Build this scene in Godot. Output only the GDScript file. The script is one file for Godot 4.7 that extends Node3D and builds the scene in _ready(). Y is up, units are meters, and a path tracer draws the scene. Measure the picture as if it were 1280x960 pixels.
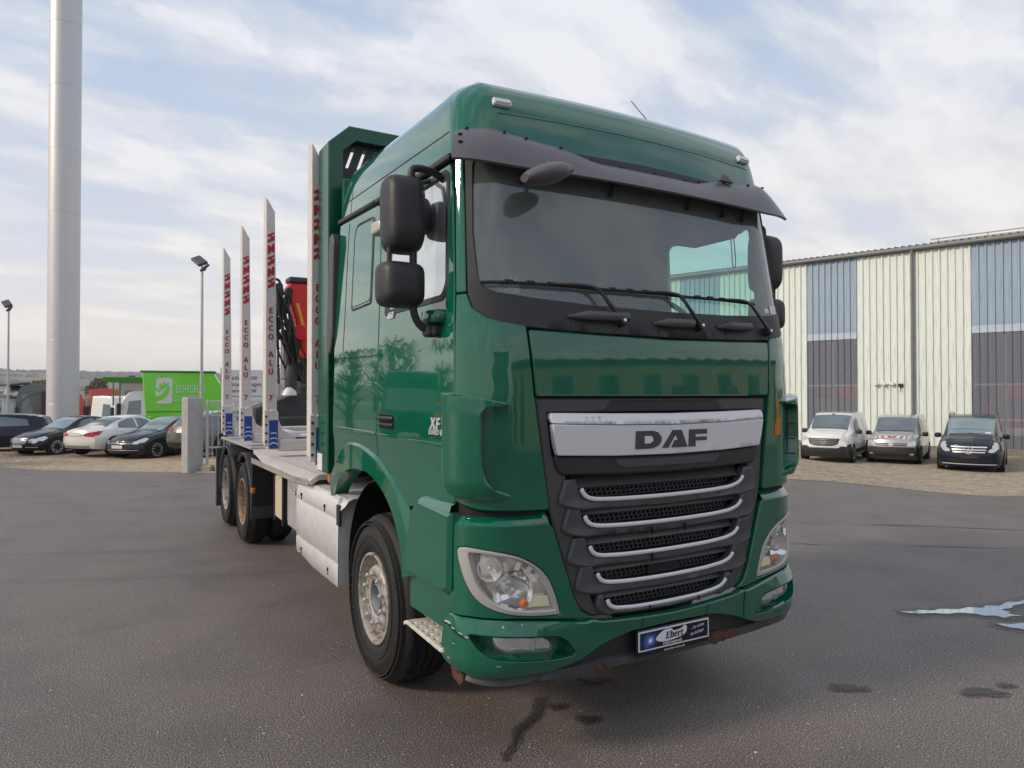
extends Node3D
# A green three-axle timber truck parked on a dealer's yard. Truck: nose towards +z, its right side at -x, front axle near z = -0.2. Units: metres.

const CAM := Vector3(-2.841, 1.9, 4.336)
const YAW := 30.243
const PITCH := 0.762

var M := {}
var rng := RandomNumberGenerator.new()

# ------------------------------------------------------------------ mesh helper
class Geo:
	var st := SurfaceTool.new()
	var g := 0
	var tris := 0
	func _init() -> void:
		st.begin(Mesh.PRIMITIVE_TRIANGLES)
	func grp() -> int:
		g += 1
		return g
	func tri(a: Vector3, b: Vector3, c: Vector3, s: int = -1) -> void:  # counter-clockwise seen from outside
		st.set_smooth_group(s)
		st.add_vertex(a)
		st.add_vertex(c)
		st.add_vertex(b)
		tris += 1
	func quad(a: Vector3, b: Vector3, c: Vector3, d: Vector3, s: int = -1) -> void:
		tri(a, b, c, s)
		tri(a, c, d, s)
	func grid(rows: Array, closed: bool = false, s: int = 0) -> void:
		if s == 0:
			s = grp()
		for i in rows.size() - 1:
			var p: PackedVector3Array = rows[i]
			var q: PackedVector3Array = rows[i + 1]
			var n := p.size()
			for j in (n if closed else n - 1):
				var k := (j + 1) % n
				quad(p[j], p[k], q[k], q[j], s)
	func cap(p: PackedVector3Array, flip: bool = false, s: int = -1) -> void:
		var c := Vector3.ZERO
		for v in p:
			c += v
		c /= p.size()
		for i in p.size():
			var k := (i + 1) % p.size()
			if flip:
				tri(c, p[k], p[i], s)
			else:
				tri(c, p[i], p[k], s)
	func box(c: Vector3, size: Vector3, ch: float = 0.008, b: Basis = Basis.IDENTITY) -> void:
		var h := size * 0.5
		ch = minf(ch, minf(h.x, minf(h.y, h.z)) * 0.45)
		var P := func(sx: float, sy: float, sz: float, ax: int) -> Vector3:
			var v := Vector3(sx * (h.x if ax == 0 else h.x - ch), sy * (h.y if ax == 1 else h.y - ch), sz * (h.z if ax == 2 else h.z - ch))
			return c + b * v
		for ax in 3:
			for s in [-1.0, 1.0]:
				var q := []
				for e in [[-1.0, -1.0], [1.0, -1.0], [1.0, 1.0], [-1.0, 1.0]]:
					var t := [0.0, 0.0, 0.0]
					t[ax] = s
					t[(ax + 1) % 3] = e[0]
					t[(ax + 2) % 3] = e[1]
					q.append(P.call(t[0], t[1], t[2], ax))
				if s > 0:
					quad(q[0], q[1], q[2], q[3])
				else:
					quad(q[3], q[2], q[1], q[0])
		for ax in 3:  # the edges along each axis
			var a1 := (ax + 1) % 3
			var a2 := (ax + 2) % 3
			for s1 in [-1.0, 1.0]:
				for s2 in [-1.0, 1.0]:
					var t := [0.0, 0.0, 0.0]
					t[a1] = s1
					t[a2] = s2
					var lo := t.duplicate()
					var hi := t.duplicate()
					lo[ax] = -1.0
					hi[ax] = 1.0
					var A: Vector3 = P.call(lo[0], lo[1], lo[2], a1)
					var B: Vector3 = P.call(hi[0], hi[1], hi[2], a1)
					var C: Vector3 = P.call(hi[0], hi[1], hi[2], a2)
					var D: Vector3 = P.call(lo[0], lo[1], lo[2], a2)
					if s1 * s2 > 0:
						quad(A, D, C, B)
					else:
						quad(A, B, C, D)
		for sx in [-1.0, 1.0]:
			for sy in [-1.0, 1.0]:
				for sz in [-1.0, 1.0]:
					var A: Vector3 = P.call(sx, sy, sz, 0)
					var B: Vector3 = P.call(sx, sy, sz, 1)
					var C: Vector3 = P.call(sx, sy, sz, 2)
					if sx * sy * sz > 0:
						tri(A, B, C)
					else:
						tri(A, C, B)
	func bar(a: Vector3, b: Vector3, w: float, t: float, ch: float = 0.004, up: Vector3 = Vector3.UP) -> void:
		var d := (b - a).normalized()
		if absf(d.dot(up)) > 0.98:
			up = Vector3.RIGHT
		var x := up.cross(d).normalized()
		var y := d.cross(x)
		box((a + b) * 0.5, Vector3(w, t, a.distance_to(b)), ch, Basis(x, y, d))
	func tube(path: PackedVector3Array, r: Variant, sides: int = 8, caps: bool = true, flat: float = 1.0) -> void:
		var rows := []
		var up := Vector3.UP
		var n := path.size()
		var d0 := (path[1] - path[0]).normalized()
		if absf(d0.dot(up)) > 0.9:
			up = Vector3.RIGHT
		var x := up.cross(d0).normalized()
		for i in n:
			var d := (path[mini(i + 1, n - 1)] - path[maxi(i - 1, 0)]).normalized()
			x = (x - d * x.dot(d)).normalized()
			var y := d.cross(x)
			var rr: float = r if r is float else r[i]
			var row := PackedVector3Array()
			for k in sides:
				var a := TAU * k / sides
				row.append(path[i] + x * cos(a) * rr * flat + y * sin(a) * rr)
			rows.append(row)
		grid(rows, true)
		if caps:
			cap(rows[0], true)
			cap(rows[n - 1])
	func lathe(prof: PackedVector2Array, xf: Transform3D, segs: int = 32, smooth: float = 35.0, a0: float = 0.0, a1: float = TAU) -> void:  # x = radius, y = along the local y axis
		var s := grp()
		var full := absf(a1 - a0 - TAU) < 0.001
		for i in prof.size() - 1:
			if i > 0:
				var u := (prof[i] - prof[i - 1]).normalized()
				var w := (prof[i + 1] - prof[i]).normalized()
				if u.dot(w) < cos(deg_to_rad(smooth)):
					s = grp()
			var rows := [PackedVector3Array(), PackedVector3Array()]
			for k in segs + (0 if full else 1):
				var a := a0 + (a1 - a0) * k / segs
				for e in 2:
					var p := prof[i + e]
					rows[e].append(xf * Vector3(p.x * cos(a), p.y, -p.x * sin(a)))
			grid(rows, full, s)
	func extrude(poly: PackedVector2Array, xf: Transform3D, depth: float, bev: float = 0.0, round_side: bool = false) -> void:  # the front face lies in local z = 0, the body behind it
		if Geometry2D.is_polygon_clockwise(poly):
			poly = poly.duplicate()
			poly.reverse()
		var inner := Geo.inset(poly, bev) if bev > 0 else poly
		var idx := Geometry2D.triangulate_polygon(inner)
		if idx.is_empty() and bev > 0:   # the rounding ate a corner: keep the plain outline
			bev = 0.0
			inner = poly
			idx = Geometry2D.triangulate_polygon(inner)
		for e in 2:
			var z := 0.0 if e == 0 else -depth
			for i in range(0, idx.size(), 3):
				var a := xf * Vector3(inner[idx[i]].x, inner[idx[i]].y, z)
				var b := xf * Vector3(inner[idx[i + 1]].x, inner[idx[i + 1]].y, z)
				var c := xf * Vector3(inner[idx[i + 2]].x, inner[idx[i + 2]].y, z)
				var cw := (inner[idx[i + 1]] - inner[idx[i]]).cross(inner[idx[i + 2]] - inner[idx[i]]) < 0
				if cw != (e == 1):
					tri(a, c, b)
				else:
					tri(a, b, c)
		var s := grp() if round_side else -1
		for i in poly.size():
			var k := (i + 1) % poly.size()
			var f := [xf * Vector3(inner[i].x, inner[i].y, 0), xf * Vector3(inner[k].x, inner[k].y, 0), xf * Vector3(poly[k].x, poly[k].y, -bev), xf * Vector3(poly[i].x, poly[i].y, -bev), xf * Vector3(poly[k].x, poly[k].y, -depth + bev), xf * Vector3(poly[i].x, poly[i].y, -depth + bev), xf * Vector3(inner[k].x, inner[k].y, -depth), xf * Vector3(inner[i].x, inner[i].y, -depth)]
			if bev > 0:
				quad(f[3], f[2], f[1], f[0])
				quad(f[7], f[6], f[4], f[5])
			quad(f[5], f[4], f[2], f[3], s)
	static func inset(poly: PackedVector2Array, b: float) -> PackedVector2Array:  # counter-clockwise in
		var out := PackedVector2Array()
		var n := poly.size()
		for i in n:
			var e0 := (poly[i] - poly[(i + n - 1) % n]).normalized()
			var e1 := (poly[(i + 1) % n] - poly[i]).normalized()
			var n0 := Vector2(-e0.y, e0.x)
			var n1 := Vector2(-e1.y, e1.x)
			var m := (n0 + n1).normalized()
			out.append(poly[i] + m * b / maxf(0.45, m.dot(n0)))
		return out
	static func dense(poly: PackedVector2Array, step: float) -> PackedVector2Array:
		var out := PackedVector2Array()
		for i in poly.size():
			var a := poly[i]
			var b := poly[(i + 1) % poly.size()]
			var n := maxi(1, int(ceil(a.distance_to(b) / step)))
			for k in n:
				out.append(a.lerp(b, float(k) / n))
		return out
	static func nrm(f: Callable, p: Vector2) -> Vector3:
		var e := 0.004
		var du: Vector3 = f.call(p + Vector2(e, 0)) - f.call(p - Vector2(e, 0))
		var dv: Vector3 = f.call(p + Vector2(0, e)) - f.call(p - Vector2(0, e))
		return du.cross(dv).normalized()
	# a panel cut out of the surface f: outline and holes in surface coordinates, raised by off (number or function), with a rounded edge and a rim of the given thickness
	func patch(f: Callable, poly: PackedVector2Array, holes: Array = [], step: float = 0.05, off: Variant = 0.0, thick: float = 0.02, bev: float = 0.006) -> void:
		var loops := []
		for k in holes.size() + 1:
			var l: PackedVector2Array = (poly if k == 0 else holes[k - 1]).duplicate()
			if Geometry2D.is_polygon_clockwise(l) != (k > 0):
				l.reverse()
			loops.append(Geo.dense(l, step * 0.8))
		var inner := []
		for l in loops:
			inner.append(Geo.inset(l, bev) if bev > 0 else l)
		var pts := PackedVector2Array()
		for l in inner:
			pts.append_array(l)
		var lo := poly[0]
		var hi := poly[0]
		for p in poly:
			lo = lo.min(p)
			hi = hi.max(p)
		var nb := pts.size()
		var nx := int((hi.x - lo.x) / step)
		var ny := int((hi.y - lo.y) / step)
		for j in range(0, ny + 1):
			for i in range(0, nx + 1):
				var p := lo + Vector2((i + 0.5 + 0.013 * (j % 3)) * step, (j + 0.5 + 0.011 * (i % 3)) * step)
				if not Geometry2D.is_point_in_polygon(p, inner[0]):
					continue
				var ok := true
				for h in range(1, inner.size()):
					if Geometry2D.is_point_in_polygon(p, inner[h]):
						ok = false
						break
				if ok:
					for k in nb:
						if pts[k].distance_squared_to(p) < step * step * 0.25:
							ok = false
							break
				if ok:
					pts.append(p)
		var P := PackedVector3Array()
		for p in pts:
			P.append(_at(f, p, off, 0.0))
		var del := Geometry2D.triangulate_delaunay(pts)
		var s := grp()
		for i in range(0, del.size(), 3):
			var a := del[i]
			var b := del[i + 1]
			var c := del[i + 2]
			var m := (pts[a] + pts[b] + pts[c]) / 3.0
			if not Geometry2D.is_point_in_polygon(m, inner[0]):
				continue
			var ok := true
			for h in range(1, inner.size()):
				if Geometry2D.is_point_in_polygon(m, inner[h]):
					ok = false
					break
			if not ok:
				continue
			if (pts[b] - pts[a]).cross(pts[c] - pts[a]) > 0:
				tri(P[a], P[b], P[c], s)
			else:
				tri(P[a], P[c], P[b], s)
		var at := 0
		for h in loops.size():
			var l: PackedVector2Array = loops[h]
			var r0 := PackedVector3Array()
			var r1 := PackedVector3Array()
			var r2 := PackedVector3Array()
			for i in l.size():
				r0.append(P[at + i])
				r1.append(_at(f, l[i], off, -bev))
				r2.append(_at(f, l[i], off, -maxf(thick, bev)))
			at += l.size()
			if bev > 0:
				grid([r1, r0], true)
			if thick > bev:
				grid([r2, r1], true)
	func _at(f: Callable, p: Vector2, off: Variant, d: float) -> Vector3:
		var o: float = off if off is float else off.call(p)
		o += d
		var q: Vector3 = f.call(p)
		return q if o == 0.0 else q + Geo.nrm(f, p) * o
	func text(t: String, size: float, xf: Transform3D, depth: float = 0.004, wide: float = 1.0, font: String = "Droid Sans", bold: bool = true, italic: bool = false) -> void:  # centred on the origin of xf, height of capitals = size
		var tm := TextMesh.new()
		var sf := SystemFont.new()
		sf.font_names = PackedStringArray([font])
		sf.font_weight = 700 if bold else 400
		tm.font = sf
		tm.text = t
		tm.font_size = 64
		tm.pixel_size = size / 46.0
		tm.curve_step = 4.0
		tm.depth = depth
		var k := Transform3D(Basis(Vector3(wide, 0, 0), Vector3(0.22 if italic else 0.0, 1, 0), Vector3(0, 0, 1)), Vector3.ZERO)
		for sfc in tm.get_surface_count():
			var arr := tm.surface_get_arrays(sfc)
			var v: PackedVector3Array = arr[Mesh.ARRAY_VERTEX]
			var ix = arr[Mesh.ARRAY_INDEX]
			var n: int = ix.size() if ix != null and ix.size() > 0 else v.size()
			for i in range(0, n, 3):
				var a := xf * (k * v[ix[i] if ix != null and ix.size() > 0 else i])
				var b := xf * (k * v[ix[i + 1] if ix != null and ix.size() > 0 else i + 1])
				var c := xf * (k * v[ix[i + 2] if ix != null and ix.size() > 0 else i + 2])
				tri(a, c, b)
	func mesh(mat: Material) -> ArrayMesh:
		st.generate_normals()
		st.index()
		var m := st.commit()
		if m.get_surface_count():
			m.surface_set_material(0, mat)
		return m

func V2(a: Array) -> PackedVector2Array:  # a flat list x, y, x, y ...
	var o := PackedVector2Array()
	for i in range(0, a.size(), 2):
		o.append(Vector2(a[i], a[i + 1]))
	return o

func V3(a: Array) -> PackedVector3Array:
	var o := PackedVector3Array()
	for i in range(0, a.size(), 3):
		o.append(Vector3(a[i], a[i + 1], a[i + 2]))
	return o

func mirror(p: PackedVector2Array) -> PackedVector2Array:
	var o := PackedVector2Array()
	for v in p:
		o.append(Vector2(-v.x, v.y))
	o.reverse()
	return o

func both(p: PackedVector2Array) -> PackedVector2Array:  # half an outline (x <= 0 or x >= 0, from axis to axis) and its mirror image
	var o := p.duplicate()
	var m := mirror(p)
	for v in m:
		if o[o.size() - 1].distance_to(v) > 0.0005 and o[0].distance_to(v) > 0.0005:
			o.append(v)
	return o

func soft(p: PackedVector2Array, r: float, n: int = 4) -> PackedVector2Array:  # rounds the corners of an outline
	var o := PackedVector2Array()
	var c := p.size()
	for i in c:
		var a := p[(i + c - 1) % c]
		var b := p[i]
		var d := p[(i + 1) % c]
		var u := (a - b)
		var w := (d - b)
		var l := minf(r, minf(u.length(), w.length()) * 0.45)
		var s := b + u.normalized() * l
		var e := b + w.normalized() * l
		for k in n + 1:
			var t := float(k) / n
			o.append(s.lerp(b, t).lerp(b.lerp(e, t), t))
	return o

func smooth_curve(p: PackedVector3Array, n: int = 6) -> PackedVector3Array:
	var o := PackedVector3Array()
	for i in p.size() - 1:
		var a := p[maxi(i - 1, 0)]
		var d := p[mini(i + 2, p.size() - 1)]
		for k in n:
			o.append(p[i].cubic_interpolate(p[i + 1], a, d, float(k) / n))
	o.append(p[p.size() - 1])
	return o

func loop2(p: PackedVector2Array, n: int = 4) -> PackedVector2Array:  # a smooth closed curve through points
	var o := PackedVector2Array()
	var c := p.size()
	for i in c:
		for k in n:
			o.append(p[i].cubic_interpolate(p[(i + 1) % c], p[(i + c - 1) % c], p[(i + 2) % c], float(k) / n))
	return o

func circle2(c: Vector2, r: Vector2, n: int = 24) -> PackedVector2Array:
	var o := PackedVector2Array()
	for i in n:
		o.append(c + Vector2(cos(TAU * i / n) * r.x, sin(TAU * i / n) * r.y))
	return o

func table(t: Array, x: float) -> float:  # smooth curve through [x, value] pairs
	var n := t.size()
	if x <= t[0][0]:
		return t[0][1]
	if x >= t[n - 1][0]:
		return t[n - 1][1]
	var i := 0
	while t[i + 1][0] < x:
		i += 1
	var x0: float = t[i][0]
	var x1: float = t[i + 1][0]
	var y0: float = t[i][1]
	var y1: float = t[i + 1][1]
	var h := x1 - x0
	var s := (y1 - y0) / h
	var m0 := s
	var m1 := s
	if i > 0:
		var sp: float = (y0 - t[i - 1][1]) / (x0 - t[i - 1][0])
		m0 = 0.0 if sp * s <= 0 else 2.0 * sp * s / (sp + s)
	if i < n - 2:
		var sn: float = (t[i + 2][1] - y1) / (t[i + 2][0] - x1)
		m1 = 0.0 if sn * s <= 0 else 2.0 * sn * s / (sn + s)
	var u := (x - x0) / h
	return y0 * (1 + 2 * u) * (1 - u) * (1 - u) + m0 * h * u * (1 - u) * (1 - u) + y1 * u * u * (3 - 2 * u) + m1 * h * u * u * (u - 1)

# ------------------------------------------------------------------ scene tree helpers
var taken := {}
func numbered(called: String) -> String:
	var n: int = taken.get(called, 0)
	taken[called] = n + 1
	return called if n == 0 else "%s_%03d" % [called, n]

func tag(o: Node3D, label: String, category: String, group: String = "", kind: String = "") -> Node3D:
	if label:
		o.set_meta("label", label)
	if category:
		o.set_meta("category", category)
	if group:
		o.set_meta("group", group)
	if kind:
		o.set_meta("kind", kind)
	return o

func thing(called: String, label: String, category: String, at: Vector3 = Vector3.ZERO, turn: float = 0.0, group: String = "") -> Node3D:
	var o := Node3D.new()
	o.name = numbered(called)
	add_child(o)
	o.position = at
	o.rotation.y = turn
	tag(o, label, category, group)
	return o

func put(called: String, g: Geo, mat: Material, parent: Node3D = null, label: String = "") -> MeshInstance3D:
	return put_mesh(called, g.mesh(mat), parent, label)

func put_mesh(called: String, m: Mesh, parent: Node3D = null, label: String = "") -> MeshInstance3D:
	var o := MeshInstance3D.new()
	o.mesh = m
	o.name = called if parent else numbered(called)
	(parent if parent else self).add_child(o, true)
	if label:
		o.set_meta("label", label)
	return o

func struct(called: String, g: Geo, mat: Material) -> MeshInstance3D:
	var o := put(called, g, mat)
	o.set_meta("kind", "structure")
	return o

# ------------------------------------------------------------------ places relative to the photographer: r metres to the right, d metres ahead
func side_dir() -> Vector3:
	return Vector3(cos(deg_to_rad(YAW)), 0, sin(deg_to_rad(YAW)))
func ahead_dir() -> Vector3:
	return Vector3(sin(deg_to_rad(YAW)), 0, -cos(deg_to_rad(YAW)))
func spot(r: float, d: float, y: float = NAN) -> Vector3:
	var p := CAM + side_dir() * r + ahead_dir() * d
	p.y = height(p.x, p.z) if is_nan(y) else y
	return p
func height(x: float, z: float) -> float:  # the yard falls gently away to the right and, far off, behind the parked cars
	var q := Vector3(x, 0, z) - CAM
	var r := q.x * side_dir().x + q.z * side_dir().z
	var d := q.x * ahead_dir().x + q.z * ahead_dir().z
	var y := -0.02
	y -= 0.73 * smoothstep(5.0, 13.0, r) * smoothstep(3.0, 20.0, d)
	y -= 0.40 * smoothstep(-3.0, -14.0, r) * smoothstep(8.0, 26.0, d)
	y -= 0.95 * smoothstep(30.0, 46.0, d) * smoothstep(4.0, -6.0, r)
	return y
func heading(r: float, d: float) -> float:  # the turn that points local +z along (r, d)
	var v := side_dir() * r + ahead_dir() * d
	return atan2(v.x, v.z)

# ------------------------------------------------------------------ materials
func lin(r: float, g: float, b: float, a: float = 1.0) -> Color:
	var c := Color(r, g, b).linear_to_srgb()
	c.a = a
	return c

func mat(c: Color, rough: float = 0.6, metal: float = 0.0) -> StandardMaterial3D:
	var m := StandardMaterial3D.new()
	m.albedo_color = c
	m.roughness = rough
	m.metallic = metal
	m.cull_mode = BaseMaterial3D.CULL_DISABLED
	return m

func ntex(sd: int, freq: float, oct: int, ramp: Array, size: int = 512, normal: float = 0.0, kind: int = FastNoiseLite.TYPE_SIMPLEX_SMOOTH) -> NoiseTexture2D:
	var n := FastNoiseLite.new()
	n.noise_type = kind
	n.seed = sd
	n.frequency = freq
	n.fractal_octaves = oct
	var t := NoiseTexture2D.new()
	t.width = size
	t.height = size
	t.seamless = true
	t.noise = n
	if normal > 0:
		t.as_normal_map = true
		t.bump_strength = normal
	else:
		var g := Gradient.new()
		g.offsets = PackedFloat32Array(ramp.map(func(r): return r[0]))
		g.colors = PackedColorArray(ramp.map(func(r): return r[1]))
		t.color_ramp = g
	return t

func grey(v: float) -> Color:
	return Color(v, v, v)

func triplanar(m: StandardMaterial3D, size: float, world: bool = false) -> void:
	m.uv1_triplanar = true
	m.uv1_world_triplanar = world
	m.uv1_scale = Vector3.ONE / size

func dirty(m: StandardMaterial3D, tex: Texture2D, size: float) -> StandardMaterial3D:  # multiplies a wear map over the base colour
	m.detail_enabled = true
	m.detail_blend_mode = BaseMaterial3D.BLEND_MODE_MUL
	m.detail_albedo = tex
	m.detail_uv_layer = BaseMaterial3D.DETAIL_UV_2
	m.uv2_triplanar = true
	m.uv2_scale = Vector3.ONE / size
	return m

func car_paint(c: Color, metal: float = 0.0) -> StandardMaterial3D:
	var m := mat(c, 0.35, metal)
	m.clearcoat_enabled = true
	m.clearcoat = 1.0 if c.get_luminance() > 0.25 else 0.55
	m.metallic_specular = 0.5 if c.get_luminance() > 0.25 else 0.3
	m.clearcoat_roughness = 0.04
	return m

func make_materials() -> void:
	var soil := ntex(5, 0.012, 5, [[0.0, grey(0.74)], [0.22, grey(0.9)], [0.45, grey(0.97)], [1.0, grey(1.0)]])
	var soil_soft := ntex(6, 0.01, 4, [[0.0, grey(0.92)], [0.5, grey(0.98)], [1.0, grey(1.0)]])
	var grain := ntex(7, 0.25, 2, [], 256, 3.0)
	var rough_noise := ntex(8, 0.02, 4, [[0.0, grey(0.35)], [1.0, grey(0.8)]])
	# truck
	M.green = dirty(car_paint(lin(0.0004, 0.115, 0.064)), soil_soft, 1.7)
	M.green.clearcoat = 1.0
	M.green.clearcoat_roughness = 0.02
	M.green.roughness = 0.06
	M.green.metallic_specular = 0.45
	M.green_matt = dirty(mat(lin(0.001, 0.088, 0.05), 0.22), soil, 1.1)
	M.black = mat(lin(0.022, 0.022, 0.026), 0.5)
	M.black.normal_enabled = true
	M.black.normal_texture = grain
	M.black.normal_scale = 0.25
	triplanar(M.black, 0.12)
	M.dark = mat(lin(0.008, 0.008, 0.009), 0.8)
	M.grille = mat(lin(0.064, 0.064, 0.068), 0.42)
	M.mesh_black = mat(lin(0.03, 0.03, 0.033), 0.4)
	M.lip = mat(lin(0.82, 0.83, 0.85), 0.35, 0.1)
	M.bowl = mat(lin(0.92, 0.90, 0.85), 0.28, 0.35)
	M.rubber_pale = mat(lin(0.03, 0.03, 0.031), 0.8)
	M.gloss_black = mat(lin(0.01, 0.01, 0.012), 0.12)
	M.visor = dirty(mat(lin(0.115, 0.108, 0.125), 0.33), soil_soft, 0.6)
	M.chrome = mat(lin(0.78, 0.79, 0.82), 0.25, 0.45)
	M.silver = mat(lin(0.74, 0.74, 0.76), 0.38, 0.15)
	M.nut = mat(lin(0.62, 0.62, 0.63), 0.25, 0.6)
	M.badge = mat(lin(0.075, 0.078, 0.085), 0.35, 0.3)
	M.bezel = mat(lin(0.46, 0.45, 0.43), 0.4, 0.3)
	M.alu = dirty(mat(lin(0.74, 0.74, 0.75), 0.4, 0.35), soil_soft, 0.9)
	M.stake = dirty(mat(lin(0.70, 0.66, 0.635), 0.5, 0.1), soil_soft, 0.5)
	M.tread = dirty(mat(lin(0.6, 0.56, 0.53), 0.55, 0.2), soil, 0.5)
	M.white_step = dirty(mat(lin(0.66, 0.63, 0.55), 0.45), soil, 0.35)
	M.frame = dirty(mat(lin(0.05, 0.052, 0.056), 0.6), soil, 0.8)
	M.frame_grey = dirty(mat(lin(0.36, 0.36, 0.37), 0.55), soil, 0.8)
	M.cream = dirty(mat(lin(0.62, 0.52, 0.40), 0.5), soil, 0.5)
	M.rubber = dirty(mat(lin(0.014, 0.014, 0.015), 0.7), ntex(31, 0.03, 4, [[0.0, grey(0.6)], [0.5, grey(0.9)], [1.0, grey(1.0)]]), 0.5)
	M.rubber.normal_enabled = true
	M.rubber.normal_texture = grain
	M.rubber.normal_scale = 0.2
	triplanar(M.rubber, 0.2)
	var rust := ntex(9, 0.02, 5, [[0.0, Color(0.2, 0.13, 0.1)], [0.35, Color(0.4, 0.26, 0.19)], [0.55, Color(0.5, 0.36, 0.28)], [0.75, Color(0.42, 0.38, 0.36)], [1.0, Color(0.4, 0.39, 0.38)]])
	M.rust = mat(Color.WHITE, 0.85)
	M.rust.albedo_texture = rust
	M.rust.albedo_color = Color(0.72, 0.66, 0.62)
	triplanar(M.rust, 0.3)
	var rim := ntex(10, 0.014, 5, [[0.0, Color(0.3, 0.18, 0.1)], [0.28, Color(0.52, 0.42, 0.34)], [0.4, Color(0.72, 0.69, 0.65)], [1.0, Color(0.86, 0.85, 0.84)]])
	M.rim = mat(Color(0.9, 0.9, 0.9), 0.42, 0.25)
	M.rim.albedo_texture = rim
	triplanar(M.rim, 0.55)
	M.rim_rusty = mat(lin(0.62, 0.45, 0.3), 0.6, 0.1)
	M.rim_rusty.albedo_texture = rim
	triplanar(M.rim_rusty, 0.4)
	M.orange_rust = mat(lin(0.5, 0.17, 0.02), 0.8)
	M.scuff = mat(lin(0.35, 0.4, 0.36), 0.6)
	M.red = mat(lin(0.62, 0.012, 0.018), 0.35)
	M.red_print = mat(lin(0.45, 0.02, 0.03), 0.5)
	M.blue_print = mat(lin(0.015, 0.06, 0.30), 0.4)
	M.yellow = mat(lin(0.8, 0.35, 0.02), 0.4)
	M.amber = mat(lin(0.7, 0.16, 0.01), 0.15)
	M.white = mat(lin(0.75, 0.75, 0.75), 0.4)
	M.hose = mat(lin(0.012, 0.012, 0.013), 0.45)
	M.glass = mat(lin(0.38, 0.43, 0.43, 0.11), 0.02, 0.25)
	M.glass.metallic_specular = 0.7
	M.glass.transparency = BaseMaterial3D.TRANSPARENCY_ALPHA
	M.glass_dark = mat(lin(0.72, 0.76, 0.78, 0.8), 0.02, 0.75)
	M.glass_dark.metallic_specular = 0.7
	M.glass_dark.transparency = BaseMaterial3D.TRANSPARENCY_ALPHA
	M.lens = mat(lin(0.95, 0.93, 0.88, 0.10), 0.02)
	M.lens.transparency = BaseMaterial3D.TRANSPARENCY_ALPHA
	M.tinted = mat(lin(0.5, 0.95, 0.84), 0.0)
	M.tinted.refraction_enabled = true
	M.tinted.refraction_scale = 0.05
	M.tinted.albedo_color.a = 0.0
	M.mirror = mat(lin(0.9, 0.9, 0.9), 0.02, 1.0)
	M.reflector = mat(lin(0.85, 0.85, 0.86), 0.1, 1.0)
	M.paper = mat(lin(0.7, 0.7, 0.7), 0.7)
	M.seat = mat(lin(0.03, 0.03, 0.033), 0.85)
	M.curtain = mat(lin(0.12, 0.125, 0.13), 0.9)
	# yard
	var a := mat(Color.WHITE, 0.72)
	a.albedo_texture = ntex(11, 0.125, 4, [[0.0, Color(0.15, 0.14, 0.135)], [0.28, Color(0.31, 0.288, 0.28)], [0.48, Color(0.43, 0.402, 0.392)], [0.64, Color(0.495, 0.465, 0.45)], [0.75, Color(0.72, 0.68, 0.645)], [1.0, Color(1.0, 0.97, 0.93)]], 1024)
	a.normal_enabled = true
	a.normal_texture = ntex(11, 0.125, 4, [], 1024, 7.0)
	a.normal_scale = 0.7
	triplanar(a, 1.6, true)
	a.roughness_texture = ntex(12, 0.15, 3, [[0.0, grey(0.6)], [1.0, grey(1.0)]], 512)
	dirty(a, ntex(13, 0.006, 6, [[0.0, Color(0.85, 0.84, 0.845)], [0.35, Color(0.93, 0.92, 0.915)], [0.6, Color(0.985, 0.97, 0.96)], [1.0, Color(1.0, 0.98, 0.96)]], 1024), 9.0)
	a.uv2_world_triplanar = true
	M.asphalt = a
	# the same tarmac where it is damp, oily or worn
	for q in [["damp_1", 0.90, 0.7], ["damp_2", 0.80, 0.6], ["damp_3", 0.66, 0.5], ["oil_1", 0.80, 0.65], ["oil_2", 0.62, 0.55], ["oil_3", 0.44, 0.45], ["worn", 0.955, 0.72], ["mended", 0.86, 0.75]]:
		var w: StandardMaterial3D = a.duplicate()
		w.albedo_color = Color(q[1], q[1], q[1])
		w.roughness = q[2]
		M[q[0]] = w
	M.joint_sand = dirty(mat(lin(0.2, 0.16, 0.115), 0.9), soil, 3.0)
	M.paver = mat(Color.WHITE, 0.85)
	M.paver.vertex_color_use_as_albedo = true
	M.paver.albedo_texture = ntex(14, 0.03, 4, [[0.0, grey(0.7)], [0.5, grey(0.92)], [1.0, grey(1.0)]])
	triplanar(M.paver, 1.1, true)
	M.concrete = dirty(mat(lin(0.46, 0.445, 0.43), 0.85), soil_soft, 1.2)
	M.kerb = dirty(mat(lin(0.34, 0.29, 0.23), 0.85), soil, 0.7)
	M.water = mat(lin(0.60, 0.70, 0.80), 0.05, 0.42)
	M.damp = mat(lin(0.115, 0.11, 0.108), 0.6)
	M.oil = mat(lin(0.062, 0.058, 0.057), 0.6)
	M.patch = mat(lin(0.2, 0.195, 0.185), 0.8)
	M.galv = dirty(mat(lin(0.5, 0.51, 0.53), 0.42, 0.5), soil_soft, 2.0)
	M.pylon = mat(lin(0.60, 0.60, 0.61), 0.45, 0.4)
	M.lamp_grey = mat(lin(0.28, 0.29, 0.3), 0.5, 0.4)
	M.lamp_head = mat(lin(0.06, 0.062, 0.065), 0.5)
	# hall: rain streaks that run down the sheets
	var streak := ntex(15, 0.02, 5, [[0.0, Color(0.84, 0.82, 0.79)], [0.3, Color(0.95, 0.945, 0.93)], [0.6, Color(0.99, 0.99, 0.985)], [1.0, Color.WHITE]])
	M.sheet_cream = dirty(mat(lin(0.74, 0.80, 0.785), 0.5), streak, 3.0)
	M.sheet_cream.uv2_scale = Vector3(1.6, 0.07, 1.6)
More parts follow.
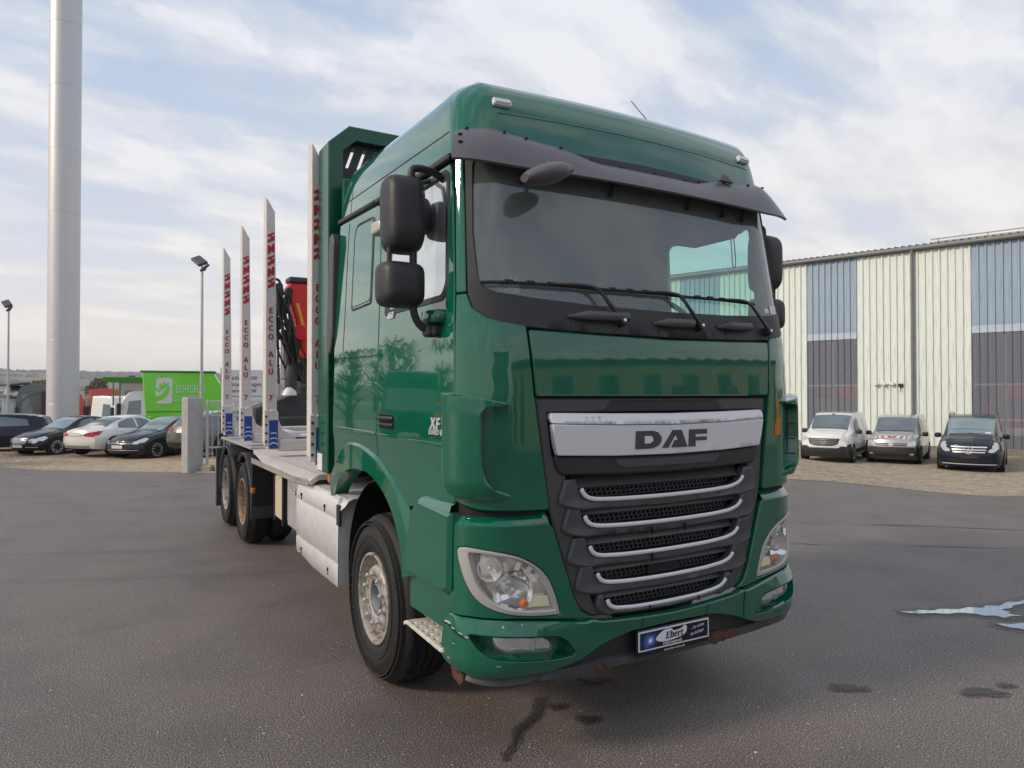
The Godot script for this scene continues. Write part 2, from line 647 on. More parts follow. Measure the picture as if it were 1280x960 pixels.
	M.sheet_pale = dirty(mat(lin(0.52, 0.63, 0.75), 0.35), ntex(16, 0.03, 4, [[0.0, Color(0.76, 0.79, 0.83)], [0.45, Color(0.93, 0.945, 0.96)], [1.0, Color.WHITE]]), 2.0)
	M.sheet_pale.uv2_scale = Vector3(2.4, 0.05, 2.4)
	M.sheet_pale.backlight_enabled = true
	M.sheet_pale.backlight = lin(0.45, 0.5, 0.55)
	M.sheet_band = mat(lin(0.46, 0.54, 0.63), 0.4)
	M.sheet_clear = mat(lin(0.28, 0.30, 0.36, 0.42), 0.3)
	M.sheet_clear.transparency = BaseMaterial3D.TRANSPARENCY_ALPHA
	M.gutter = mat(lin(0.2, 0.2, 0.195), 0.5, 0.2)
	M.roof = dirty(mat(lin(0.16, 0.155, 0.15), 0.7), soil, 2.0)
	M.plinth = dirty(mat(lin(0.22, 0.2, 0.18), 0.85), soil, 1.0)
	# vehicles
	M.car_white = car_paint(lin(0.74, 0.74, 0.71))
	M.car_cream = car_paint(lin(0.72, 0.70, 0.66))
	M.car_silver = car_paint(lin(0.36, 0.375, 0.39), 0.35)
	M.car_navy = car_paint(lin(0.007, 0.010, 0.026), 0.1)
	M.car_black = car_paint(lin(0.010, 0.011, 0.014), 0.1)
	M.car_graphite = car_paint(lin(0.022, 0.025, 0.033), 0.2)
	M.car_taupe = car_paint(lin(0.115, 0.115, 0.105), 0.3)
	M.cab_grey = car_paint(lin(0.07, 0.07, 0.068))
	M.cab_red = car_paint(lin(0.55, 0.012, 0.012))
	M.cab_white = car_paint(lin(0.74, 0.73, 0.7))
	M.lime = car_paint(lin(0.19, 0.74, 0.03))
	M.lime_dark = mat(lin(0.05, 0.28, 0.012), 0.5)
	M.car_glass = mat(lin(0.16, 0.2, 0.215), 0.03, 0.4)
	M.car_glass_pale = mat(lin(0.26, 0.33, 0.34), 0.03, 0.45)
	M.plastic = mat(lin(0.02, 0.021, 0.023), 0.55)
	M.tail = mat(lin(0.42, 0.008, 0.02), 0.12)
	M.headlight = mat(lin(0.62, 0.63, 0.64), 0.08, 0.6)
	M.plate = mat(lin(0.6, 0.6, 0.58), 0.4)
	M.wheel_alloy = mat(lin(0.6, 0.6, 0.61), 0.35, 0.3)
	# far
	M.bark = mat(lin(0.05, 0.038, 0.03), 0.9)
	M.hill = mat(Color.WHITE, 1.0)
	M.hill.vertex_color_use_as_albedo = true
	M.leaf_autumn = mat(Color.WHITE, 0.9)
	M.leaf_autumn.vertex_color_use_as_albedo = true
	M.render_wall = dirty(mat(lin(0.5, 0.47, 0.36), 0.85), soil_soft, 4.0)
	M.brick_roof = mat(lin(0.2, 0.08, 0.05), 0.8)

# ------------------------------------------------------------------ sky
func make_sky() -> PanoramaSkyMaterial:
	var w := 3072
	var h := 1536
	var im := Image.create(w, h, false, Image.FORMAT_RGBH)
	im.fill_rect(Rect2i(0, h / 2, w, h / 2), Color(0.30, 0.28, 0.26))
	var fine := FastNoiseLite.new()   # wisps
	fine.seed = 21
	fine.noise_type = FastNoiseLite.TYPE_SIMPLEX_SMOOTH
	fine.frequency = 1.0
	fine.fractal_octaves = 7
	fine.fractal_gain = 0.58
	fine.domain_warp_enabled = true
	fine.domain_warp_frequency = 0.55
	fine.domain_warp_amplitude = 0.42
	fine.domain_warp_fractal_octaves = 3
	var big := FastNoiseLite.new()    # where the veil is thick or thin
	big.seed = 27
	big.noise_type = FastNoiseLite.TYPE_SIMPLEX_SMOOTH
	big.frequency = 0.42
	big.fractal_octaves = 3
	var f := ahead_dir()
	var s := side_dir()
	for j in h / 2:
		var th := PI * (j + 0.5) / h
		var up := cos(th)
		var flat := sin(th)
		var low := exp(-up * 4.5)
		var lower := exp(-up * 7.0)
		var blue := Color(0.40, 0.51, 0.70).lerp(Color(0.26, 0.36, 0.56), smoothstep(0.15, 0.9, up)).lerp(Color(0.72, 0.70, 0.68), exp(-up * 6.0))
		var grey := Color(0.50, 0.53, 0.585).lerp(Color(0.82, 0.77, 0.715), low)
		var white := Color(0.77, 0.78, 0.805).lerp(Color(0.88, 0.82, 0.755), low)
		var cream := Color(0.90, 0.82, 0.735)
		var k := 1.0 / (up + 0.16)
		for i in w:
			var az := TAU * ((i + 0.5) / w - 0.5)
			var dx := sin(az) * flat
			var dz := -cos(az) * flat
			var r := dx * s.x + dz * s.z
			var d := dx * f.x + dz * f.z
			var u := r * k
			var v := d * k
			# streaks that run from lower left to upper right
			var e := fine.get_noise_2d((u * 0.80 + v * 0.60) * 1.15, (-u * 0.60 + v * 0.80) * 2.3)
			var g := big.get_noise_2d(u * 1.2 + 2.0, v * 1.2 + 5.0)
			var den := clampf(smoothstep(-0.62, 0.55, e * 1.05 + g * 0.8 + 0.04) + 0.2 * low, 0.0, 1.0)
			var c := blue.lerp(grey.lerp(white, clampf(0.48 + e * 1.3 + g * 0.25, 0.0, 1.0)), den * 0.82)
			c = c.lerp(cream, 0.75 * lower)
			if d > 0.2 and r < -0.3:   # a short condensation trail
				var q := Vector2(r / d + 0.715, up / d - 0.40)
				var along := q.dot(Vector2(0.28, 0.96))
				var off := absf(q.dot(Vector2(0.96, -0.28)) - 0.35 * along * along)
				c = c.lerp(Color(0.86, 0.87, 0.89), 0.5 * smoothstep(0.006, 0.0, off) * smoothstep(0.085, 0.03, absf(along)))
			im.set_pixel(i, j, c)
	var m := PanoramaSkyMaterial.new()
	m.panorama = ImageTexture.create_from_image(im)
	m.energy_multiplier = 1.0
	return m

func _ready() -> void:
	rng.seed = 4711
	# camera
	var cam := Camera3D.new()
	cam.name = "camera"
	cam.position = CAM
	cam.rotation_degrees = Vector3(PITCH, -YAW, 0)
	cam.fov = 57.106
	cam.near = 0.05
	cam.far = 9000.0
	add_child(cam)
	cam.current = true
	# sky, air and exposure
	var env := Environment.new()
	env.background_mode = Environment.BG_SKY
	var sky := Sky.new()
	sky.sky_material = make_sky()
	env.sky = sky
	env.tonemap_mode = Environment.TONE_MAPPER_LINEAR
	env.tonemap_exposure = 1.2
	env.sdfgi_enabled = true
	env.ssao_enabled = true
	env.ssil_enabled = true
	env.fog_enabled = true
	env.fog_density = 0.00028
	env.fog_light_color = Color(0.82, 0.84, 0.88)
	var we := WorldEnvironment.new()
	we.name = "environment"
	we.environment = env
	add_child(we)
	# a veiled low sun, to the left of the photographer
	var sun := DirectionalLight3D.new()
	sun.name = "sun"
	sun.light_energy = 0.7
	sun.light_color = Color(1.0, 0.93, 0.82)
	sun.light_angular_distance = 10.0
	sun.shadow_enabled = true
	add_child(sun)
	sun.look_at_from_position(Vector3.ZERO, -(side_dir() * -0.86 + ahead_dir() * -0.35 + Vector3.UP * 0.55))
	make_materials()
	make_ground()
	make_hills()
	make_hall()
	make_pylon_lamps_gate()
	make_far_vehicles()
	make_cars()
	make_vans()
	make_truck()
	make_reflected_surroundings()
	make_ground_marks()

# ------------------------------------------------------------------ ground, paving, hills
func span(stops: Array) -> PackedFloat32Array:  # [from, to, step] pieces joined into one axis
	var o := PackedFloat32Array()
	for s in stops:
		var n := int(round((s[1] - s[0]) / s[2]))
		for i in n:
			o.append(s[0] + s[2] * i)
	o.append(stops[stops.size() - 1][1])
	return o

func make_ground() -> void:
	var g := Geo.new()
	var rs := span([[-6000, -400, 700], [-400, -50, 25], [-50, 50, 1.25], [50, 400, 25], [400, 6000, 700]])
	var ds := span([[-3000, -100, 290], [-100, -20, 10], [-20, 60, 1.25], [60, 400, 20], [400, 6000, 700]])
	var rows := []
	for r in rs:
		var row := PackedVector3Array()
		for d in ds:
			row.append(spot(r, d))
		rows.append(row)
	g.grid(rows)
	struct("asphalt_yard", g, M.asphalt)
	paving("paving_by_parked_cars", -46.0, -6.2, func(r): return 18.35 - 0.46 * (r + 8.5), func(_r): return 34.0, Color(0.47, 0.365, 0.245), -29.0, -6.2, 31.0)
	paving("paving_by_hall", 2.5, 36.0, func(r): return 16.2 + 0.28 * minf(r - 6.3, 6.9) + 0.056 * maxf(r - 13.2, 0.0), func(r): return 33.2 - 0.885 * (r - 17.2), Color(0.42, 0.35, 0.265), 4.0, 24.0, 40.0)
	# rough grass beyond the yard
	var f := Geo.new()
	rows = []
	for r in span([[-1500, -100, 200], [-100, 100, 20], [100, 1500, 200]]):
		var row := PackedVector3Array()
		for d in span([[74, 134, 12], [134, 1400, 140]]):
			row.append(spot(r, d) + Vector3(0, 0.03, 0))
		rows.append(row)
	f.grid(rows)
	struct("meadow", f, mat(lin(0.075, 0.085, 0.03), 0.95))

func paving(called: String, r0: float, r1: float, near: Callable, far: Callable, tone: Color, p0: float, p1: float, dmax: float) -> void:
	var g := Geo.new()
	var rows := []
	var n := 40
	for i in n + 1:
		var r := lerpf(r0, r1, float(i) / n)
		var row := PackedVector3Array()
		for k in 17:
			row.append(spot(r, lerpf(near.call(r), far.call(r), k / 16.0)) + Vector3(0, 0.004, 0))
		rows.append(row)
	g.grid(rows)
	var sheet := struct(called, g, M.joint_sand)
	# kerb stones laid flush along the asphalt
	var kinds := []
	for k in 3:
		var q := Geo.new()
		q.box(Vector3.ZERO, Vector3(0.99, 0.12, 0.14 + 0.01 * k), 0.008)
		kinds.append(q.mesh(M.kerb))
	var r := r0 if r0 > 0 else -30.0
	var r_end := minf(r1, 30.0)
	while r < r_end:
		var a := spot(r, near.call(r))
		var b := spot(r + 0.95, near.call(r + 0.95))
		var o := put_mesh("kerb_stone", kinds[rng.randi() % 3], sheet)
		o.position = (a + b) * 0.5 + Vector3(0, -0.042, 0)
		o.rotation.y = atan2(-(b - a).z, (b - a).x)
		o.rotation.z = atan2(b.y - a.y, Vector2(b.x - a.x, b.z - a.z).length())
		r += 1.0 * 0.95 / a.distance_to(b)
	# paving blocks
	var blk := Geo.new()
	blk.box(Vector3.ZERO, Vector3(0.232, 0.05, 0.152), 0.012)
	var mm := MultiMesh.new()
	mm.transform_format = MultiMesh.TRANSFORM_3D
	mm.use_colors = true
	mm.mesh = blk.mesh(M.paver)
	var spots := []
	var row_i := 0
	var d := 15.0
	while d < dmax:
		var q := p0 + (0.12 if row_i % 2 else 0.0)
		while q < p1:
			if d > near.call(q) + 0.17 and d < far.call(q) - 0.05:
				spots.append(Vector2(q, d))
			q += 0.24
		d += 0.16
		row_i += 1
	mm.instance_count = spots.size()
	for i in spots.size():
		var q: Vector2 = spots[i]
		var b := Basis(Vector3.UP, -deg_to_rad(YAW) + rng.randf_range(-0.012, 0.012)).rotated(side_dir(), rng.randf_range(-0.008, 0.008))
		mm.set_instance_transform(i, Transform3D(b, spot(q.x, q.y) + Vector3(0, -0.009 + rng.randf_range(-0.002, 0.002), 0)))
		var k := rng.randf_range(0.78, 1.18)
		mm.set_instance_color(i, Color(tone.r * k, tone.g * k * rng.randf_range(0.97, 1.03), tone.b * k * rng.randf_range(0.92, 1.06)))
	var o := MultiMeshInstance3D.new()
	o.multimesh = mm
	o.name = "paving_block"
	sheet.add_child(o, true)
	o.set_meta("kind", "stuff")

func make_hills() -> void:
	var n := FastNoiseLite.new()
	n.seed = 3
	n.frequency = 0.0012
	n.fractal_octaves = 4
	var st := SurfaceTool.new()
	st.begin(Mesh.PRIMITIVE_TRIANGLES)
	st.set_smooth_group(1)
	var na := 260
	var nd := 26
	var pts := []
	var cols := []
	for i in na + 1:
		var row := PackedVector3Array()
		var crow := PackedColorArray()
		var az := lerpf(-1.5, 1.4, float(i) / na)
		for k in nd + 1:
			var t := float(k) / nd
			var dist := lerpf(900.0, 3000.0, t)
			var dir := ahead_dir() * cos(az) + side_dir() * sin(az)
			var p := CAM + dir * dist
			var ridge := 74.0 + 8.0 * n.get_noise_2d(az * 900.0, 50.0) - 14.0 * smoothstep(-0.6, -0.1, az)
			var y := -3.0 + ridge * smoothstep(0.05, 0.92, t) + 7.0 * n.get_noise_2d(p.x, p.z) * t
			var c := n.get_noise_2d(p.x * 1.6 + 900.0, p.z * 1.6)
			var field := n.get_noise_2d(p.x * 0.9 - 500.0, p.z * 2.2)
			var col := Color(0.10, 0.062, 0.035).lerp(Color(0.15, 0.085, 0.035), smoothstep(-0.2, 0.3, c))
			if t < 0.72 and field > 0.05:
				col = Color(0.085, 0.125, 0.04).lerp(Color(0.17, 0.13, 0.075), smoothstep(0.0, 0.35, c))
			if t > 0.8:
				col = Color(0.045, 0.052, 0.045)
			row.append(Vector3(p.x, y, p.z))
			crow.append(col)
		pts.append(row)
		cols.append(crow)
	for i in na:
		for k in nd:
			for q in [[0, 0], [1, 1], [1, 0], [0, 0], [0, 1], [1, 1]]:
				st.set_color(cols[i + q[0]][k + q[1]])
				st.add_vertex(pts[i + q[0]][k + q[1]])
	st.generate_normals()
	st.index()
	var m := st.commit()
	m.surface_set_material(0, M.hill)
	var o := put_mesh("hills", m)
	o.set_meta("kind", "structure")
	# the woods on the ridge and slopes: one mass of crowns
	var crown := Geo.new()
	crown.lathe(V2([0.0, 1.05, 0.35, 0.95, 0.62, 0.7, 0.72, 0.4, 0.5, 0.1, 0.0, 0.0]), Transform3D.IDENTITY, 7, 80.0)
	var mm := MultiMesh.new()
	mm.transform_format = MultiMesh.TRANSFORM_3D
	mm.use_colors = true
	mm.mesh = crown.mesh(M.leaf_autumn)
	var sp := []
	while sp.size() < 22000:
		var i := rng.randi_range(2, na - 2)
		var k := rng.randi_range(6, nd - 1)
		var a := rng.randf()
		var b := rng.randf()
		var p: Vector3 = pts[i][k].lerp(pts[i + 1][k], a).lerp(pts[i][k + 1].lerp(pts[i + 1][k + 1], a), b)
		var wood := n.get_noise_2d(p.x * 2.0 + 70.0, p.z * 2.0)
		if k < 20 and wood < 0.06:
			continue
		sp.append([p, k])
	mm.instance_count = sp.size()
	for i in sp.size():
		var s := rng.randf_range(6.0, 11.0)
		mm.set_instance_transform(i, Transform3D(Basis(Vector3.UP, rng.randf() * TAU).scaled(Vector3(s, s * rng.randf_range(0.7, 1.1), s)), sp[i][0] - Vector3(0, 2, 0)))
		var tones := [Color(0.12, 0.06, 0.025), Color(0.16, 0.085, 0.025), Color(0.07, 0.05, 0.03), Color(0.05, 0.058, 0.035), Color(0.1, 0.075, 0.035)]
		var c: Color = tones[rng.randi() % 5] if sp[i][1] < 20 else Color(0.042, 0.046, 0.04)
		mm.set_instance_color(i, c * rng.randf_range(0.88, 1.12))
	var w := MultiMeshInstance3D.new()
	w.multimesh = mm
	w.name = "autumn_woodland"
	add_child(w)
	tag(w, "brown and dark green autumn woods covering the hills on the horizon", "wood", "", "stuff")
	# nearer hedge and thickets at the edge of the meadow
	var leaf := Geo.new()
	leaf.quad(Vector3(-0.5, 0, 0), Vector3(0.5, -0.1, 0.15), Vector3(0.4, 0.8, 0), Vector3(-0.3, 0.7, 0.2))
	var lm: ArrayMesh = leaf.mesh(M.leaf_autumn)
	var specs := [[-205.0, 270.0, 8.0, 0], [-188.0, 250.0, 8.0, 1], [-176.0, 262.0, 8.0, 2], [-165.0, 250.0, 7.0, 1], [-150.0, 255.0, 8.5, 0], [-141.0, 262.0, 7.5, 1], [-131.0, 250.0, 9.0, 2], [-221.0, 260.0, 8.0, 2], [-120.0, 265.0, 8.5, 0]]
	var words := ["russet brown autumn tree, %s, far behind the parked cars", "golden yellow autumn tree, %s, far behind the parked cars", "dull brown half bare tree, %s, far behind the parked cars"]
	var which := ["left of the tall steel column", "close beside the column's left edge", "hidden partly by the column", "just right of the steel column", "above the red truck cab", "above the white truck cab", "left of the green container", "near the picture's left edge", "behind the green container"]
	for i in specs.size():
		var s = specs[i]
		broad_tree(spot(s[0], s[1]), s[2], s[3], lm, words[s[3]] % which[i])

func broad_tree(at: Vector3, h: float, tone: int, lm: ArrayMesh, label: String) -> void:
	var t := thing("autumn_tree", label, "tree", at, rng.randf() * TAU, "autumn trees behind the car park")
	var g := Geo.new()
	g.tube(V3([0, 0, 0, 0.1, h * 0.25, 0, 0, h * 0.6, 0.1]), [0.3, 0.24, 0.08], 7)
	for i in 6:
		var a := TAU * i / 6.0
		g.tube(V3([0, h * 0.3 + i * 0.3, 0, cos(a) * h * 0.18, h * 0.5 + i * 0.2, sin(a) * h * 0.18, cos(a) * h * 0.3, h * 0.72, sin(a) * h * 0.3]), [0.12, 0.07, 0.03], 5)
	put("trunk", g, M.bark, t)
	var mm := MultiMesh.new()
	mm.transform_format = MultiMesh.TRANSFORM_3D
	mm.use_colors = true
	mm.mesh = lm
	var clumps := []
	for i in 16:
		clumps.append(Vector3(rng.randfn() * h * 0.17, h * rng.randf_range(0.38, 0.95), rng.randfn() * h * 0.17))
	mm.instance_count = 900
	var tones := [Color(0.17, 0.075, 0.025), Color(0.3, 0.17, 0.03), Color(0.11, 0.075, 0.04)]
	for i in 900:
		var p: Vector3 = clumps[rng.randi() % 16] + Vector3(rng.randfn(), rng.randfn() * 0.8, rng.randfn()) * h * 0.065
		mm.set_instance_transform(i, Transform3D(Basis(Vector3(rng.randfn(), rng.randfn(), rng.randfn()).normalized(), rng.randf() * TAU).scaled(Vector3.ONE * rng.randf_range(0.5, 1.0)), p))
		mm.set_instance_color(i, tones[tone] * rng.randf_range(0.6, 1.4))
	var o := MultiMeshInstance3D.new()
	o.multimesh = mm
	o.name = "crown"
	t.add_child(o)
	o.set_meta("kind", "stuff")

# ------------------------------------------------------------------ the sheet-metal hall
func corrugated(g: Geo, x0: float, x1: float, y0: float, y1: float, z: float, pitch: float) -> void:
	var n := int(round((x1 - x0) / pitch))
	var xs := []
	for i in n:
		var b := x0 + i * pitch
		for q in [[0.0, 0.0], [0.62, 0.0], [0.70, 1.0], [0.92, 1.0]]:
			xs.append([b + q[0] * pitch, q[1]])
	xs.append([x1, 0.0])
	for i in xs.size() - 1:
		var a = xs[i]
		var b = xs[i + 1]
		var za: float = z + a[1] * 0.065
		var zb: float = z + b[1] * 0.065
		g.quad(Vector3(a[0], y0, za), Vector3(b[0], y0, zb), Vector3(b[0], y1, zb), Vector3(a[0], y1, za))
		g.quad(Vector3(b[0], y0, zb - 0.012), Vector3(a[0], y0, za - 0.012), Vector3(a[0], y1, za - 0.012), Vector3(b[0], y1, zb - 0.012))
		g.quad(Vector3(a[0], y0, za - 0.012), Vector3(b[0], y0, zb - 0.012), Vector3(b[0], y0, zb), Vector3(a[0], y0, za))

func make_hall() -> void:
	var at := spot(17.2, 33.2, -0.78)
	var hall := thing("sheet_metal_hall", "long pale green corrugated metal hall with bluish translucent panels behind the parked vans", "hall", at, heading(-0.663, -0.749))
	var top := 9.24  # 8.46 above the truck's ground
	var w := 1.1625
	var x0 := -3.19 - 6.98 * 2
	# wall sheets: two see-through, four cream, and so on
	var cream := Geo.new()
	corrugated(cream, 0, w - 0.006, 0.32, top, 0, w / 4.0)
	var cm: ArrayMesh = cream.mesh(M.sheet_cream)
	var pale := Geo.new()
	corrugated(pale, 0, w - 0.006, 5.3, top, 0, w / 4.0)
	var pm: ArrayMesh = pale.mesh(M.sheet_pale)
	var band := Geo.new()
	corrugated(band, 0, w - 0.006, 5.3, 5.62, 0.012, w / 4.0)
	var bm: ArrayMesh = band.mesh(M.sheet_band)
	var clear := Geo.new()
	corrugated(clear, 0, w - 0.006, 0.32, 5.32, -0.02, w / 4.0)
	var tm: ArrayMesh = clear.mesh(M.sheet_clear)
	for i in 30:
		var x := x0 + i * w
		if i % 6 < 2:
			put_mesh("translucent_panel", pm, hall, "pale blue corrugated panel").position.x = x
			put_mesh("panel_overlap", bm, hall).position.x = x
			put_mesh("see_through_panel", tm, hall, "dark see-through corrugated panel").position.x = x
		else:
			put_mesh("wall_sheet", cm, hall).position.x = x
	var x1 := x0 + 30 * w
	var g := Geo.new()
	g.box(Vector3((x0 + x1) / 2, 0.16, -0.08), Vector3(x1 - x0, 0.34, 0.26), 0.02)
	put("plinth", g, M.plinth, hall)
	var rail_m := mat(lin(0.5, 0.58, 0.62), 0.6)
	# rails and posts behind the see-through panels, floor, side and back walls
	for i in 5:
		var a := x0 + i * w * 6
		g = Geo.new()
		g.box(Vector3(a + w, 3.06, -0.09), Vector3(w * 2 + 0.2, 0.09, 0.08), 0.01)
		g.box(Vector3(a + w, 5.3, -0.09), Vector3(w * 2 + 0.2, 0.10, 0.08), 0.01)
		g.box(Vector3(a + w, 4.7, -0.15), Vector3(0.08, 8.7, 0.08), 0.01)
		put("wall_rail", g, rail_m, hall)
	g = Geo.new()
	g.box(Vector3((x0 + x1) / 2, 4.4, -18.1), Vector3(x1 - x0, 8.8, 0.2))
	g.box(Vector3(x0 - 0.1, 4.6, -9.0), Vector3(0.2, 9.2, 18.0))
	g.box(Vector3(x1 + 0.1, 4.6, -9.0), Vector3(0.2, 9.2, 18.0))
	put("inner_wall", g, mat(lin(0.2, 0.2, 0.21), 0.9), hall)
	g = Geo.new()
	g.box(Vector3((x0 + x1) / 2, 0.02, -9.0), Vector3(x1 - x0, 0.1, 18.0))
	put("hall_floor", g, M.concrete, hall)
	# roof: corrugated, rising gently, with the ends of its ribs over the gutter
	g = Geo.new()
	var pitch := w / 4.0
	for i in 120:
		var a := x0 + i * pitch
		for q in [[0.0, 0.62, 0.0, 0.0], [0.62, 0.72, 0.0, 1.0], [0.72, 0.9, 1.0, 1.0], [0.9, 1.0, 1.0, 0.0]]:
			var p := Vector3(a + q[0] * pitch, top + 0.16 + q[2] * 0.06, 0.16)
			var r := Vector3(a + q[1] * pitch, top + 0.16 + q[3] * 0.06, 0.16)
			var back := Vector3(0, 2.0, -18.2)
			g.quad(p, r, r + back, p + back)
			var dn := Vector3(0, -0.05, 0)
			g.quad(p + dn, r + dn, r, p)
	put("roof", g, M.roof, hall)
	g = Geo.new()
	var prof := PackedVector3Array()
	for i in 2:
		prof.append(Vector3(x0 if i == 0 else x1, top + 0.04, 0.2))
	g.tube(prof, 0.10, 10)
	g.box(Vector3((x0 + x1) / 2, top + 0.02, 0.06), Vector3(x1 - x0, 0.2, 0.05))
	put("gutter", g, M.gutter, hall)
	g = Geo.new()
	g.tube(V3([1.5, top, 0.2, 1.5, top - 0.2, 0.16, 1.5, top - 0.4, 0.13, 1.5, 0.5, 0.13]), 0.07, 12)
	for y in [1.4, 3.4, 5.2, 7.2]:
		g.lathe(V2([0.074, -0.03, 0.088, -0.03, 0.088, 0.03, 0.074, 0.03]), Transform3D(Basis.IDENTITY, Vector3(1.5, y, 0.13)), 12)
	put("downpipe", g, M.gutter, hall)
	g = Geo.new()
	g.box(Vector3(9.0, top + 0.48, -2.6), Vector3(14.0, 0.26, 1.6), 0.03)
	for i in 8:
		g.box(Vector3(2.2 + i * 1.95, top + 0.66, -1.86), Vector3(0.05, 0.14, 0.05))
	g.box(Vector3(9.0, top + 0.73, -1.86), Vector3(14.2, 0.05, 0.05))
	put("roof_light", g, mat(lin(0.34, 0.33, 0.32), 0.6), hall)
	# fittings on the wall
	var lamp := thing("wall_lamp", "small white light fitting on a bracket on the hall wall above the silver van", "lamp", hall.transform * Vector3(0.35, 3.1, 0.06), hall.rotation.y)
	g = Geo.new()
	g.box(Vector3(0, 0, 0.05), Vector3(0.9, 0.04, 0.05))
	put("bracket", g, M.galv, lamp)
	for i in 3:
		g = Geo.new()
		g.box(Vector3(-0.4 + i * 0.36, 0.03, 0.11), Vector3(0.16, 0.15, 0.12), 0.02)
		put("lamp_housing", g, M.white, lamp)
	g = Geo.new()
	g.box(Vector3(0, 0, 0.05), Vector3(0.2, 0.16, 0.1), 0.02)
	g.tube(V3([0, -0.06, 0.06, 0, -0.3, 0.05]), 0.015, 6)
	var bx := put("junction_box", g, M.plastic)
	bx.transform = hall.transform * Transform3D(Basis.IDENTITY, Vector3(1.0, 3.05, 0.05))
	tag(bx, "small black junction box on the hall wall left of the downpipe", "box")
	# red vehicles standing inside, seen dimly through the panels
	for k in 2:
		var x: float = [5.4, -1.9][k]
		var v := thing("red_fire_truck", ["red vehicle inside the hall seen dimly through the panels behind the navy van", "red vehicle inside the hall seen dimly through the panels behind the white van", "red vehicle inside the hall at the wall's far right end"][k], "truck", hall.transform * Vector3(x, 0.08, -1.3), hall.rotation.y, "red vehicles inside the hall")
		g = Geo.new()
		g.box(Vector3(0, 1.9, -3.0), Vector3(2.5, 2.3, 5.0), 0.12)
		g.box(Vector3(0, 1.55, 0.15), Vector3(2.4, 1.6, 1.2), 0.25)
		put("body", g, M.cab_red, v)
		g = Geo.new()
		g.box(Vector3(0, 2.0, 0.72), Vector3(2.1, 0.7, 0.1), 0.04)
		put("windscreen", g, M.car_glass, v)
		g = Geo.new()
		g.box(Vector3(0, 0.95, 0.76), Vector3(2.4, 0.35, 0.12), 0.04)
		g.box(Vector3(0, 1.45, 0.76), Vector3(2.3, 0.12, 0.06), 0.02)
		put("white_stripe", g, M.white, v)
		for s in [-1.0, 1.0]:
			for z in [-0.4, -4.4]:
				g = Geo.new()
				g.lathe(V2([0.0, 0.14, 0.3, 0.14, 0.48, 0.1, 0.48, -0.1, 0.3, -0.14]), Transform3D(Basis(Vector3(0, 0, 1), -PI / 2), Vector3(s * 1.1, 0.48, z)), 20)
				put("wheel", g, M.rubber, v)

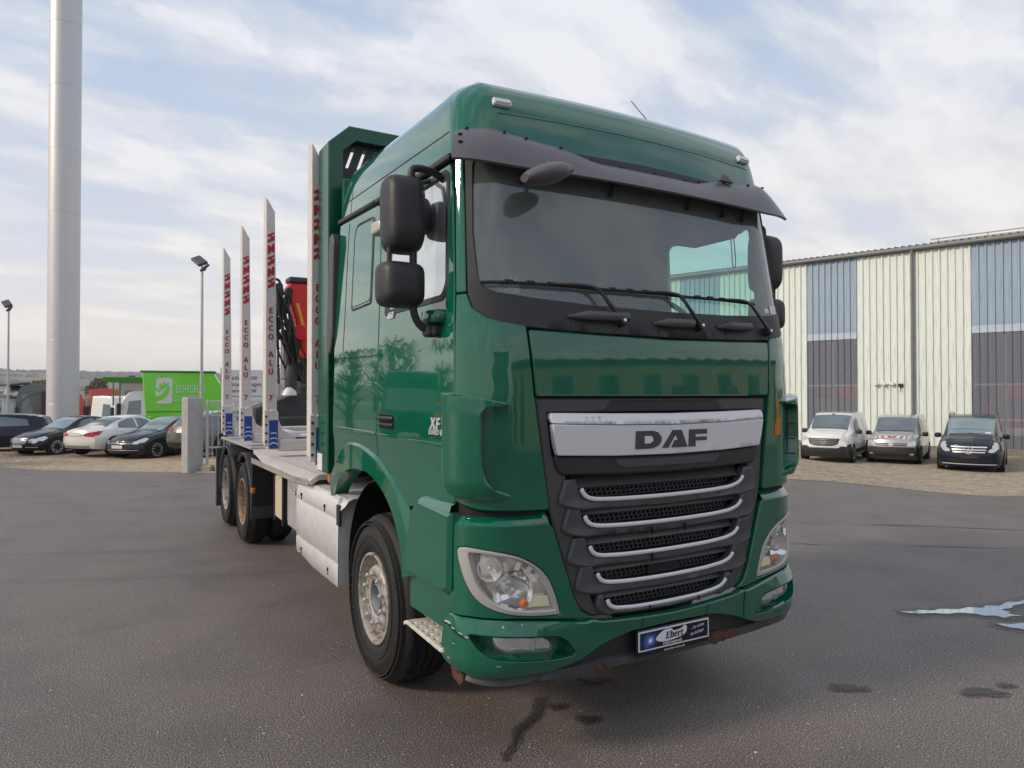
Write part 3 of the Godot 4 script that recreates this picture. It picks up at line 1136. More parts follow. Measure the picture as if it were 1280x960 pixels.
# ------------------------------------------------------------------ column, lamp posts, gate, sign
func make_pylon_lamps_gate() -> void:
	var p := thing("steel_column", "tall round silver steel column rising behind the parked cars", "column", spot(-21.0, 33.0))
	var gy := p.position.y
	var y := 0.0
	var seam := 1.42 - gy
	for i in 9:
		var g := Geo.new()
		var y1 := seam + 2.955 * i
		g.lathe(V2([0.0, y, 0.652, y, 0.658, y + 0.012, 0.658, y1 - 0.012, 0.652, y1, 0.0, y1]), Transform3D.IDENTITY, 72, 15.0)
		put("column_ring", g, M.pylon, p)
		y = y1
	for k in 2:
		var r: float = [-13.2, -30.0][k]
		var d: float = [30.0, 42.0][k]
		var h: float = [7.25, 6.95][k]
		var at := spot(r, d)
		var l := thing("lamp_post", ["grey lamp post with twin floodlights just left of the log stakes", "grey lamp post with twin floodlights at the left edge behind the dark estate car"][k], "lamp post", at, heading(-0.6, -0.8), "floodlight posts along the yard")
		h -= at.y
		var g := Geo.new()
		g.tube(V3([0, 0, 0, 0, h * 0.5, 0, 0, h, 0]), [0.075, 0.06, 0.05], 14)
		put("post", g, M.galv, l)
		g = Geo.new()
		g.tube(V3([0, h - 0.05, 0, 0, h + 0.18, 0.04]), 0.03, 8)
		g.tube(V3([0, h - 0.1, 0, 0.22, h - 0.14, 0, 0.36, h - 0.1, 0.05]), 0.025, 8)
		put("arm", g, M.lamp_grey, l)
		g = Geo.new()
		var b := Basis(Vector3(0, 0, 1), -0.5) * Basis(Vector3(1, 0, 0), 0.5)
		g.box(Vector3(-0.14, h + 0.3, 0.05), Vector3(0.74, 0.14, 0.42), 0.05, b)
		var hd := put("floodlight", g, M.lamp_head, l)
		g = Geo.new()
		g.box(Vector3(-0.14, h + 0.3, 0.05) + b * Vector3(0, -0.078, 0), Vector3(0.62, 0.016, 0.32), 0.004, b)
		put("glass", g, M.car_glass_pale, hd)
		g = Geo.new()
		g.box(Vector3(0.3, h - 0.04, 0.06), Vector3(0.42, 0.1, 0.28), 0.04, Basis(Vector3(0, 0, 1), 0.35) * Basis(Vector3(1, 0, 0), 0.6))
		put("floodlight", g, M.lamp_head, l)
	# concrete gate post
	var at := spot(-8.28, 18.3)
	var post := Geo.new()
	post.box(Vector3(0, 0.94, 0), Vector3(0.24, 1.98, 0.52), 0.02)
	var gp := put("gate_post", post, M.concrete)
	gp.position = at
	gp.rotation.y = heading(-0.35, -0.94)
	tag(gp, "square grey concrete gate post at the edge of the paving", "post")
	# gate of vertical bars
	var gate := thing("bar_gate", "grey metal gate of upright bars between the concrete post and the truck's tail", "gate", spot(-7.95, 18.35), -deg_to_rad(YAW) + 0.12)
	var g := Geo.new()
	for yy in [0.35, 0.62, 1.45, 1.82]:
		g.bar(Vector3(0, yy, 0), Vector3(3.2, yy, 0), 0.04, 0.05)
	g.bar(Vector3(0.03, 0.1, 0), Vector3(0.03, 1.86, 0), 0.06, 0.06)
	g.bar(Vector3(3.2, 0.1, 0), Vector3(3.2, 1.86, 0), 0.06, 0.06)
	put("gate_frame", g, M.galv, gate)
	for i in 21:
		g = Geo.new()
		g.tube(V3([0.16 + i * 0.145, 0.35, 0, 0.16 + i * 0.145, 1.82, 0]), 0.014, 6)
		put("bar", g, M.galv, gate)
	g = Geo.new()
	for i in 10:
		var c := 0.23 + i * 0.29
		var arc := PackedVector3Array()
		for k in 9:
			var a := PI * k / 8.0
			arc.append(Vector3(c - cos(a) * 0.0725, 1.62 + sin(a) * 0.16, 0))
		g.tube(arc, 0.012, 5)
	put("arch", g, M.galv, gate)
	# rough stone footing beside the post
	g = Geo.new()
	for i in 7:
		g.box(Vector3(0.14 + i * 0.36, 0.08 + 0.02 * (i % 2), 0.02 * (i % 3)), Vector3(0.34, 0.2, 0.26), 0.05, Basis(Vector3.UP, 0.1 * ((i * 7) % 5 - 2)))
	var foot := put("stone_footing", g, M.kerb)
	foot.position = spot(-8.0, 18.25)
	foot.rotation.y = -deg_to_rad(YAW) + 0.12
	tag(foot, "low row of rough brown stones at the foot of the bar gate", "stones")
	# sign board with directions
	var sg := thing("direction_sign", "pale grey direction board with three lines of text and arrows seen between the log stakes", "sign", spot(-12.1, 30.0), -deg_to_rad(YAW) + 0.1)
	var gh := sg.position.y
	g = Geo.new()
	g.box(Vector3(0.95, 1.9 - gh, 0), Vector3(2.3, 2.0, 0.06), 0.01)
	put("board", g, mat(lin(0.5, 0.51, 0.55), 0.5), sg)
	g = Geo.new()
	g.box(Vector3(-0.22, 1.75 - gh, 0.0), Vector3(0.1, 2.5, 0.1), 0.01)
	g.box(Vector3(2.12, 1.75 - gh, 0.0), Vector3(0.1, 2.5, 0.1), 0.01)
	put("board_post", g, M.lamp_grey, sg)
	g = Geo.new()
	var lines := ["Einfahrt LKW", "Gebrauchtwagen", "Service LKW"]
	for i in 3:
		var yy := 2.55 - i * 0.27 - gh
		g.text(lines[i], 0.155, Transform3D(Basis.IDENTITY, Vector3(0.66, yy, 0.034)), 0.004, 0.92, "Droid Sans", false)
		g.extrude(V2([0, 0.05, 0.1, 0.05, 0.1, 0.09, 0.2, 0, 0.1, -0.09, 0.1, -0.05, 0, -0.05]), Transform3D(Basis.IDENTITY, Vector3(1.72, yy, 0.036)), 0.004)
	g.bar(Vector3(-0.15, 1.78 - gh, 0.033), Vector3(2.05, 1.78 - gh, 0.033), 0.006, 0.02, 0.001)
	put("lettering", g, M.plastic, sg)

# ------------------------------------------------------------------ cars and vans: a lofted body, its windows and trim cut from the same surface
class Car:
	var L := 4.5
	var st := []      # [z from the nose, top, belt, half width at the roof edge, half width at the belt, half width, sill]
	var nose := []    # [height, set-back] of the front face
	var tail := []
	var sag := 0.16
	var sag2 := 0.12
	func at(z: float) -> Array:
		var n := st.size()
		z = clampf(z, 0.0, L)
		var i := 0
		while i < n - 2 and st[i + 1][0] < z:
			i += 1
		var t: float = (z - st[i][0]) / (st[i + 1][0] - st[i][0])
		var o := []
		var a = st[maxi(i - 1, 0)]
		var d = st[mini(i + 2, n - 1)]
		for k in range(1, 7):
			var m0: float = 0.5 * (st[i + 1][k] - a[k])
			var m1: float = 0.5 * (d[k] - st[i][k])
			var s: float = st[i + 1][k] - st[i][k]
			if absf(m0) > 1.5 * absf(s):
				m0 = s
			if absf(m1) > 1.5 * absf(s):
				m1 = s
			o.append(st[i][k] * (1 + 2 * t) * (1 - t) * (1 - t) + m0 * t * (1 - t) * (1 - t) + st[i + 1][k] * t * t * (3 - 2 * t) + m1 * t * t * (t - 1))
		return o
	func ring(z: float) -> PackedVector2Array:
		var a := at(z)
		var yt: float = a[0]
		var yb: float = minf(a[1], yt - 0.06)
		var wr: float = a[2]
		var wb: float = a[3]
		var wm: float = a[4]
		var ys: float = a[5]
		var p := PackedVector2Array()
		for q in [[0.0, yt], [wr * 0.55, yt - 0.008], [wr * 0.9, yt - 0.03], [wr, yt - 0.032 - 0.45 * minf(0.1, yt - yb - 0.04)], [wb, yb], [wm, yb - 0.32 * (yb - ys)], [wm * 0.99, ys + 0.11], [wm * 0.94, ys], [0.0, ys]]:
			p.append(Vector2(q[0], q[1]))
		return p
	func place(x: float, y: float, z: float) -> Vector3:
		var wm: float = at(z)[4]
		var e := pow(clampf(absf(x) / wm, 0, 1), 2.4)
		var o := Car.lookup(nose, y) + sag * e
		var k := Car.lookup(tail, y) + sag2 * e
		var f := 1.0 - smoothstep(0.0, 0.9, z)
		var r := 1.0 - smoothstep(0.0, 0.9, L - z)
		return Vector3(x, y, -(z + o * f - k * r))
	func body(p: Vector2) -> Vector3:  # x = place round the section (0 roof centre, 3 roof edge, 4 belt, 7 sill), y = distance from the nose
		var r := ring(p.y)
		var u := clampf(absf(p.x), 0.0, 7.999)
		var i := int(u)
		var a := r[maxi(i - 1, 0)] if i > 0 else Vector2(-r[1].x, r[1].y)
		var q := r[i].cubic_interpolate(r[i + 1], a, r[mini(i + 2, 8)], u - i) if i < 6 else r[i].lerp(r[i + 1], u - i)
		return place(q.x * signf(p.x), q.y, p.y)
	func front(p: Vector2) -> Vector3:
		return place(p.x, p.y, 0.0)
	func back(p: Vector2) -> Vector3:
		return place(-p.x, p.y, L)
	func u_at(y: float, z: float) -> float:  # place round the section where the side has height y
		var r := ring(z)
		if y > r[3].y:
			return 3.0
		for i in range(3, 7):
			if y <= r[i].y and y >= r[i + 1].y:
				return i + (r[i].y - y) / maxf(r[i].y - r[i + 1].y, 0.001)
		return 7.0
	func side(zy: Array, s: float) -> PackedVector2Array:  # an outline on the flank given as z, height
		var o := PackedVector2Array()
		var l := PackedVector2Array()
		for i in range(0, zy.size(), 2):
			l.append(Vector2(zy[i], zy[i + 1]))
		l = Geo.dense(l, 0.08)
		for q in l:
			o.append(Vector2(s * u_at(q.y, q.x), q.x))
		return o
	static func lookup(t: Array, x: float) -> float:
		if x <= t[0][0]:
			return t[0][1]
		for i in t.size() - 1:
			if x <= t[i + 1][0]:
				return lerpf(t[i][1], t[i + 1][1], (x - t[i][0]) / (t[i + 1][0] - t[i][0]))
		return t[t.size() - 1][1]
	func shell(g: Geo) -> void:
		var us := []
		for i in range(-32, 33):
			us.append(i / 4.0)
		var rows := []
		var n := int(L / 0.11)
		for k in n + 1:
			var row := PackedVector3Array()
			for u in us:
				row.append(body(Vector2(u, L * k / n)))
			rows.append(row)
		g.grid(rows, false)
		for e in 2:
			var r := ring(0.0 if e == 0 else L)
			rows = []
			for i in range(0, 8):
				for q in 3:
					if i == 7 and q > 0:
						break
					var a := r[i].lerp(r[mini(i + 1, 8)], q / 3.0)
					if i < 6:
						a = r[i].cubic_interpolate(r[i + 1], r[i - 1] if i > 0 else Vector2(-r[1].x, r[1].y), r[i + 2], q / 3.0)
					var row := PackedVector3Array()
					for k in 17:
						row.append(place(a.x * (k / 8.0 - 1.0), a.y, 0.0 if e == 0 else L))
					rows.append(row)
			if e == 0:
				rows.reverse()
			g.grid(rows)

var wheel_kinds := {}
func add_wheel(t: Node3D, x: float, z: float, r: float, w: float, style: String, turn: float = 0.0) -> void:
	var key := "%s%.3f" % [style, r]
	if not wheel_kinds.has(key):
		var g := Geo.new()
		g.lathe(V2([r * 0.66, -w * 0.5, r * 0.9, -w * 0.5, r * 0.985, -w * 0.4, r, -w * 0.2, r, w * 0.2, r * 0.985, w * 0.4, r * 0.9, w * 0.5, r * 0.66, w * 0.46]), Transform3D.IDENTITY, 36)
		var a := g.mesh(M.rubber)
		g = Geo.new()
		g.lathe(V2([r * 0.69, w * 0.47, r * 0.64, w * 0.45, r * 0.62, w * 0.1, 0.0, w * 0.05]), Transform3D.IDENTITY, 36)
		var well := g.mesh(M.gloss_black if style != "steel" else M.lamp_grey)
		g = Geo.new()
		g.lathe(V2([r * 0.70, w * 0.475, r * 0.66, w * 0.485, r * 0.63, w * 0.44]), Transform3D.IDENTITY, 36)
		g.lathe(V2([r * 0.16, w * 0.3, r * 0.14, w * 0.42, 0.0, w * 0.43]), Transform3D.IDENTITY, 16)
		var n: int = {"ten": 10, "seven": 7, "five": 5, "steel": 8}[style]
		for i in n:
			var b := Basis(Vector3.UP, TAU * i / n)
			for s in ([-1.0, 1.0] if style == "seven" or style == "five" else [0.0]):
				var p0 := b * Vector3(r * 0.12, w * 0.38, s * r * 0.03)
				var p1 := b * Vector3(r * 0.65, w * 0.43, s * r * 0.11)
				g.bar(p0, p1, r * 0.075, w * 0.12, 0.004, Vector3.UP)
		wheel_kinds[key] = [a, well, g.mesh(M.wheel_alloy)]
	var k = wheel_kinds[key]
	var o := put_mesh("wheel", k[0], t)
	var s := signf(x)
	o.transform = Transform3D(Basis(Vector3.UP, turn) * Basis(Vector3(0, 0, 1), -PI / 2 * s), Vector3(x - s * w * 0.5, r, z))
	put_mesh("wheel_well", k[1], o)
	put_mesh("rim", k[2], o)

func strip(t: Node3D, called: String, c: Car, f: String, polys: Array, m: Material, off: float = 0.004, thick: float = 0.006, step: float = 0.08, label: String = "", bev: float = 0.002) -> MeshInstance3D:
	var g := Geo.new()
	var fn: Callable = (c.body if f == "body" else (c.front if f == "front" else c.back))
	for p in polys:
		g.patch(fn, p, [], step, off, thick, bev)
	return put(called, g, m, t, label)

func arches_and_wheels(t: Node3D, c: Car, zf: float, zr: float, r: float, style: String, turn: float = 0.0, lip: Material = null) -> void:
	var w := 0.22
	var g := Geo.new()
	for z in [zf, zr]:
		for s in [-1.0, 1.0]:
			g = Geo.new()
			var x: float = absf(c.body(Vector2(5.4, z)).x) + 0.004
			g.lathe(V2([0.0, 0.0, r + 0.055, 0.0, r + 0.055, -0.16]), Transform3D(Basis(Vector3(0, 0, 1), -PI / 2 * s), Vector3(s * x, r + 0.015, -z)), 28)
			put("wheel_arch", g, M.dark, t)
	if lip:
		g = Geo.new()
		for z in [zf, zr]:
			for s in [-1.0, 1.0]:
				var x: float = absf(c.body(Vector2(5.4, z)).x)
				g.lathe(V2([r + 0.05, 0.006, r + 0.05, 0.016, r + 0.12, 0.012, r + 0.12, -0.02]), Transform3D(Basis(Vector3(0, 0, 1), -PI / 2 * s), Vector3(s * x, r + 0.015, -z)), 28)
		put("arch_trim", g, lip, t)
	for z in [zf, zr]:
		for s in [-1.0, 1.0]:
			var x: float = absf(c.body(Vector2(5.4, z)).x)
			add_wheel(t, s * (x + 0.012), -z, r, w, style, turn if z == zf else 0.0)

func door_lines(t: Node3D, c: Car, lines: Array) -> void:  # z, top, bottom of each shut line, both flanks
	var g := Geo.new()
	for l in lines:
		for s in [-1.0, 1.0]:
			g.patch(c.body, c.side([l[0] - 0.006, l[2], l[0] + 0.006, l[2], l[0] + 0.006 + l[3], l[1], l[0] - 0.006 + l[3], l[1]], s), [], 0.1, 0.002, 0.003, 0.0)
	put("shut_line", g, M.dark, t)

func star_badge(t: Node3D, at: Vector3, r: float) -> void:
	var g := Geo.new()
	var xf := Transform3D(Basis(Vector3(1, 0, 0), PI / 2), at)
	g.lathe(V2([r * 0.86, -0.008, r * 0.86, 0.008, r, 0.008, r, -0.008, r * 0.86, -0.008]), xf, 28)
	for i in 3:
		var a := PI / 2 + TAU * i / 3
		var n := Vector2(-sin(a), cos(a)) * r * 0.13
		var d := Vector2(cos(a), sin(a)) * r * 0.9
		g.extrude(PackedVector2Array([n, -n, d]), Transform3D(Basis.IDENTITY, at + Vector3(0, 0, 0.008)), 0.012)
	put("badge", g, M.chrome, t)

func number_plate(t: Node3D, at: Vector3, back: bool, m: Material, w: float = 0.5, h: float = 0.11) -> void:
	var g := Geo.new()
	g.box(at, Vector3(w, h, 0.015), 0.004)
	put("number_plate", g, m, t)

func mirrors(t: Node3D, c: Car, z: float, y: float, m: Material, big: float = 1.0) -> void:
	for s in [-1.0, 1.0]:
		var x: float = absf(c.body(Vector2(c.u_at(y, z), z)).x)
		var g := Geo.new()
		var rows := []
		for q in [[0.0, 0.3], [0.02, 0.8], [0.06, 1.0], [0.12, 0.95], [0.15, 0.8]]:
			var row := PackedVector3Array()
			for k in 14:
				var a := TAU * k / 14
				var cs := signf(cos(a)) * pow(absf(cos(a)), 0.6)
				var sn := signf(sin(a)) * pow(absf(sin(a)), 0.6)
				row.append(Vector3(s * (x + 0.125 * big) + cs * 0.095 * big * q[1], y + 0.06 + sn * 0.08 * big * q[1] * (1.25 if big > 1.1 else 1.0), -z + 0.03 - q[0]))
			rows.append(row)
		g.grid(rows, true)
		g.cap(rows[0], true)
		g.cap(rows[4])
		g.bar(Vector3(s * (x - 0.02), y + 0.02, -z - 0.03), Vector3(s * (x + 0.09), y + 0.03, -z - 0.03), 0.06, 0.04, 0.01)
		put("wing_mirror", g, m, t)

func up_side(a: Array, s: float) -> PackedVector2Array:
	var o := PackedVector2Array()
	for i in range(0, a.size(), 2):
		o.append(Vector2(a[i] * s, a[i + 1]))
	return o

func screen(c: Car, z0: float, z1: float, u: float, e: float = 0.06) -> PackedVector2Array:  # a windscreen or back window across the roof
	return soft(V2([-u, z0, u, z0, u - e, z1, -u + e, z1]), 0.08, 3)

func make_van(called: String, label: String, at: Vector3, turn: float, c: Car, paint: Material) -> Node3D:
	var t := thing(called, label, "van", at, turn, "vans parked in front of the hall")
	var g := Geo.new()
	c.shell(g)
	put("body", g, paint, t)
	return t

func make_vans() -> void:
	var face := heading(-0.59, -0.807)
	# ---- white compact van
	var c := Car.new()
	c.L = 4.45
	c.st = [[0.0, 0.98, 0.8, 0.66, 0.74, 0.80, 0.2], [0.12, 1.06, 0.9, 0.66, 0.78, 0.86, 0.19], [0.45, 1.13, 1.0, 0.68, 0.82, 0.91, 0.19], [0.98, 1.22, 1.05, 0.68, 0.85, 0.92, 0.19], [1.25, 1.42, 1.06, 0.69, 0.86, 0.925, 0.19], [1.75, 1.74, 1.08, 0.70, 0.87, 0.925, 0.19], [2.1, 1.83, 1.09, 0.71, 0.875, 0.925, 0.19], [3.2, 1.85, 1.12, 0.71, 0.875, 0.925, 0.2], [4.2, 1.83, 1.14, 0.70, 0.865, 0.91, 0.22], [4.45, 1.78, 1.14, 0.68, 0.83, 0.87, 0.26]]
	c.nose = [[0.2, 0.07], [0.42, 0.0], [0.62, 0.01], [0.8, 0.05], [1.0, 0.14]]
	c.tail = [[0.2, 0.05], [0.5, 0.0], [1.0, 0.02], [1.8, 0.12]]
	c.sag = 0.2
	var t := make_van("white_van", "white compact panel van with black bumper, leftmost of the three vans at the hall", spot(11.75, 26.7), face, c, M.car_white)
	strip(t, "windscreen", c, "body", [screen(c, 1.0, 1.80, 2.75, 0.1)], M.car_glass)
	strip(t, "side_window", c, "body", [c.side([1.42, 1.1, 1.75, 1.52, 2.2, 1.62, 2.3, 1.6, 2.3, 1.12], -1), c.side([1.42, 1.1, 1.75, 1.52, 2.2, 1.62, 2.3, 1.6, 2.3, 1.12], 1)], M.car_glass)
	strip(t, "bumper", c, "front", [V2([-0.84, 0.2, 0.84, 0.2, 0.86, 0.6, 0.62, 0.62, 0.5, 0.55, -0.5, 0.55, -0.62, 0.62, -0.86, 0.6])], M.plastic, 0.012, 0.02)
	strip(t, "bumper_side", c, "body", [c.side([0.0, 0.22, 0.32, 0.22, 0.34, 0.55, 0.3, 0.72, 0.0, 0.66], -1), c.side([0.0, 0.22, 0.32, 0.22, 0.34, 0.55, 0.3, 0.72, 0.0, 0.66], 1)], M.plastic, 0.012, 0.02)
	strip(t, "grille", c, "front", [soft(V2([-0.56, 0.9, -0.5, 0.68, -0.3, 0.62, 0.3, 0.62, 0.5, 0.68, 0.56, 0.9]), 0.05)], M.plastic, 0.01, 0.015)
	strip(t, "grille_rim", c, "front", [V2([-0.6, 0.67, -0.36, 0.58, 0.36, 0.58, 0.6, 0.67, 0.58, 0.7, 0.34, 0.61, -0.34, 0.61, -0.58, 0.7])], M.car_white, 0.02, 0.02)
	var bars := []
	for i in 3:
		bars.append(V2([-0.5 + 0.02 * (2 - i), 0.70 + i * 0.07, 0.5 - 0.02 * (2 - i), 0.70 + i * 0.07, 0.5 - 0.02 * (2 - i), 0.715 + i * 0.07, -0.5 + 0.02 * (2 - i), 0.715 + i * 0.07]))
	strip(t, "grille_bar", c, "front", bars, M.lamp_grey, 0.016, 0.01)
	for s in [-1.0, 1.0]:
		strip(t, "headlight", c, "front", [loop2(V2([s * 0.56, 0.86, s * 0.78, 0.79, s * 0.82, 0.86, s * 0.78, 0.95, s * 0.62, 0.94]), 3)], M.headlight, 0.01, 0.01)
	star_badge(t, c.front(Vector2(0, 0.78)) + Vector3(0, 0, 0.03), 0.1)
	number_plate(t, c.front(Vector2(0, 0.47)) + Vector3(0, 0, 0.025), false, M.plastic)
	strip(t, "bonnet_seam", c, "body", [V2([-1.9, 0.16, -1.86, 0.16, -2.5, 0.98, -2.54, 0.98]), V2([1.86, 0.16, 1.9, 0.16, 2.54, 0.98, 2.5, 0.98])], M.dark, 0.002, 0.003)
	strip(t, "wiper", c, "body", [V2([-1.9, 1.01, 0.2, 1.03, 0.2, 1.05, -1.9, 1.03]), V2([-0.2, 1.01, 2.0, 1.06, 2.0, 1.08, -0.2, 1.03])], M.dark, 0.014, 0.01)
	strip(t, "roof_camera", c, "body", [V2([-0.12, 1.82, 0.12, 1.82, 0.12, 1.9, -0.12, 1.9])], M.dark, 0.012, 0.012)
	strip(t, "sill_trim", c, "body", [c.side([1.15, 0.34, 3.2, 0.34, 3.2, 0.5, 1.15, 0.5], -1), c.side([1.15, 0.34, 3.2, 0.34, 3.2, 0.5, 1.15, 0.5], 1)], M.plastic, 0.006, 0.008)
	door_lines(t, c, [[1.28, 1.0, 0.3, 0.05], [2.36, 1.6, 0.3, 0.0], [3.3, 1.6, 0.3, 0.0]])
	mirrors(t, c, 1.4, 1.06, M.plastic, 1.1)
	arches_and_wheels(t, c, 0.86, 3.58, 0.32, "steel", 0.0)
	# ---- silver van with red and white warning chevrons
	c = Car.new()
	c.L = 4.45
	c.st = [[0.0, 0.92, 0.76, 0.66, 0.74, 0.79, 0.2], [0.1, 1.0, 0.86, 0.67, 0.77, 0.84, 0.19], [0.45, 1.08, 0.96, 0.68, 0.80, 0.88, 0.19], [0.98, 1.17, 1.02, 0.68, 0.82, 0.895, 0.19], [1.28, 1.40, 1.04, 0.68, 0.83, 0.897, 0.19], [1.78, 1.71, 1.06, 0.69, 0.84, 0.897, 0.19], [2.15, 1.80, 1.07, 0.70, 0.845, 0.897, 0.19], [3.2, 1.82, 1.08, 0.70, 0.845, 0.897, 0.2], [4.2, 1.80, 1.09, 0.69, 0.84, 0.88, 0.22], [4.45, 1.75, 1.09, 0.67, 0.80, 0.84, 0.26]]
	c.nose = [[0.2, 0.06], [0.42, 0.0], [0.6, 0.0], [0.8, 0.04], [0.95, 0.1]]
	c.tail = [[0.2, 0.05], [0.5, 0.0], [1.0, 0.02], [1.8, 0.1]]
	c.sag = 0.17
	t = make_van("silver_van", "silver van with red and white stripes on its bonnet, middle of three vans", spot(14.1, 26.3), face, c, M.car_silver)
	strip(t, "windscreen", c, "body", [screen(c, 1.02, 1.82, 2.75, 0.1)], M.car_glass)
	strip(t, "side_window", c, "body", [c.side([1.45, 1.08, 1.78, 1.48, 2.2, 1.58, 2.32, 1.57, 2.32, 1.1], -1), c.side([1.45, 1.08, 1.78, 1.48, 2.2, 1.58, 2.32, 1.57, 2.32, 1.1], 1)], M.car_glass)
	strip(t, "bumper", c, "front", [V2([-0.78, 0.2, 0.78, 0.2, 0.79, 0.55, 0.74, 0.66, -0.74, 0.66, -0.79, 0.55])], M.plastic, 0.012, 0.02)
	strip(t, "bumper_side", c, "body", [c.side([0.0, 0.22, 0.42, 0.22, 0.42, 0.5, 0.3, 0.66, 0.0, 0.66], -1), c.side([0.0, 0.22, 0.42, 0.22, 0.42, 0.5, 0.3, 0.66, 0.0, 0.66], 1)], M.plastic, 0.012, 0.02)
	strip(t, "grille", c, "front", [V2([-0.5, 0.69, 0.5, 0.69, 0.52, 0.82, -0.52, 0.82])], M.plastic, 0.008, 0.012)
	strip(t, "grille_bar", c, "front", [V2([-0.5, 0.735, 0.5, 0.735, 0.5, 0.75, -0.5, 0.75]), V2([-0.5, 0.80, 0.5, 0.80, 0.5, 0.815, -0.5, 0.815])], M.chrome, 0.014, 0.01)
	strip(t, "air_intake", c, "front", [V2([-0.5, 0.3, 0.5, 0.3, 0.55, 0.4, -0.55, 0.4])], M.dark, 0.018, 0.01)
	for s in [-1.0, 1.0]:
		strip(t, "headlight", c, "front", [loop2(V2([s * 0.53, 0.72, s * 0.76, 0.7, s * 0.8, 0.8, s * 0.76, 0.88, s * 0.56, 0.83]), 3)], M.headlight, 0.01, 0.01)
		strip(t, "fog_lamp", c, "front", [soft(V2([s * 0.6, 0.37, s * 0.73, 0.37, s * 0.73, 0.43, s * 0.6, 0.43]), 0.03)], M.headlight, 0.018, 0.01)
		strip(t, "headlight_side", c, "body", [c.side([0.0, 0.72, 0.22, 0.76, 0.3, 0.9, 0.0, 0.84], s)], M.headlight, 0.005, 0.006)
	var g := Geo.new()
	g.lathe(V2([0.0, 0.01, 0.085, 0.008, 0.09, -0.01]), Transform3D(Basis(Vector3(1, 0, 0), PI / 2), c.front(Vector2(0, 0.75)) + Vector3(0, 0, 0.025)), 24)
	g.text("W", 0.07, Transform3D(Basis.IDENTITY, c.front(Vector2(0, 0.735)) + Vector3(0, -0.02, 0.036)), 0.004)
	g.text("V", 0.05, Transform3D(Basis.IDENTITY, c.front(Vector2(0, 0.79)) + Vector3(0, 0.01, 0.036)), 0.004)
	put("badge", g, M.chrome, t)
	var white_bits := []
	var red_bits := []
	for i in 8:
		for s in [-1.0, 1.0]:
			var u0: float = s * (i * 0.30)
			var u1: float = s * ((i + 1) * 0.30)
			var arch := 0.16 + 0.012 * absf(i - 3.5)
			var q := V2([u0, arch - 0.10, u1, arch - 0.10, u1 + s * 0.16, arch + 0.12, u0 + s * 0.16, arch + 0.12])
			(white_bits if i % 2 else red_bits).append(q)
	strip(t, "red_stripe", c, "body", red_bits, M.red_print, 0.002, 0.003)
	strip(t, "white_stripe", c, "body", white_bits, M.white, 0.002, 0.003)
	number_plate(t, c.front(Vector2(0, 0.5)) + Vector3(0, 0, 0.025), false, M.plastic)
	strip(t, "wiper", c, "body", [V2([-1.9, 1.03, 0.2, 1.05, 0.2, 1.07, -1.9, 1.05]), V2([-0.2, 1.03, 2.0, 1.08, 2.0, 1.1, -0.2, 1.05])], M.dark, 0.014, 0.01)
	door_lines(t, c, [[1.3, 1.0, 0.3, 0.05], [2.38, 1.55, 0.3, 0.0], [3.3, 1.55, 0.3, 0.0]])
	mirrors(t, c, 1.42, 1.04, M.plastic, 1.1)
	arches_and_wheels(t, c, 0.88, 3.56, 0.32, "steel", 0.0)
	# ---- navy people carrier
	c = Car.new()
	c.L = 5.14
	c.st = [[0.0, 0.93, 0.76, 0.64, 0.74, 0.80, 0.2], [0.1, 1.01, 0.86, 0.66, 0.79, 0.87, 0.18], [0.5, 1.12, 0.98, 0.70, 0.84, 0.94, 0.17], [1.05, 1.21, 1.06, 0.71, 0.87, 0.96, 0.17], [1.35, 1.42, 1.08, 0.71, 0.88, 0.964, 0.17], [1.95, 1.77, 1.1, 0.72, 0.89, 0.964, 0.17], [2.35, 1.86, 1.11, 0.735, 0.895, 0.964, 0.17], [3.6, 1.88, 1.13, 0.735, 0.895, 0.964, 0.18], [4.8, 1.85, 1.15, 0.72, 0.88, 0.95, 0.2], [5.14, 1.79, 1.15, 0.7, 0.84, 0.90, 0.26]]
	c.nose = [[0.2, 0.05], [0.4, 0.0], [0.6, 0.01], [0.8, 0.06], [0.95, 0.13]]
	c.tail = [[0.2, 0.05], [0.5, 0.0], [1.0, 0.02], [1.8, 0.12]]
	c.sag = 0.22
	t = make_van("navy_van", "dark navy people carrier with chrome grille, rightmost of the three vans", spot(15.25, 23.6), face, c, M.car_navy)
	strip(t, "windscreen", c, "body", [screen(c, 1.1, 1.98, 2.75, 0.1)], M.car_glass_pale)
	strip(t, "side_window", c, "body", [c.side([1.55, 1.14, 1.95, 1.52, 2.4, 1.62, 2.6, 1.62, 2.6, 1.16], -1), c.side([1.55, 1.14, 1.95, 1.52, 2.4, 1.62, 2.6, 1.62, 2.6, 1.16], 1), c.side([2.7, 1.16, 2.7, 1.62, 4.7, 1.6, 4.8, 1.2], -1), c.side([2.7, 1.16, 2.7, 1.62, 4.7, 1.6, 4.8, 1.2], 1)], M.car_glass)
	strip(t, "grille", c, "front", [soft(V2([-0.50, 0.86, -0.44, 0.64, 0.44, 0.64, 0.50, 0.86]), 0.05)], M.plastic, 0.008, 0.012)
	strip(t, "grille_bar", c, "front", [V2([-0.5, 0.83, 0.5, 0.83, 0.51, 0.87, -0.51, 0.87]), V2([-0.48, 0.745, 0.48, 0.745, 0.485, 0.775, -0.485, 0.775]), V2([-0.45, 0.665, 0.45, 0.665, 0.46, 0.695, -0.46, 0.695])], M.chrome, 0.02, 0.016)
	strip(t, "air_intake", c, "front", [V2([-0.6, 0.34, 0.6, 0.34, 0.66, 0.46, -0.66, 0.46])], M.dark, 0.004, 0.006)
	strip(t, "bumper_strip", c, "front", [V2([-0.76, 0.27, 0.76, 0.27, 0.78, 0.295, -0.78, 0.295])], M.chrome, 0.012, 0.012)
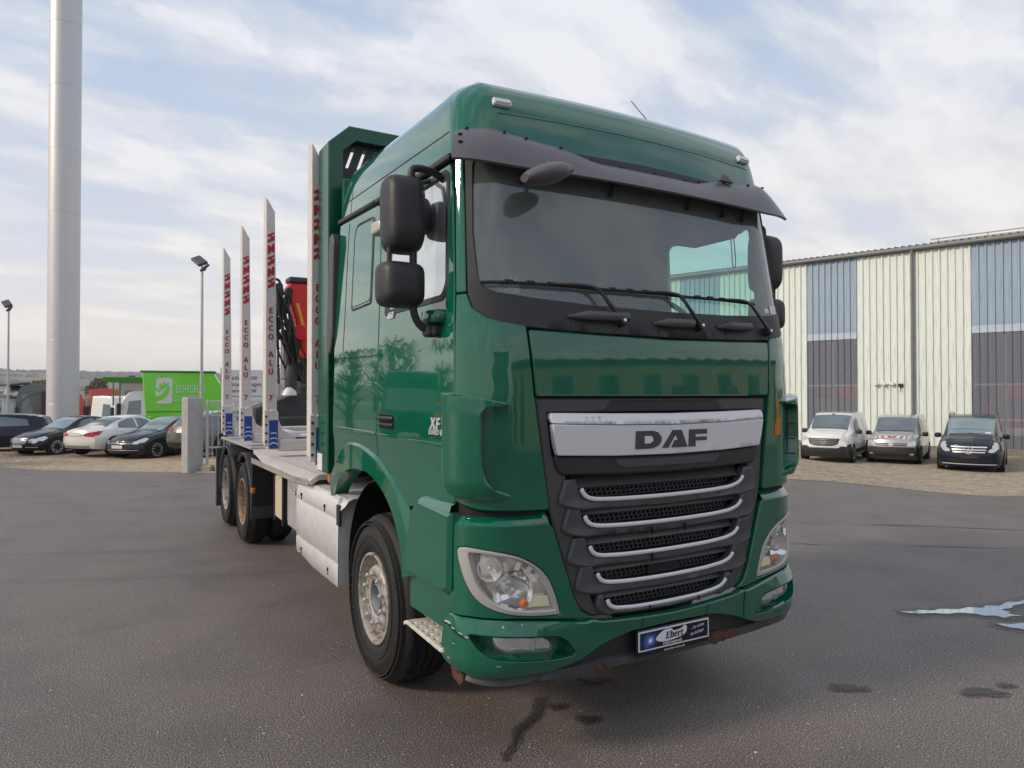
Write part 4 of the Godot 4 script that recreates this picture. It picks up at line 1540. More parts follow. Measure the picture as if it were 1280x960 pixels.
	for s in [-1.0, 1.0]:
		strip(t, "headlight", c, "front", [loop2(V2([s * 0.54, 0.70, s * 0.68, 0.68, s * 0.79, 0.78, s * 0.80, 0.88, s * 0.58, 0.78]), 3)], M.headlight, 0.01, 0.01)
		strip(t, "headlight_side", c, "body", [c.side([0.0, 0.74, 0.28, 0.86, 0.42, 1.0, 0.34, 1.0, 0.0, 0.88], s)], M.headlight, 0.005, 0.006)
	star_badge(t, c.front(Vector2(0, 0.755)) + Vector3(0, 0, 0.045), 0.135)
	number_plate(t, c.front(Vector2(0, 0.52)) + Vector3(0, 0, 0.02), false, M.plastic)
	g = Geo.new()
	for s in [-1.0, 1.0]:
		var path := PackedVector3Array()
		for i in 9:
			path.append(c.body(Vector2(s * 2.6, 2.1 + i * 0.3)) + Vector3(0, 0.05 if i > 0 and i < 8 else 0.0, 0))
		g.tube(path, 0.022, 6)
	put("roof_rail", g, M.gloss_black, t)
	g = Geo.new()
	g.patch(c.body, V2([1.1, 1.14, 1.7, 1.16, 1.7, 1.24, 1.1, 1.22]), [], 0.1, 0.006, 0.004, 0.0)
	put("windscreen_sticker", g, M.paper, t)
	strip(t, "wiper", c, "body", [V2([-2.0, 1.11, 0.2, 1.13, 0.2, 1.15, -2.0, 1.13]), V2([-0.2, 1.11, 2.1, 1.16, 2.1, 1.18, -0.2, 1.13])], M.dark, 0.014, 0.01)
	door_lines(t, c, [[1.4, 1.05, 0.3, 0.05], [2.65, 1.6, 0.3, 0.0], [3.8, 1.6, 0.3, 0.0]])
	mirrors(t, c, 1.52, 1.1, M.car_navy, 1.1)
	arches_and_wheels(t, c, 0.95, 4.15, 0.34, "five", 0.0)

func sedan(L: float, top: float, w: float, hatch: bool, coupe: bool) -> Car:
	var c := Car.new()
	c.L = L
	var k := top / 1.44
	var r := w / 0.89
	var a := [[0.0, 0.66, 0.5, 0.6 * r, 0.70 * r, 0.74 * r, 0.22], [0.1, 0.74 * k, 0.6, 0.62 * r, 0.75 * r, 0.82 * r, 0.2], [0.45, 0.84 * k, 0.72, 0.66 * r, 0.79 * r, 0.87 * r, 0.19], [1.15, 0.95 * k, 0.86 * k, 0.64 * r, 0.80 * r, 0.885 * r, 0.18], [1.45, 1.06 * k, 0.90 * k, 0.60 * r, 0.80 * r, 0.89 * r, 0.18], [2.0, 1.34 * k, 0.92 * k, 0.56 * r, 0.80 * r, 0.89 * r, 0.18], [2.4, 1.435 * k, 0.93 * k, 0.56 * r, 0.80 * r, 0.89 * r, 0.18]]
	if hatch:
		a += [[3.1, 1.43 * k, 0.95 * k, 0.56 * r, 0.80 * r, 0.89 * r, 0.18], [3.75, 1.37 * k, 0.97 * k, 0.55 * r, 0.79 * r, 0.885 * r, 0.19], [L - 0.28, 1.22 * k, 0.98 * k, 0.54 * r, 0.76 * r, 0.86 * r, 0.22], [L - 0.1, 1.02 * k, 0.93 * k, 0.58 * r, 0.73 * r, 0.83 * r, 0.25], [L, 0.94 * k, 0.8 * k, 0.6 * r, 0.71 * r, 0.8 * r, 0.28]]
	else:
		a += [[2.9, 1.41 * k, 0.95 * k, 0.55 * r, 0.79 * r, 0.89 * r, 0.18], [3.4, 1.29 * k, 0.96 * k, 0.53 * r, 0.77 * r, 0.885 * r, 0.19], [3.95, 1.07 * k, 0.96 * k, 0.57 * r, 0.74 * r, 0.87 * r, 0.21], [L - 0.15, 0.99 * k, 0.9 * k, 0.6 * r, 0.7 * r, 0.82 * r, 0.25], [L, 0.93 * k, 0.8 * k, 0.58 * r, 0.68 * r, 0.78 * r, 0.28]]
	c.st = a
	c.nose = [[0.2, 0.08], [0.38, 0.0], [0.55, 0.02], [0.7, 0.1]]
	c.tail = [[0.28, 0.08], [0.45, 0.0], [0.8, 0.03], [1.0, 0.12]]
	c.sag = 0.22
	c.sag2 = 0.16
	return c

func car_common(t: Node3D, c: Car, top: float, hatch: bool, paint: Material, style: String, r: float) -> void:
	var g := Geo.new()
	c.shell(g)
	put("body", g, paint, t)
	var k := top / 1.44
	strip(t, "windscreen", c, "body", [screen(c, 1.3, 2.18, 2.8, 0.1)], M.car_glass_pale)
	if hatch:
		strip(t, "rear_window", c, "body", [screen(c, c.L - 0.62, c.L - 0.24, 2.7, -0.0)], M.car_glass)
	else:
		strip(t, "rear_window", c, "body", [screen(c, 3.12, 3.86, 2.75, -0.1)], M.car_glass)
	var e := 3.75 if hatch else 3.35
	for s in [-1.0, 1.0]:
		strip(t, "side_window", c, "body", [c.side([1.72, 0.95 * k, 2.12, 1.25 * k, 2.5, 1.33 * k, 2.62, 1.33 * k, 2.62, 0.96 * k], s)], M.car_glass, 0.004, 0.006, 0.06)
		strip(t, "side_window", c, "body", [c.side([2.7, 0.965 * k, 2.7, 1.33 * k, 2.95, 1.31 * k, e, (1.2 if hatch else 1.16) * k, e + (0.1 if hatch else 0.12), 1.0 * k], s)], M.car_glass, 0.004, 0.006, 0.06)
		strip(t, "door_handle", c, "body", [c.side([2.42, 0.83 * k, 2.6, 0.83 * k, 2.6, 0.86 * k, 2.42, 0.86 * k], s), c.side([3.3, 0.84 * k, 3.48, 0.84 * k, 3.48, 0.87 * k, 3.3, 0.87 * k], s)], paint, 0.014, 0.014, 0.06)
	door_lines(t, c, [[1.62, 0.86 * k, 0.3, 0.0], [2.66, 0.92 * k, 0.3, 0.0], [3.56, 0.93 * k, 0.5, 0.06]])
	mirrors(t, c, 1.72, 0.92 * k, paint)
	arches_and_wheels(t, c, 0.88, c.L - 0.93, r, style, 0.0)

func make_cars() -> void:
	var face := heading(-0.35, -0.937)
	var group := "cars parked in a row by the steel column"
	# ---- black saloon, nose out
	var c := sedan(4.6, 1.44, 0.885, false, false)
	var t := thing("black_saloon", "black saloon car with upright chrome grille parked nose out beside the column's foot", "car", spot(-18.2, 26.0), face, group)
	car_common(t, c, 1.44, false, M.car_black, "seven", 0.325)
	strip(t, "grille", c, "front", [soft(V2([-0.40, 0.68, -0.32, 0.45, 0.32, 0.45, 0.40, 0.68]), 0.04)], M.lamp_grey, 0.01, 0.012)
	var bars := []
	for i in 4:
		bars.append(V2([-0.36, 0.49 + i * 0.05, 0.36, 0.49 + i * 0.05, 0.365, 0.508 + i * 0.05, -0.365, 0.508 + i * 0.05]))
	strip(t, "grille_bar", c, "front", bars, M.chrome, 0.018, 0.012)
	for s in [-1.0, 1.0]:
		strip(t, "headlight", c, "front", [loop2(V2([s * 0.44, 0.52, s * 0.62, 0.48, s * 0.74, 0.54, s * 0.72, 0.64, s * 0.46, 0.64]), 3)], M.headlight, 0.01, 0.01)
		strip(t, "headlight_side", c, "body", [c.side([0.0, 0.54, 0.2, 0.56, 0.42, 0.66, 0.36, 0.72, 0.0, 0.66], s)], M.headlight, 0.006, 0.008)
	number_plate(t, c.front(Vector2(0, 0.37)) + Vector3(0, 0, 0.015), false, M.plate)
	strip(t, "air_intake", c, "front", [V2([-0.6, 0.24, 0.6, 0.24, 0.62, 0.31, -0.62, 0.31])], M.dark, 0.004, 0.006)
	strip(t, "bumper_strip", c, "front", [V2([-0.74, 0.33, -0.34, 0.33, -0.34, 0.345, -0.74, 0.345]), V2([0.34, 0.33, 0.74, 0.33, 0.74, 0.345, 0.34, 0.345])], M.chrome, 0.01, 0.01)
	star_badge(t, c.front(Vector2(0, 0.64)) + Vector3(0, 0, 0.02), 0.05)
	# ---- white coupe-like saloon, tail out
	c = sedan(4.63, 1.42, 0.888, false, true)
	t = thing("white_saloon", "white saloon car with red tail lights parked tail out between two dark cars", "car", spot(-15.55, 25.1), face, group)
	var hub := Node3D.new()   # turned round: its tail lies at the row's front
	var inner_face := face + PI
	t.rotation.y = inner_face
	t.position = spot(-15.55, 25.1) + (side_dir() * 0.35 + ahead_dir() * 0.937) * 4.63
	t.position.y = height(t.position.x, t.position.z) + 0.08
	hub.free()
	car_common(t, c, 1.42, false, M.car_cream, "ten", 0.325)
	for s in [-1.0, 1.0]:
		strip(t, "tail_light", c, "back", [loop2(V2([s * 0.36, 0.74, s * 0.6, 0.70, s * 0.76, 0.72, s * 0.74, 0.82, s * 0.56, 0.85]), 3)], M.tail, 0.012, 0.012)
		strip(t, "tail_light_side", c, "body", [c.side([c.L, 0.72, c.L - 0.16, 0.74, c.L - 0.42, 0.86, c.L - 0.2, 0.89, c.L, 0.84], s)], M.tail, 0.007, 0.01)
	strip(t, "plate_recess", c, "back", [V2([-0.3, 0.7, 0.3, 0.7, 0.33, 0.84, -0.33, 0.84])], M.car_silver, 0.003, 0.004)
	strip(t, "number_plate", c, "back", [V2([-0.26, 0.72, 0.26, 0.72, 0.26, 0.83, -0.26, 0.83])], M.plate, 0.012, 0.01)
	strip(t, "bumper_insert", c, "back", [V2([-0.62, 0.27, 0.62, 0.27, 0.56, 0.38, -0.56, 0.38])], M.lamp_grey, 0.006, 0.008)
	# ---- dark hatchback, nose out
	c = sedan(4.26, 1.46, 0.895, true, false)
	t = thing("graphite_hatchback", "dark graphite hatchback parked nose out right of the white saloon", "car", spot(-13.7, 24.5), face, group)
	car_common(t, c, 1.46, true, M.car_graphite, "ten", 0.32)
	strip(t, "grille", c, "front", [V2([-0.5, 0.56, 0.5, 0.56, 0.56, 0.63, -0.56, 0.63])], M.plastic, 0.008, 0.01)
	strip(t, "grille_bar", c, "front", [V2([-0.6, 0.555, 0.6, 0.555, 0.6, 0.565, -0.6, 0.565])], M.chrome, 0.014, 0.01)
	strip(t, "air_intake", c, "front", [V2([-0.62, 0.26, 0.62, 0.26, 0.52, 0.42, -0.52, 0.42])], M.plastic, 0.004, 0.006)
	strip(t, "bumper_strip", c, "front", [V2([-0.72, 0.33, 0.72, 0.33, 0.72, 0.342, -0.72, 0.342])], M.chrome, 0.01, 0.01)
	for s in [-1.0, 1.0]:
		strip(t, "headlight", c, "front", [loop2(V2([s * 0.54, 0.56, s * 0.72, 0.55, s * 0.74, 0.63, s * 0.6, 0.65]), 3)], M.headlight, 0.01, 0.01)
		strip(t, "headlight_side", c, "body", [c.side([0.0, 0.56, 0.22, 0.6, 0.48, 0.72, 0.4, 0.75, 0.0, 0.65], s)], M.headlight, 0.006, 0.008)
	number_plate(t, c.front(Vector2(0, 0.45)) + Vector3(0, 0, 0.012), false, M.plate)
	var g := Geo.new()
	g.lathe(V2([0.0, 0.008, 0.06, 0.008, 0.065, -0.01]), Transform3D(Basis(Vector3(1, 0, 0), PI / 2), c.front(Vector2(0, 0.6)) + Vector3(0, 0, 0.03)), 20)
	put("badge", g, M.chrome, t)
	# ---- taupe crossover, tail out, half behind the gate post
	c = sedan(4.5, 1.52, 0.92, true, false)
	t = thing("taupe_crossover", "grey brown crossover parked tail out, half hidden by the concrete gate post", "car", spot(-11.15, 23.8), face, group)
	t.rotation.y = inner_face
	t.position = spot(-11.15, 23.8) + (side_dir() * 0.35 + ahead_dir() * 0.937) * 4.5
	t.position.y = height(t.position.x, t.position.z) + 0.06
	car_common(t, c, 1.52, true, M.car_taupe, "five", 0.34)
	for s in [-1.0, 1.0]:
		strip(t, "tail_light", c, "back", [loop2(V2([s * 0.5, 0.86, s * 0.7, 0.84, s * 0.72, 0.94, s * 0.54, 0.96]), 3)], M.tail, 0.012, 0.012)
	strip(t, "number_plate", c, "back", [V2([-0.26, 0.78, 0.26, 0.78, 0.26, 0.89, -0.26, 0.89])], M.plate, 0.014, 0.012)
	strip(t, "bumper_insert", c, "back", [V2([-0.7, 0.28, 0.7, 0.28, 0.68, 0.46, -0.68, 0.46])], M.plastic, 0.008, 0.01)
	# ---- dark estate at the left edge, seen from the side
	c = sedan(4.7, 1.5, 0.89, true, false)
	c.st[8][1] = 1.47
	c.st[9][1] = 1.38
	t = thing("dark_estate", "dark blue estate car seen side on at the picture's left edge", "car", spot(-23.2, 27.6), heading(-0.93, -0.36), group)
	car_common(t, c, 1.5, true, M.car_navy, "five", 0.33)
	g = Geo.new()
	for s in [-1.0, 1.0]:
		var path := PackedVector3Array()
		for i in 8:
			path.append(c.body(Vector2(s * 2.7, 2.2 + i * 0.24)) + Vector3(0, 0.03 if i > 0 and i < 7 else 0.0, 0))
		g.tube(path, 0.016, 6)
	put("roof_rail", g, M.galv, t)

# ------------------------------------------------------------------ lorries and the container beyond the parked cars
func lorry_cab(called: String, label: String, at: Vector3, turn: float, paint: Material, w: float, h: float, L: float, dark_top: bool) -> Node3D:
	var t := thing(called, label, "truck", at, turn, "lorries beyond the parked cars")
	var c := Car.new()
	c.L = L
	var k := w * 0.5
	c.st = [[0.0, h * 0.80, 1.6, k * 0.9, k * 0.97, k * 0.99, 0.5], [0.12, h * 0.88, 1.7, k * 0.88, k * 0.98, k, 0.5], [0.5, h * 0.97, 1.75, k * 0.86, k * 0.99, k, 0.5], [1.2, h, 1.8, k * 0.86, k * 0.99, k, 0.5], [L, h * 0.99, 1.8, k * 0.86, k * 0.98, k, 0.5]]
	c.nose = [[0.4, 0.0], [1.6, 0.03], [h, 0.25]]
	c.tail = [[0.5, 0.0], [h, 0.0]]
	c.sag = 0.16
	c.sag2 = 0.0
	var g := Geo.new()
	c.shell(g)
	put("cab", g, paint, t)
	strip(t, "windscreen", c, "front", [soft(V2([-k * 0.86, 1.72, k * 0.86, 1.72, k * 0.82, h * 0.77, -k * 0.82, h * 0.77]), 0.08)], M.car_glass, 0.008, 0.01, 0.12)
	strip(t, "grille", c, "front", [V2([-k * 0.6, 0.7, k * 0.6, 0.7, k * 0.62, 1.45, -k * 0.62, 1.45])], M.plastic, 0.008, 0.01, 0.12)
	for s in [-1.0, 1.0]:
		strip(t, "side_window", c, "body", [c.side([0.45, 1.78, 0.55, h * 0.8, 1.25, h * 0.82, 1.25, 1.78], s)], M.car_glass, 0.006, 0.008, 0.1)
		g = Geo.new()
		g.box(Vector3(s * (k + 0.18), 2.0, -0.2), Vector3(0.2, 0.75, 0.2), 0.07)
		g.bar(Vector3(s * (k - 0.05), 2.3, -0.3), Vector3(s * (k + 0.18), 2.3, -0.2), 0.04, 0.04)
		put("wing_mirror", g, M.plastic, t)
		g = Geo.new()
		g.lathe(V2([0.0, 0.1, 0.28, 0.12, 0.3, 0.15, 0.46, 0.15, 0.5, 0.1, 0.5, -0.15, 0.4, -0.15]), Transform3D(Basis(Vector3(0, 0, 1), -PI / 2 * s), Vector3(s * (k - 0.1), 0.5, -1.3)), 24)
		put("wheel", g, M.rubber, t)
	if dark_top:
		g = Geo.new()
		g.box(Vector3(0, h + 0.05, -0.55), Vector3(w * 0.86, 0.16, 1.2), 0.07, Basis(Vector3(1, 0, 0), 0.12))
		g.box(Vector3(0, h * 0.8, 0.12), Vector3(w * 0.9, 0.07, 0.4), 0.03, Basis(Vector3(1, 0, 0), 0.35))
		put("roof_spoiler", g, M.lamp_head, t)
	g = Geo.new()
	g.box(Vector3(0, 0.8, -L - 1.6), Vector3(0.9, 0.28, 3.4), 0.02)
	for s in [-1.0, 1.0]:
		g.lathe(V2([0.0, 0.05, 0.3, 0.1, 0.46, 0.15, 0.5, 0.1, 0.5, -0.3, 0.4, -0.3]), Transform3D(Basis(Vector3(0, 0, 1), -PI / 2 * s), Vector3(s * (k - 0.1), 0.5, -L - 2.4)), 24)
	put("chassis", g, M.frame, t)
	return t

func make_far_vehicles() -> void:
	lorry_cab("grey_lorry", "grey tractor unit with roof spoiler beyond the cars, left of the steel column", spot(-34.2, 47.5), heading(-0.55, -0.83), M.cab_grey, 2.5, 3.85, 2.3, true)
	lorry_cab("red_lorry", "red lorry with a high plain cab just right of the steel column", spot(-30.4, 50.5), heading(0.8, 0.6), M.cab_red, 2.5, 3.5, 2.3, false)
	lorry_cab("red_lorry", "second red lorry, further right, behind the white cab", spot(-28.2, 51.5), heading(0.8, 0.6), M.cab_red, 2.5, 3.55, 2.3, false)
	lorry_cab("white_lorry", "white lorry cab facing right in front of the red lorries", spot(-25.0, 46.5), heading(0.95, -0.3), M.cab_white, 2.45, 3.1, 2.2, false)
	# pale kiosk at the left edge
	var hut := thing("pale_kiosk", "small cream kiosk with dark window beyond the cars at the left edge", "kiosk", spot(-35.6, 50.0), -deg_to_rad(YAW) + 0.3)
	var g := Geo.new()
	g.box(Vector3(0, 1.7, 0), Vector3(1.0, 3.4, 1.4), 0.03)
	put("wall", g, M.cream, hut)
	g = Geo.new()
	g.box(Vector3(0, 3.45, 0), Vector3(1.2, 0.14, 1.6), 0.02)
	put("roof", g, M.paper, hut)
	g = Geo.new()
	g.box(Vector3(0.1, 2.5, 0.7), Vector3(0.6, 0.8, 0.06), 0.01)
	put("window", g, M.car_glass, hut)
	# low pale building far behind
	var lb := thing("low_building", "low pale grey building above the red lorries, below the hills", "building", spot(-62.0, 125.0), -deg_to_rad(YAW) + 0.1)
	g = Geo.new()
	g.box(Vector3(0, 2.6, 0), Vector3(11.0, 5.4, 8.0), 0.05)
	put("wall", g, mat(lin(0.3, 0.26, 0.25), 0.8), lb)
	g = Geo.new()
	g.box(Vector3(0, 5.4, 0), Vector3(11.4, 0.3, 8.4), 0.05)
	put("roof", g, M.brick_roof, lb)
	for i in 4:
		g = Geo.new()
		g.box(Vector3(-4.0 + i * 2.6, 3.2, 4.0), Vector3(1.2, 1.2, 0.1), 0.02)
		put("window", g, M.car_glass, lb)
	# ---- lime green waste lorry
	var t := lorry_cab("lime_lorry", "lime green tipper lorry with a white leaf emblem and white lettering on its side", spot(-21.9, 39.3), heading(-0.93, -0.36), M.cab_white, 2.45, 3.05, 1.9, false)
	t.set_meta("group", "lorries beyond the parked cars")
	# its body: local +x is the lorry's left; the flank that shows faces local +x
	g = Geo.new()
	var out := V2([-1.5, 1.15, -5.2, 1.15, -5.9, 2.3, -4.9, 4.06, -1.3, 4.1, -1.3, 3.9])
	var poly := PackedVector2Array()
	for q in out:
		poly.append(Vector2(-q.x, q.y))
	for s in [0]:
		g.extrude(poly, Transform3D(Basis(Vector3(0, 0, -1), Vector3(0, 1, 0), Vector3(1, 0, 0)), Vector3(1.25, 0, 0)), 2.5, 0.04)
	put("tipper_body", g, M.lime, t)
	g = Geo.new()
	g.box(Vector3(0, 4.12, -3.1), Vector3(2.62, 0.1, 3.8), 0.03)
	g.box(Vector3(0, 3.75, -0.4), Vector3(2.4, 0.1, 2.0), 0.03)
	for s in [-1.0, 1.0]:
		g.box(Vector3(s * 1.15, 3.0, 0.1), Vector3(0.07, 1.5, 0.07))
		g.box(Vector3(s * 1.15, 3.62, -0.4), Vector3(0.06, 0.18, 2.0))
	put("roof_edge", g, M.lime_dark, t)
	g = Geo.new()
	g.box(Vector3(1.262, 1.9, -3.3), Vector3(0.02, 0.06, 3.6), 0.005)
	g.box(Vector3(0, 0.95, -3.3), Vector3(1.0, 0.35, 3.6), 0.02)
	put("side_rail", g, M.lime_dark, t)
	# the emblem: a white rounded panel with a green leafy stalk, and the name
	var xf := Transform3D(Basis(Vector3(0, 0, -1), Vector3(0, 1, 0), Vector3(1, 0, 0)), Vector3(1.262, 0, 0))
	g = Geo.new()
	g.extrude(soft(V2([1.95, 2.35, 2.78, 2.35, 2.8, 3.78, 2.0, 3.75]), 0.15), xf, 0.012)
	g.text("ECHTGRÜN", 0.42, xf * Transform3D(Basis.IDENTITY, Vector3(3.72, 3.15, 0)), 0.006, 0.5, "Droid Sans", false)
	g.text("Garten- und Landschaftsbau", 0.12, xf * Transform3D(Basis.IDENTITY, Vector3(3.62, 2.75, 0)), 0.006, 0.75, "Droid Sans", false)
	g.text("Natur- und Land", 0.12, xf * Transform3D(Basis.IDENTITY, Vector3(3.4, 2.53, 0)), 0.006, 1.0, "Droid Sans", false)
	put("white_print", g, M.white, t)
	g = Geo.new()
	var xg := xf * Transform3D(Basis.IDENTITY, Vector3(0, 0, 0.008))
	g.extrude(loop2(V2([1.95, 2.72, 2.25, 2.86, 2.42, 3.12, 2.64, 3.3, 2.68, 3.2, 2.6, 2.85, 2.38, 2.62, 2.1, 2.5, 1.95, 2.45]), 3), xg, 0.008)
	for q in [[2.3, 3.05, 1.9, 0.45], [2.33, 3.15, 1.4, 0.45], [2.42, 3.2, 1.0, 0.38], [2.22, 2.95, 2.3, 0.34]]:
		var d := Vector2(cos(q[2]), sin(q[2]))
		var n := Vector2(-d.y, d.x) * 0.09
		var o := Vector2(q[0], q[1])
		g.extrude(loop2(PackedVector2Array([o, o + d * q[3] * 0.5 - n, o + d * q[3], o + d * q[3] * 0.5 + n]), 3), xg, 0.008)
	put("leaf_emblem", g, M.lime, t)

# ------------------------------------------------------------------ the timber truck
# The cab's skin is one surface: x of the parameter is the way round (0 = middle of the front, +-1 where the corner begins, +-1.33 where the flank begins), y the height.
var ZC := [[0.3, 1.25], [0.45, 1.275], [0.75, 1.275], [1.25, 1.276], [1.6, 1.27], [1.9, 1.268], [2.1, 1.26], [2.25, 1.245], [2.35, 1.23], [2.6, 1.185], [3.17, 1.088], [3.35, 1.055], [3.50, 1.015], [3.585, 0.97], [3.635, 0.92], [3.67, 0.855]]
var WT := [[0.3, 1.24], [1.25, 1.25], [1.6, 1.25], [2.2, 1.238], [2.5, 1.228], [3.2, 1.196], [3.4, 1.175], [3.54, 1.148], [3.63, 1.10], [3.67, 1.03]]
const REAR := -1.19
const LC := 0.33
const RZ := 0.2
var zc_lut := PackedFloat32Array()
var w_lut := PackedFloat32Array()

func lut(t: PackedFloat32Array, y: float) -> float:
	var q := clampf((y - 0.3) / 0.01, 0.0, t.size() - 1.001)
	var i := int(q)
	return lerpf(t[i], t[i + 1], q - i)

func skin(p: Vector2) -> Vector3:
	var y := p.y
	var w := lut(w_lut, y)
	var zc := lut(zc_lut, y)
	var a := absf(p.x)
	var s := signf(p.x)
	if a <= 1.0:
		return Vector3(p.x, y, zc - 0.0556 * a * a)
	if a <= 1.0 + LC:
		var t := (a - 1.0) / LC * PI / 2
		# starts along the front's own slope, ends along the flank
		return Vector3(s * (1.0 + (w - 1.0) * sin(t)), y, zc - 0.0556 - RZ * (1.0 - cos(t)) - 0.02 * sin(2.0 * t))
	return Vector3(s * w, y, zc - 0.0556 - RZ - (a - 1.0 - LC))

func flank(zy: Array, s: float, step: float = 0.04) -> PackedVector2Array:  # an outline given as z, height on the cab's flank
	var l := PackedVector2Array()
	for i in range(0, zy.size(), 2):
		l.append(Vector2(zy[i], zy[i + 1]))
	return flank_poly(l, s, step)

func flank_poly(l: PackedVector2Array, s: float, step: float = 0.04) -> PackedVector2Array:
	var o := PackedVector2Array()
	for q in Geo.dense(l, step):
		o.append(Vector2(s * (1.0 + LC + lut(zc_lut, q.y) - 0.0556 - RZ - q.x), q.y))
	return o

func panel(called: String, t: Node3D, m: Material, poly: PackedVector2Array, holes: Array = [], off: Variant = 0.0, thick: float = 0.025, bev: float = 0.005, step: float = 0.05, label: String = "") -> MeshInstance3D:
	var g := Geo.new()
	g.patch(skin, poly, holes, step, off, thick, bev)
	return put(called, g, m, t, label)

func on_skin(s: float, y: float, off: float = 0.0) -> Vector3:
	return skin(Vector2(s, y)) + Geo.nrm(skin, Vector2(s, y)) * off

func skin_frame(s: float, y: float, off: float = 0.0) -> Transform3D:  # local z out of the skin, y up along it
	var n := Geo.nrm(skin, Vector2(s, y))
	var x := Vector3.UP.cross(n).normalized()
	return Transform3D(Basis(x, n.cross(x), n), on_skin(s, y, off))

func make_truck() -> void:
	for i in 345:
		zc_lut.append(table(ZC, 0.3 + i * 0.01))
		w_lut.append(table(WT, 0.3 + i * 0.01))
	var t := thing("timber_truck", "dark green three-axle timber truck with log stakes and headboard, standing nose on in the yard", "truck")
	truck_shell(t)
	truck_front(t)
	truck_bumper(t)
	for s in [-1.0, 1.0]:
		truck_side(t, s)
		truck_mirrors(t, s)
	truck_wipers_visor(t)
	truck_interior(t)
	truck_chassis(t)
	truck_wheels(t)
	truck_bed(t)
	truck_crane(t)

func truck_shell(t: Node3D) -> void:
	# dark inner body that shows in the gaps between panels
	var rear := 1.0 + LC + 1.02 - RZ - REAR
	var outline := PackedVector2Array()
	for q in flank([REAR, 3.3, REAR, 1.25], -1.0):
		if outline.is_empty() or q.y <= outline[outline.size() - 1].y:
			outline.append(q)
	outline = V2([-3.3, 3.28, -3.5, 2.2, -3.52, 1.5, -2.2, 1.42, -1.6, 1.25, -0.86, 1.25, -0.93, 1.84, 0, 1.84])
	var ws := windscreen_outline()
	panel("inner_body", t, M.dark, both(outline_from_axis(outline)), [ws, door_window(-1.0), door_window(1.0)], -0.03, 0.01, 0.0, 0.09)
	# upper shell: roof front and the flanks above the gutter, one smooth pressing
	var g := Geo.new()
	var us := []
	for i in range(0, 21):
		us.append(i * 0.05)
	for i in range(1, 13):
		us.append(1.0 + LC * i / 12.0)
	for i in range(1, 16):
		us.append(1.0 + LC + i * 0.1367)
	var full := []
	for i in range(us.size() - 1, 0, -1):
		full.append(-us[i])
	full.append_array(us)
	var rows := []
	var ys := [3.2, 3.25, 3.3, 3.35, 3.4, 3.44, 3.49, 3.53, 3.56, 3.59, 3.612, 3.628, 3.641, 3.651, 3.659, 3.666, 3.67]
	for y in ys:
		var row := PackedVector3Array()
		for u in full:
			var p := skin(Vector2(u, y))
			if absf(u) > 1.0 + LC:   # the flank runs back to the rear edge at every height
				var z0 := lut(zc_lut, y) - 0.0556 - RZ
				p.z = lerpf(z0, REAR, (absf(u) - 1.0 - LC) / 2.05)
			p.y += 0.035 * smoothstep(0.6, -1.0, p.z) * smoothstep(3.4, 3.6, y)
			row.append(p)
		rows.append(row)
	var edge: PackedVector3Array = rows[rows.size() - 1]
	for k in [0.3, 0.6, 0.85, 1.0]:
		var row := PackedVector3Array()
		for p in edge:
			row.append(Vector3(p.x * (1.0 - k), p.y + 0.05 * (1.0 - (1.0 - k) * (1.0 - k)) + 0.01 * k, lerpf(p.z, clampf(p.z, -1.19, 0.5), k)))
		rows.append(row)
	g.grid(rows)
	put("roof", g, M.green, t)
	# fine seams on the roof sides
	for s in [-1.0, 1.0]:
		g = Geo.new()
		g.patch(skin, flank([-1.19, 3.395, -0.2, 3.37, 0.8, 3.345, 0.8, 3.352, -0.2, 3.378, -1.19, 3.403], s), [], 0.08, 0.0015, 0.002, 0.0)
		g.patch(skin, flank([-0.955, 3.27, -0.948, 3.27, -0.985, 3.56, -0.992, 3.56], s), [], 0.08, 0.0015, 0.002, 0.0)
		put("roof_seam", g, M.dark, t)
	g = Geo.new()
	var crease := PackedVector3Array()
	for i in 33:
		var u := lerpf(-0.98, 0.98, i / 32.0)
		crease.append(on_skin(u, 3.448 - 0.016 * u * u, 0.0005))
	g.tube(crease, 0.0035, 6)
	put("roof_crease", g, M.green, t)
	# gutter strip over the doors
	for s in [-1.0, 1.0]:
		g = Geo.new()
		g.patch(skin, flank([-1.22, 3.245, -0.3, 3.205, 0.5, 3.175, 0.86, 3.175, 0.86, 3.21, 0.5, 3.21, -0.3, 3.24, -1.22, 3.28], s), [], 0.05, 0.022, 0.03, 0.006)
		put("gutter_strip", g, M.black, t)
	# rear wall
	g = Geo.new()
	g.box(Vector3(0, 2.42, REAR - 0.02), Vector3(2.36, 2.4, 0.05), 0.02)
	put("rear_wall", g, M.green_matt, t)
	# marker lamps
	for s in [-0.945, 0.945]:
		g = Geo.new()
		var f := skin_frame(s, 3.495)
		g.extrude(soft(V2([-0.055, -0.022, 0.055, -0.022, 0.055, 0.022, -0.055, 0.022]), 0.012), f * Transform3D(Basis.IDENTITY, Vector3(0, 0, 0.022)), 0.03, 0.006)
		var o := put("marker_lamp", g, M.paper, t)
		g = Geo.new()
		g.extrude(soft(V2([-0.046, -0.014, 0.046, -0.014, 0.046, 0.014, -0.046, 0.014]), 0.008), f * Transform3D(Basis.IDENTITY, Vector3(0, 0, 0.028)), 0.008, 0.003)
		put("lamp_glass", g, M.headlight, o)
	# aerial
	g = Geo.new()
	g.tube(V3([0.62, 3.69, 0.55, 0.6, 3.8, 0.48, 0.53, 4.06, 0.3]), [0.006, 0.004, 0.003], 6)
	put("aerial", g, M.hose, t)

func outline_from_axis(p: PackedVector2Array) -> PackedVector2Array:
	var o := p.duplicate()
	o.insert(0, Vector2(0, 3.28))
	return o

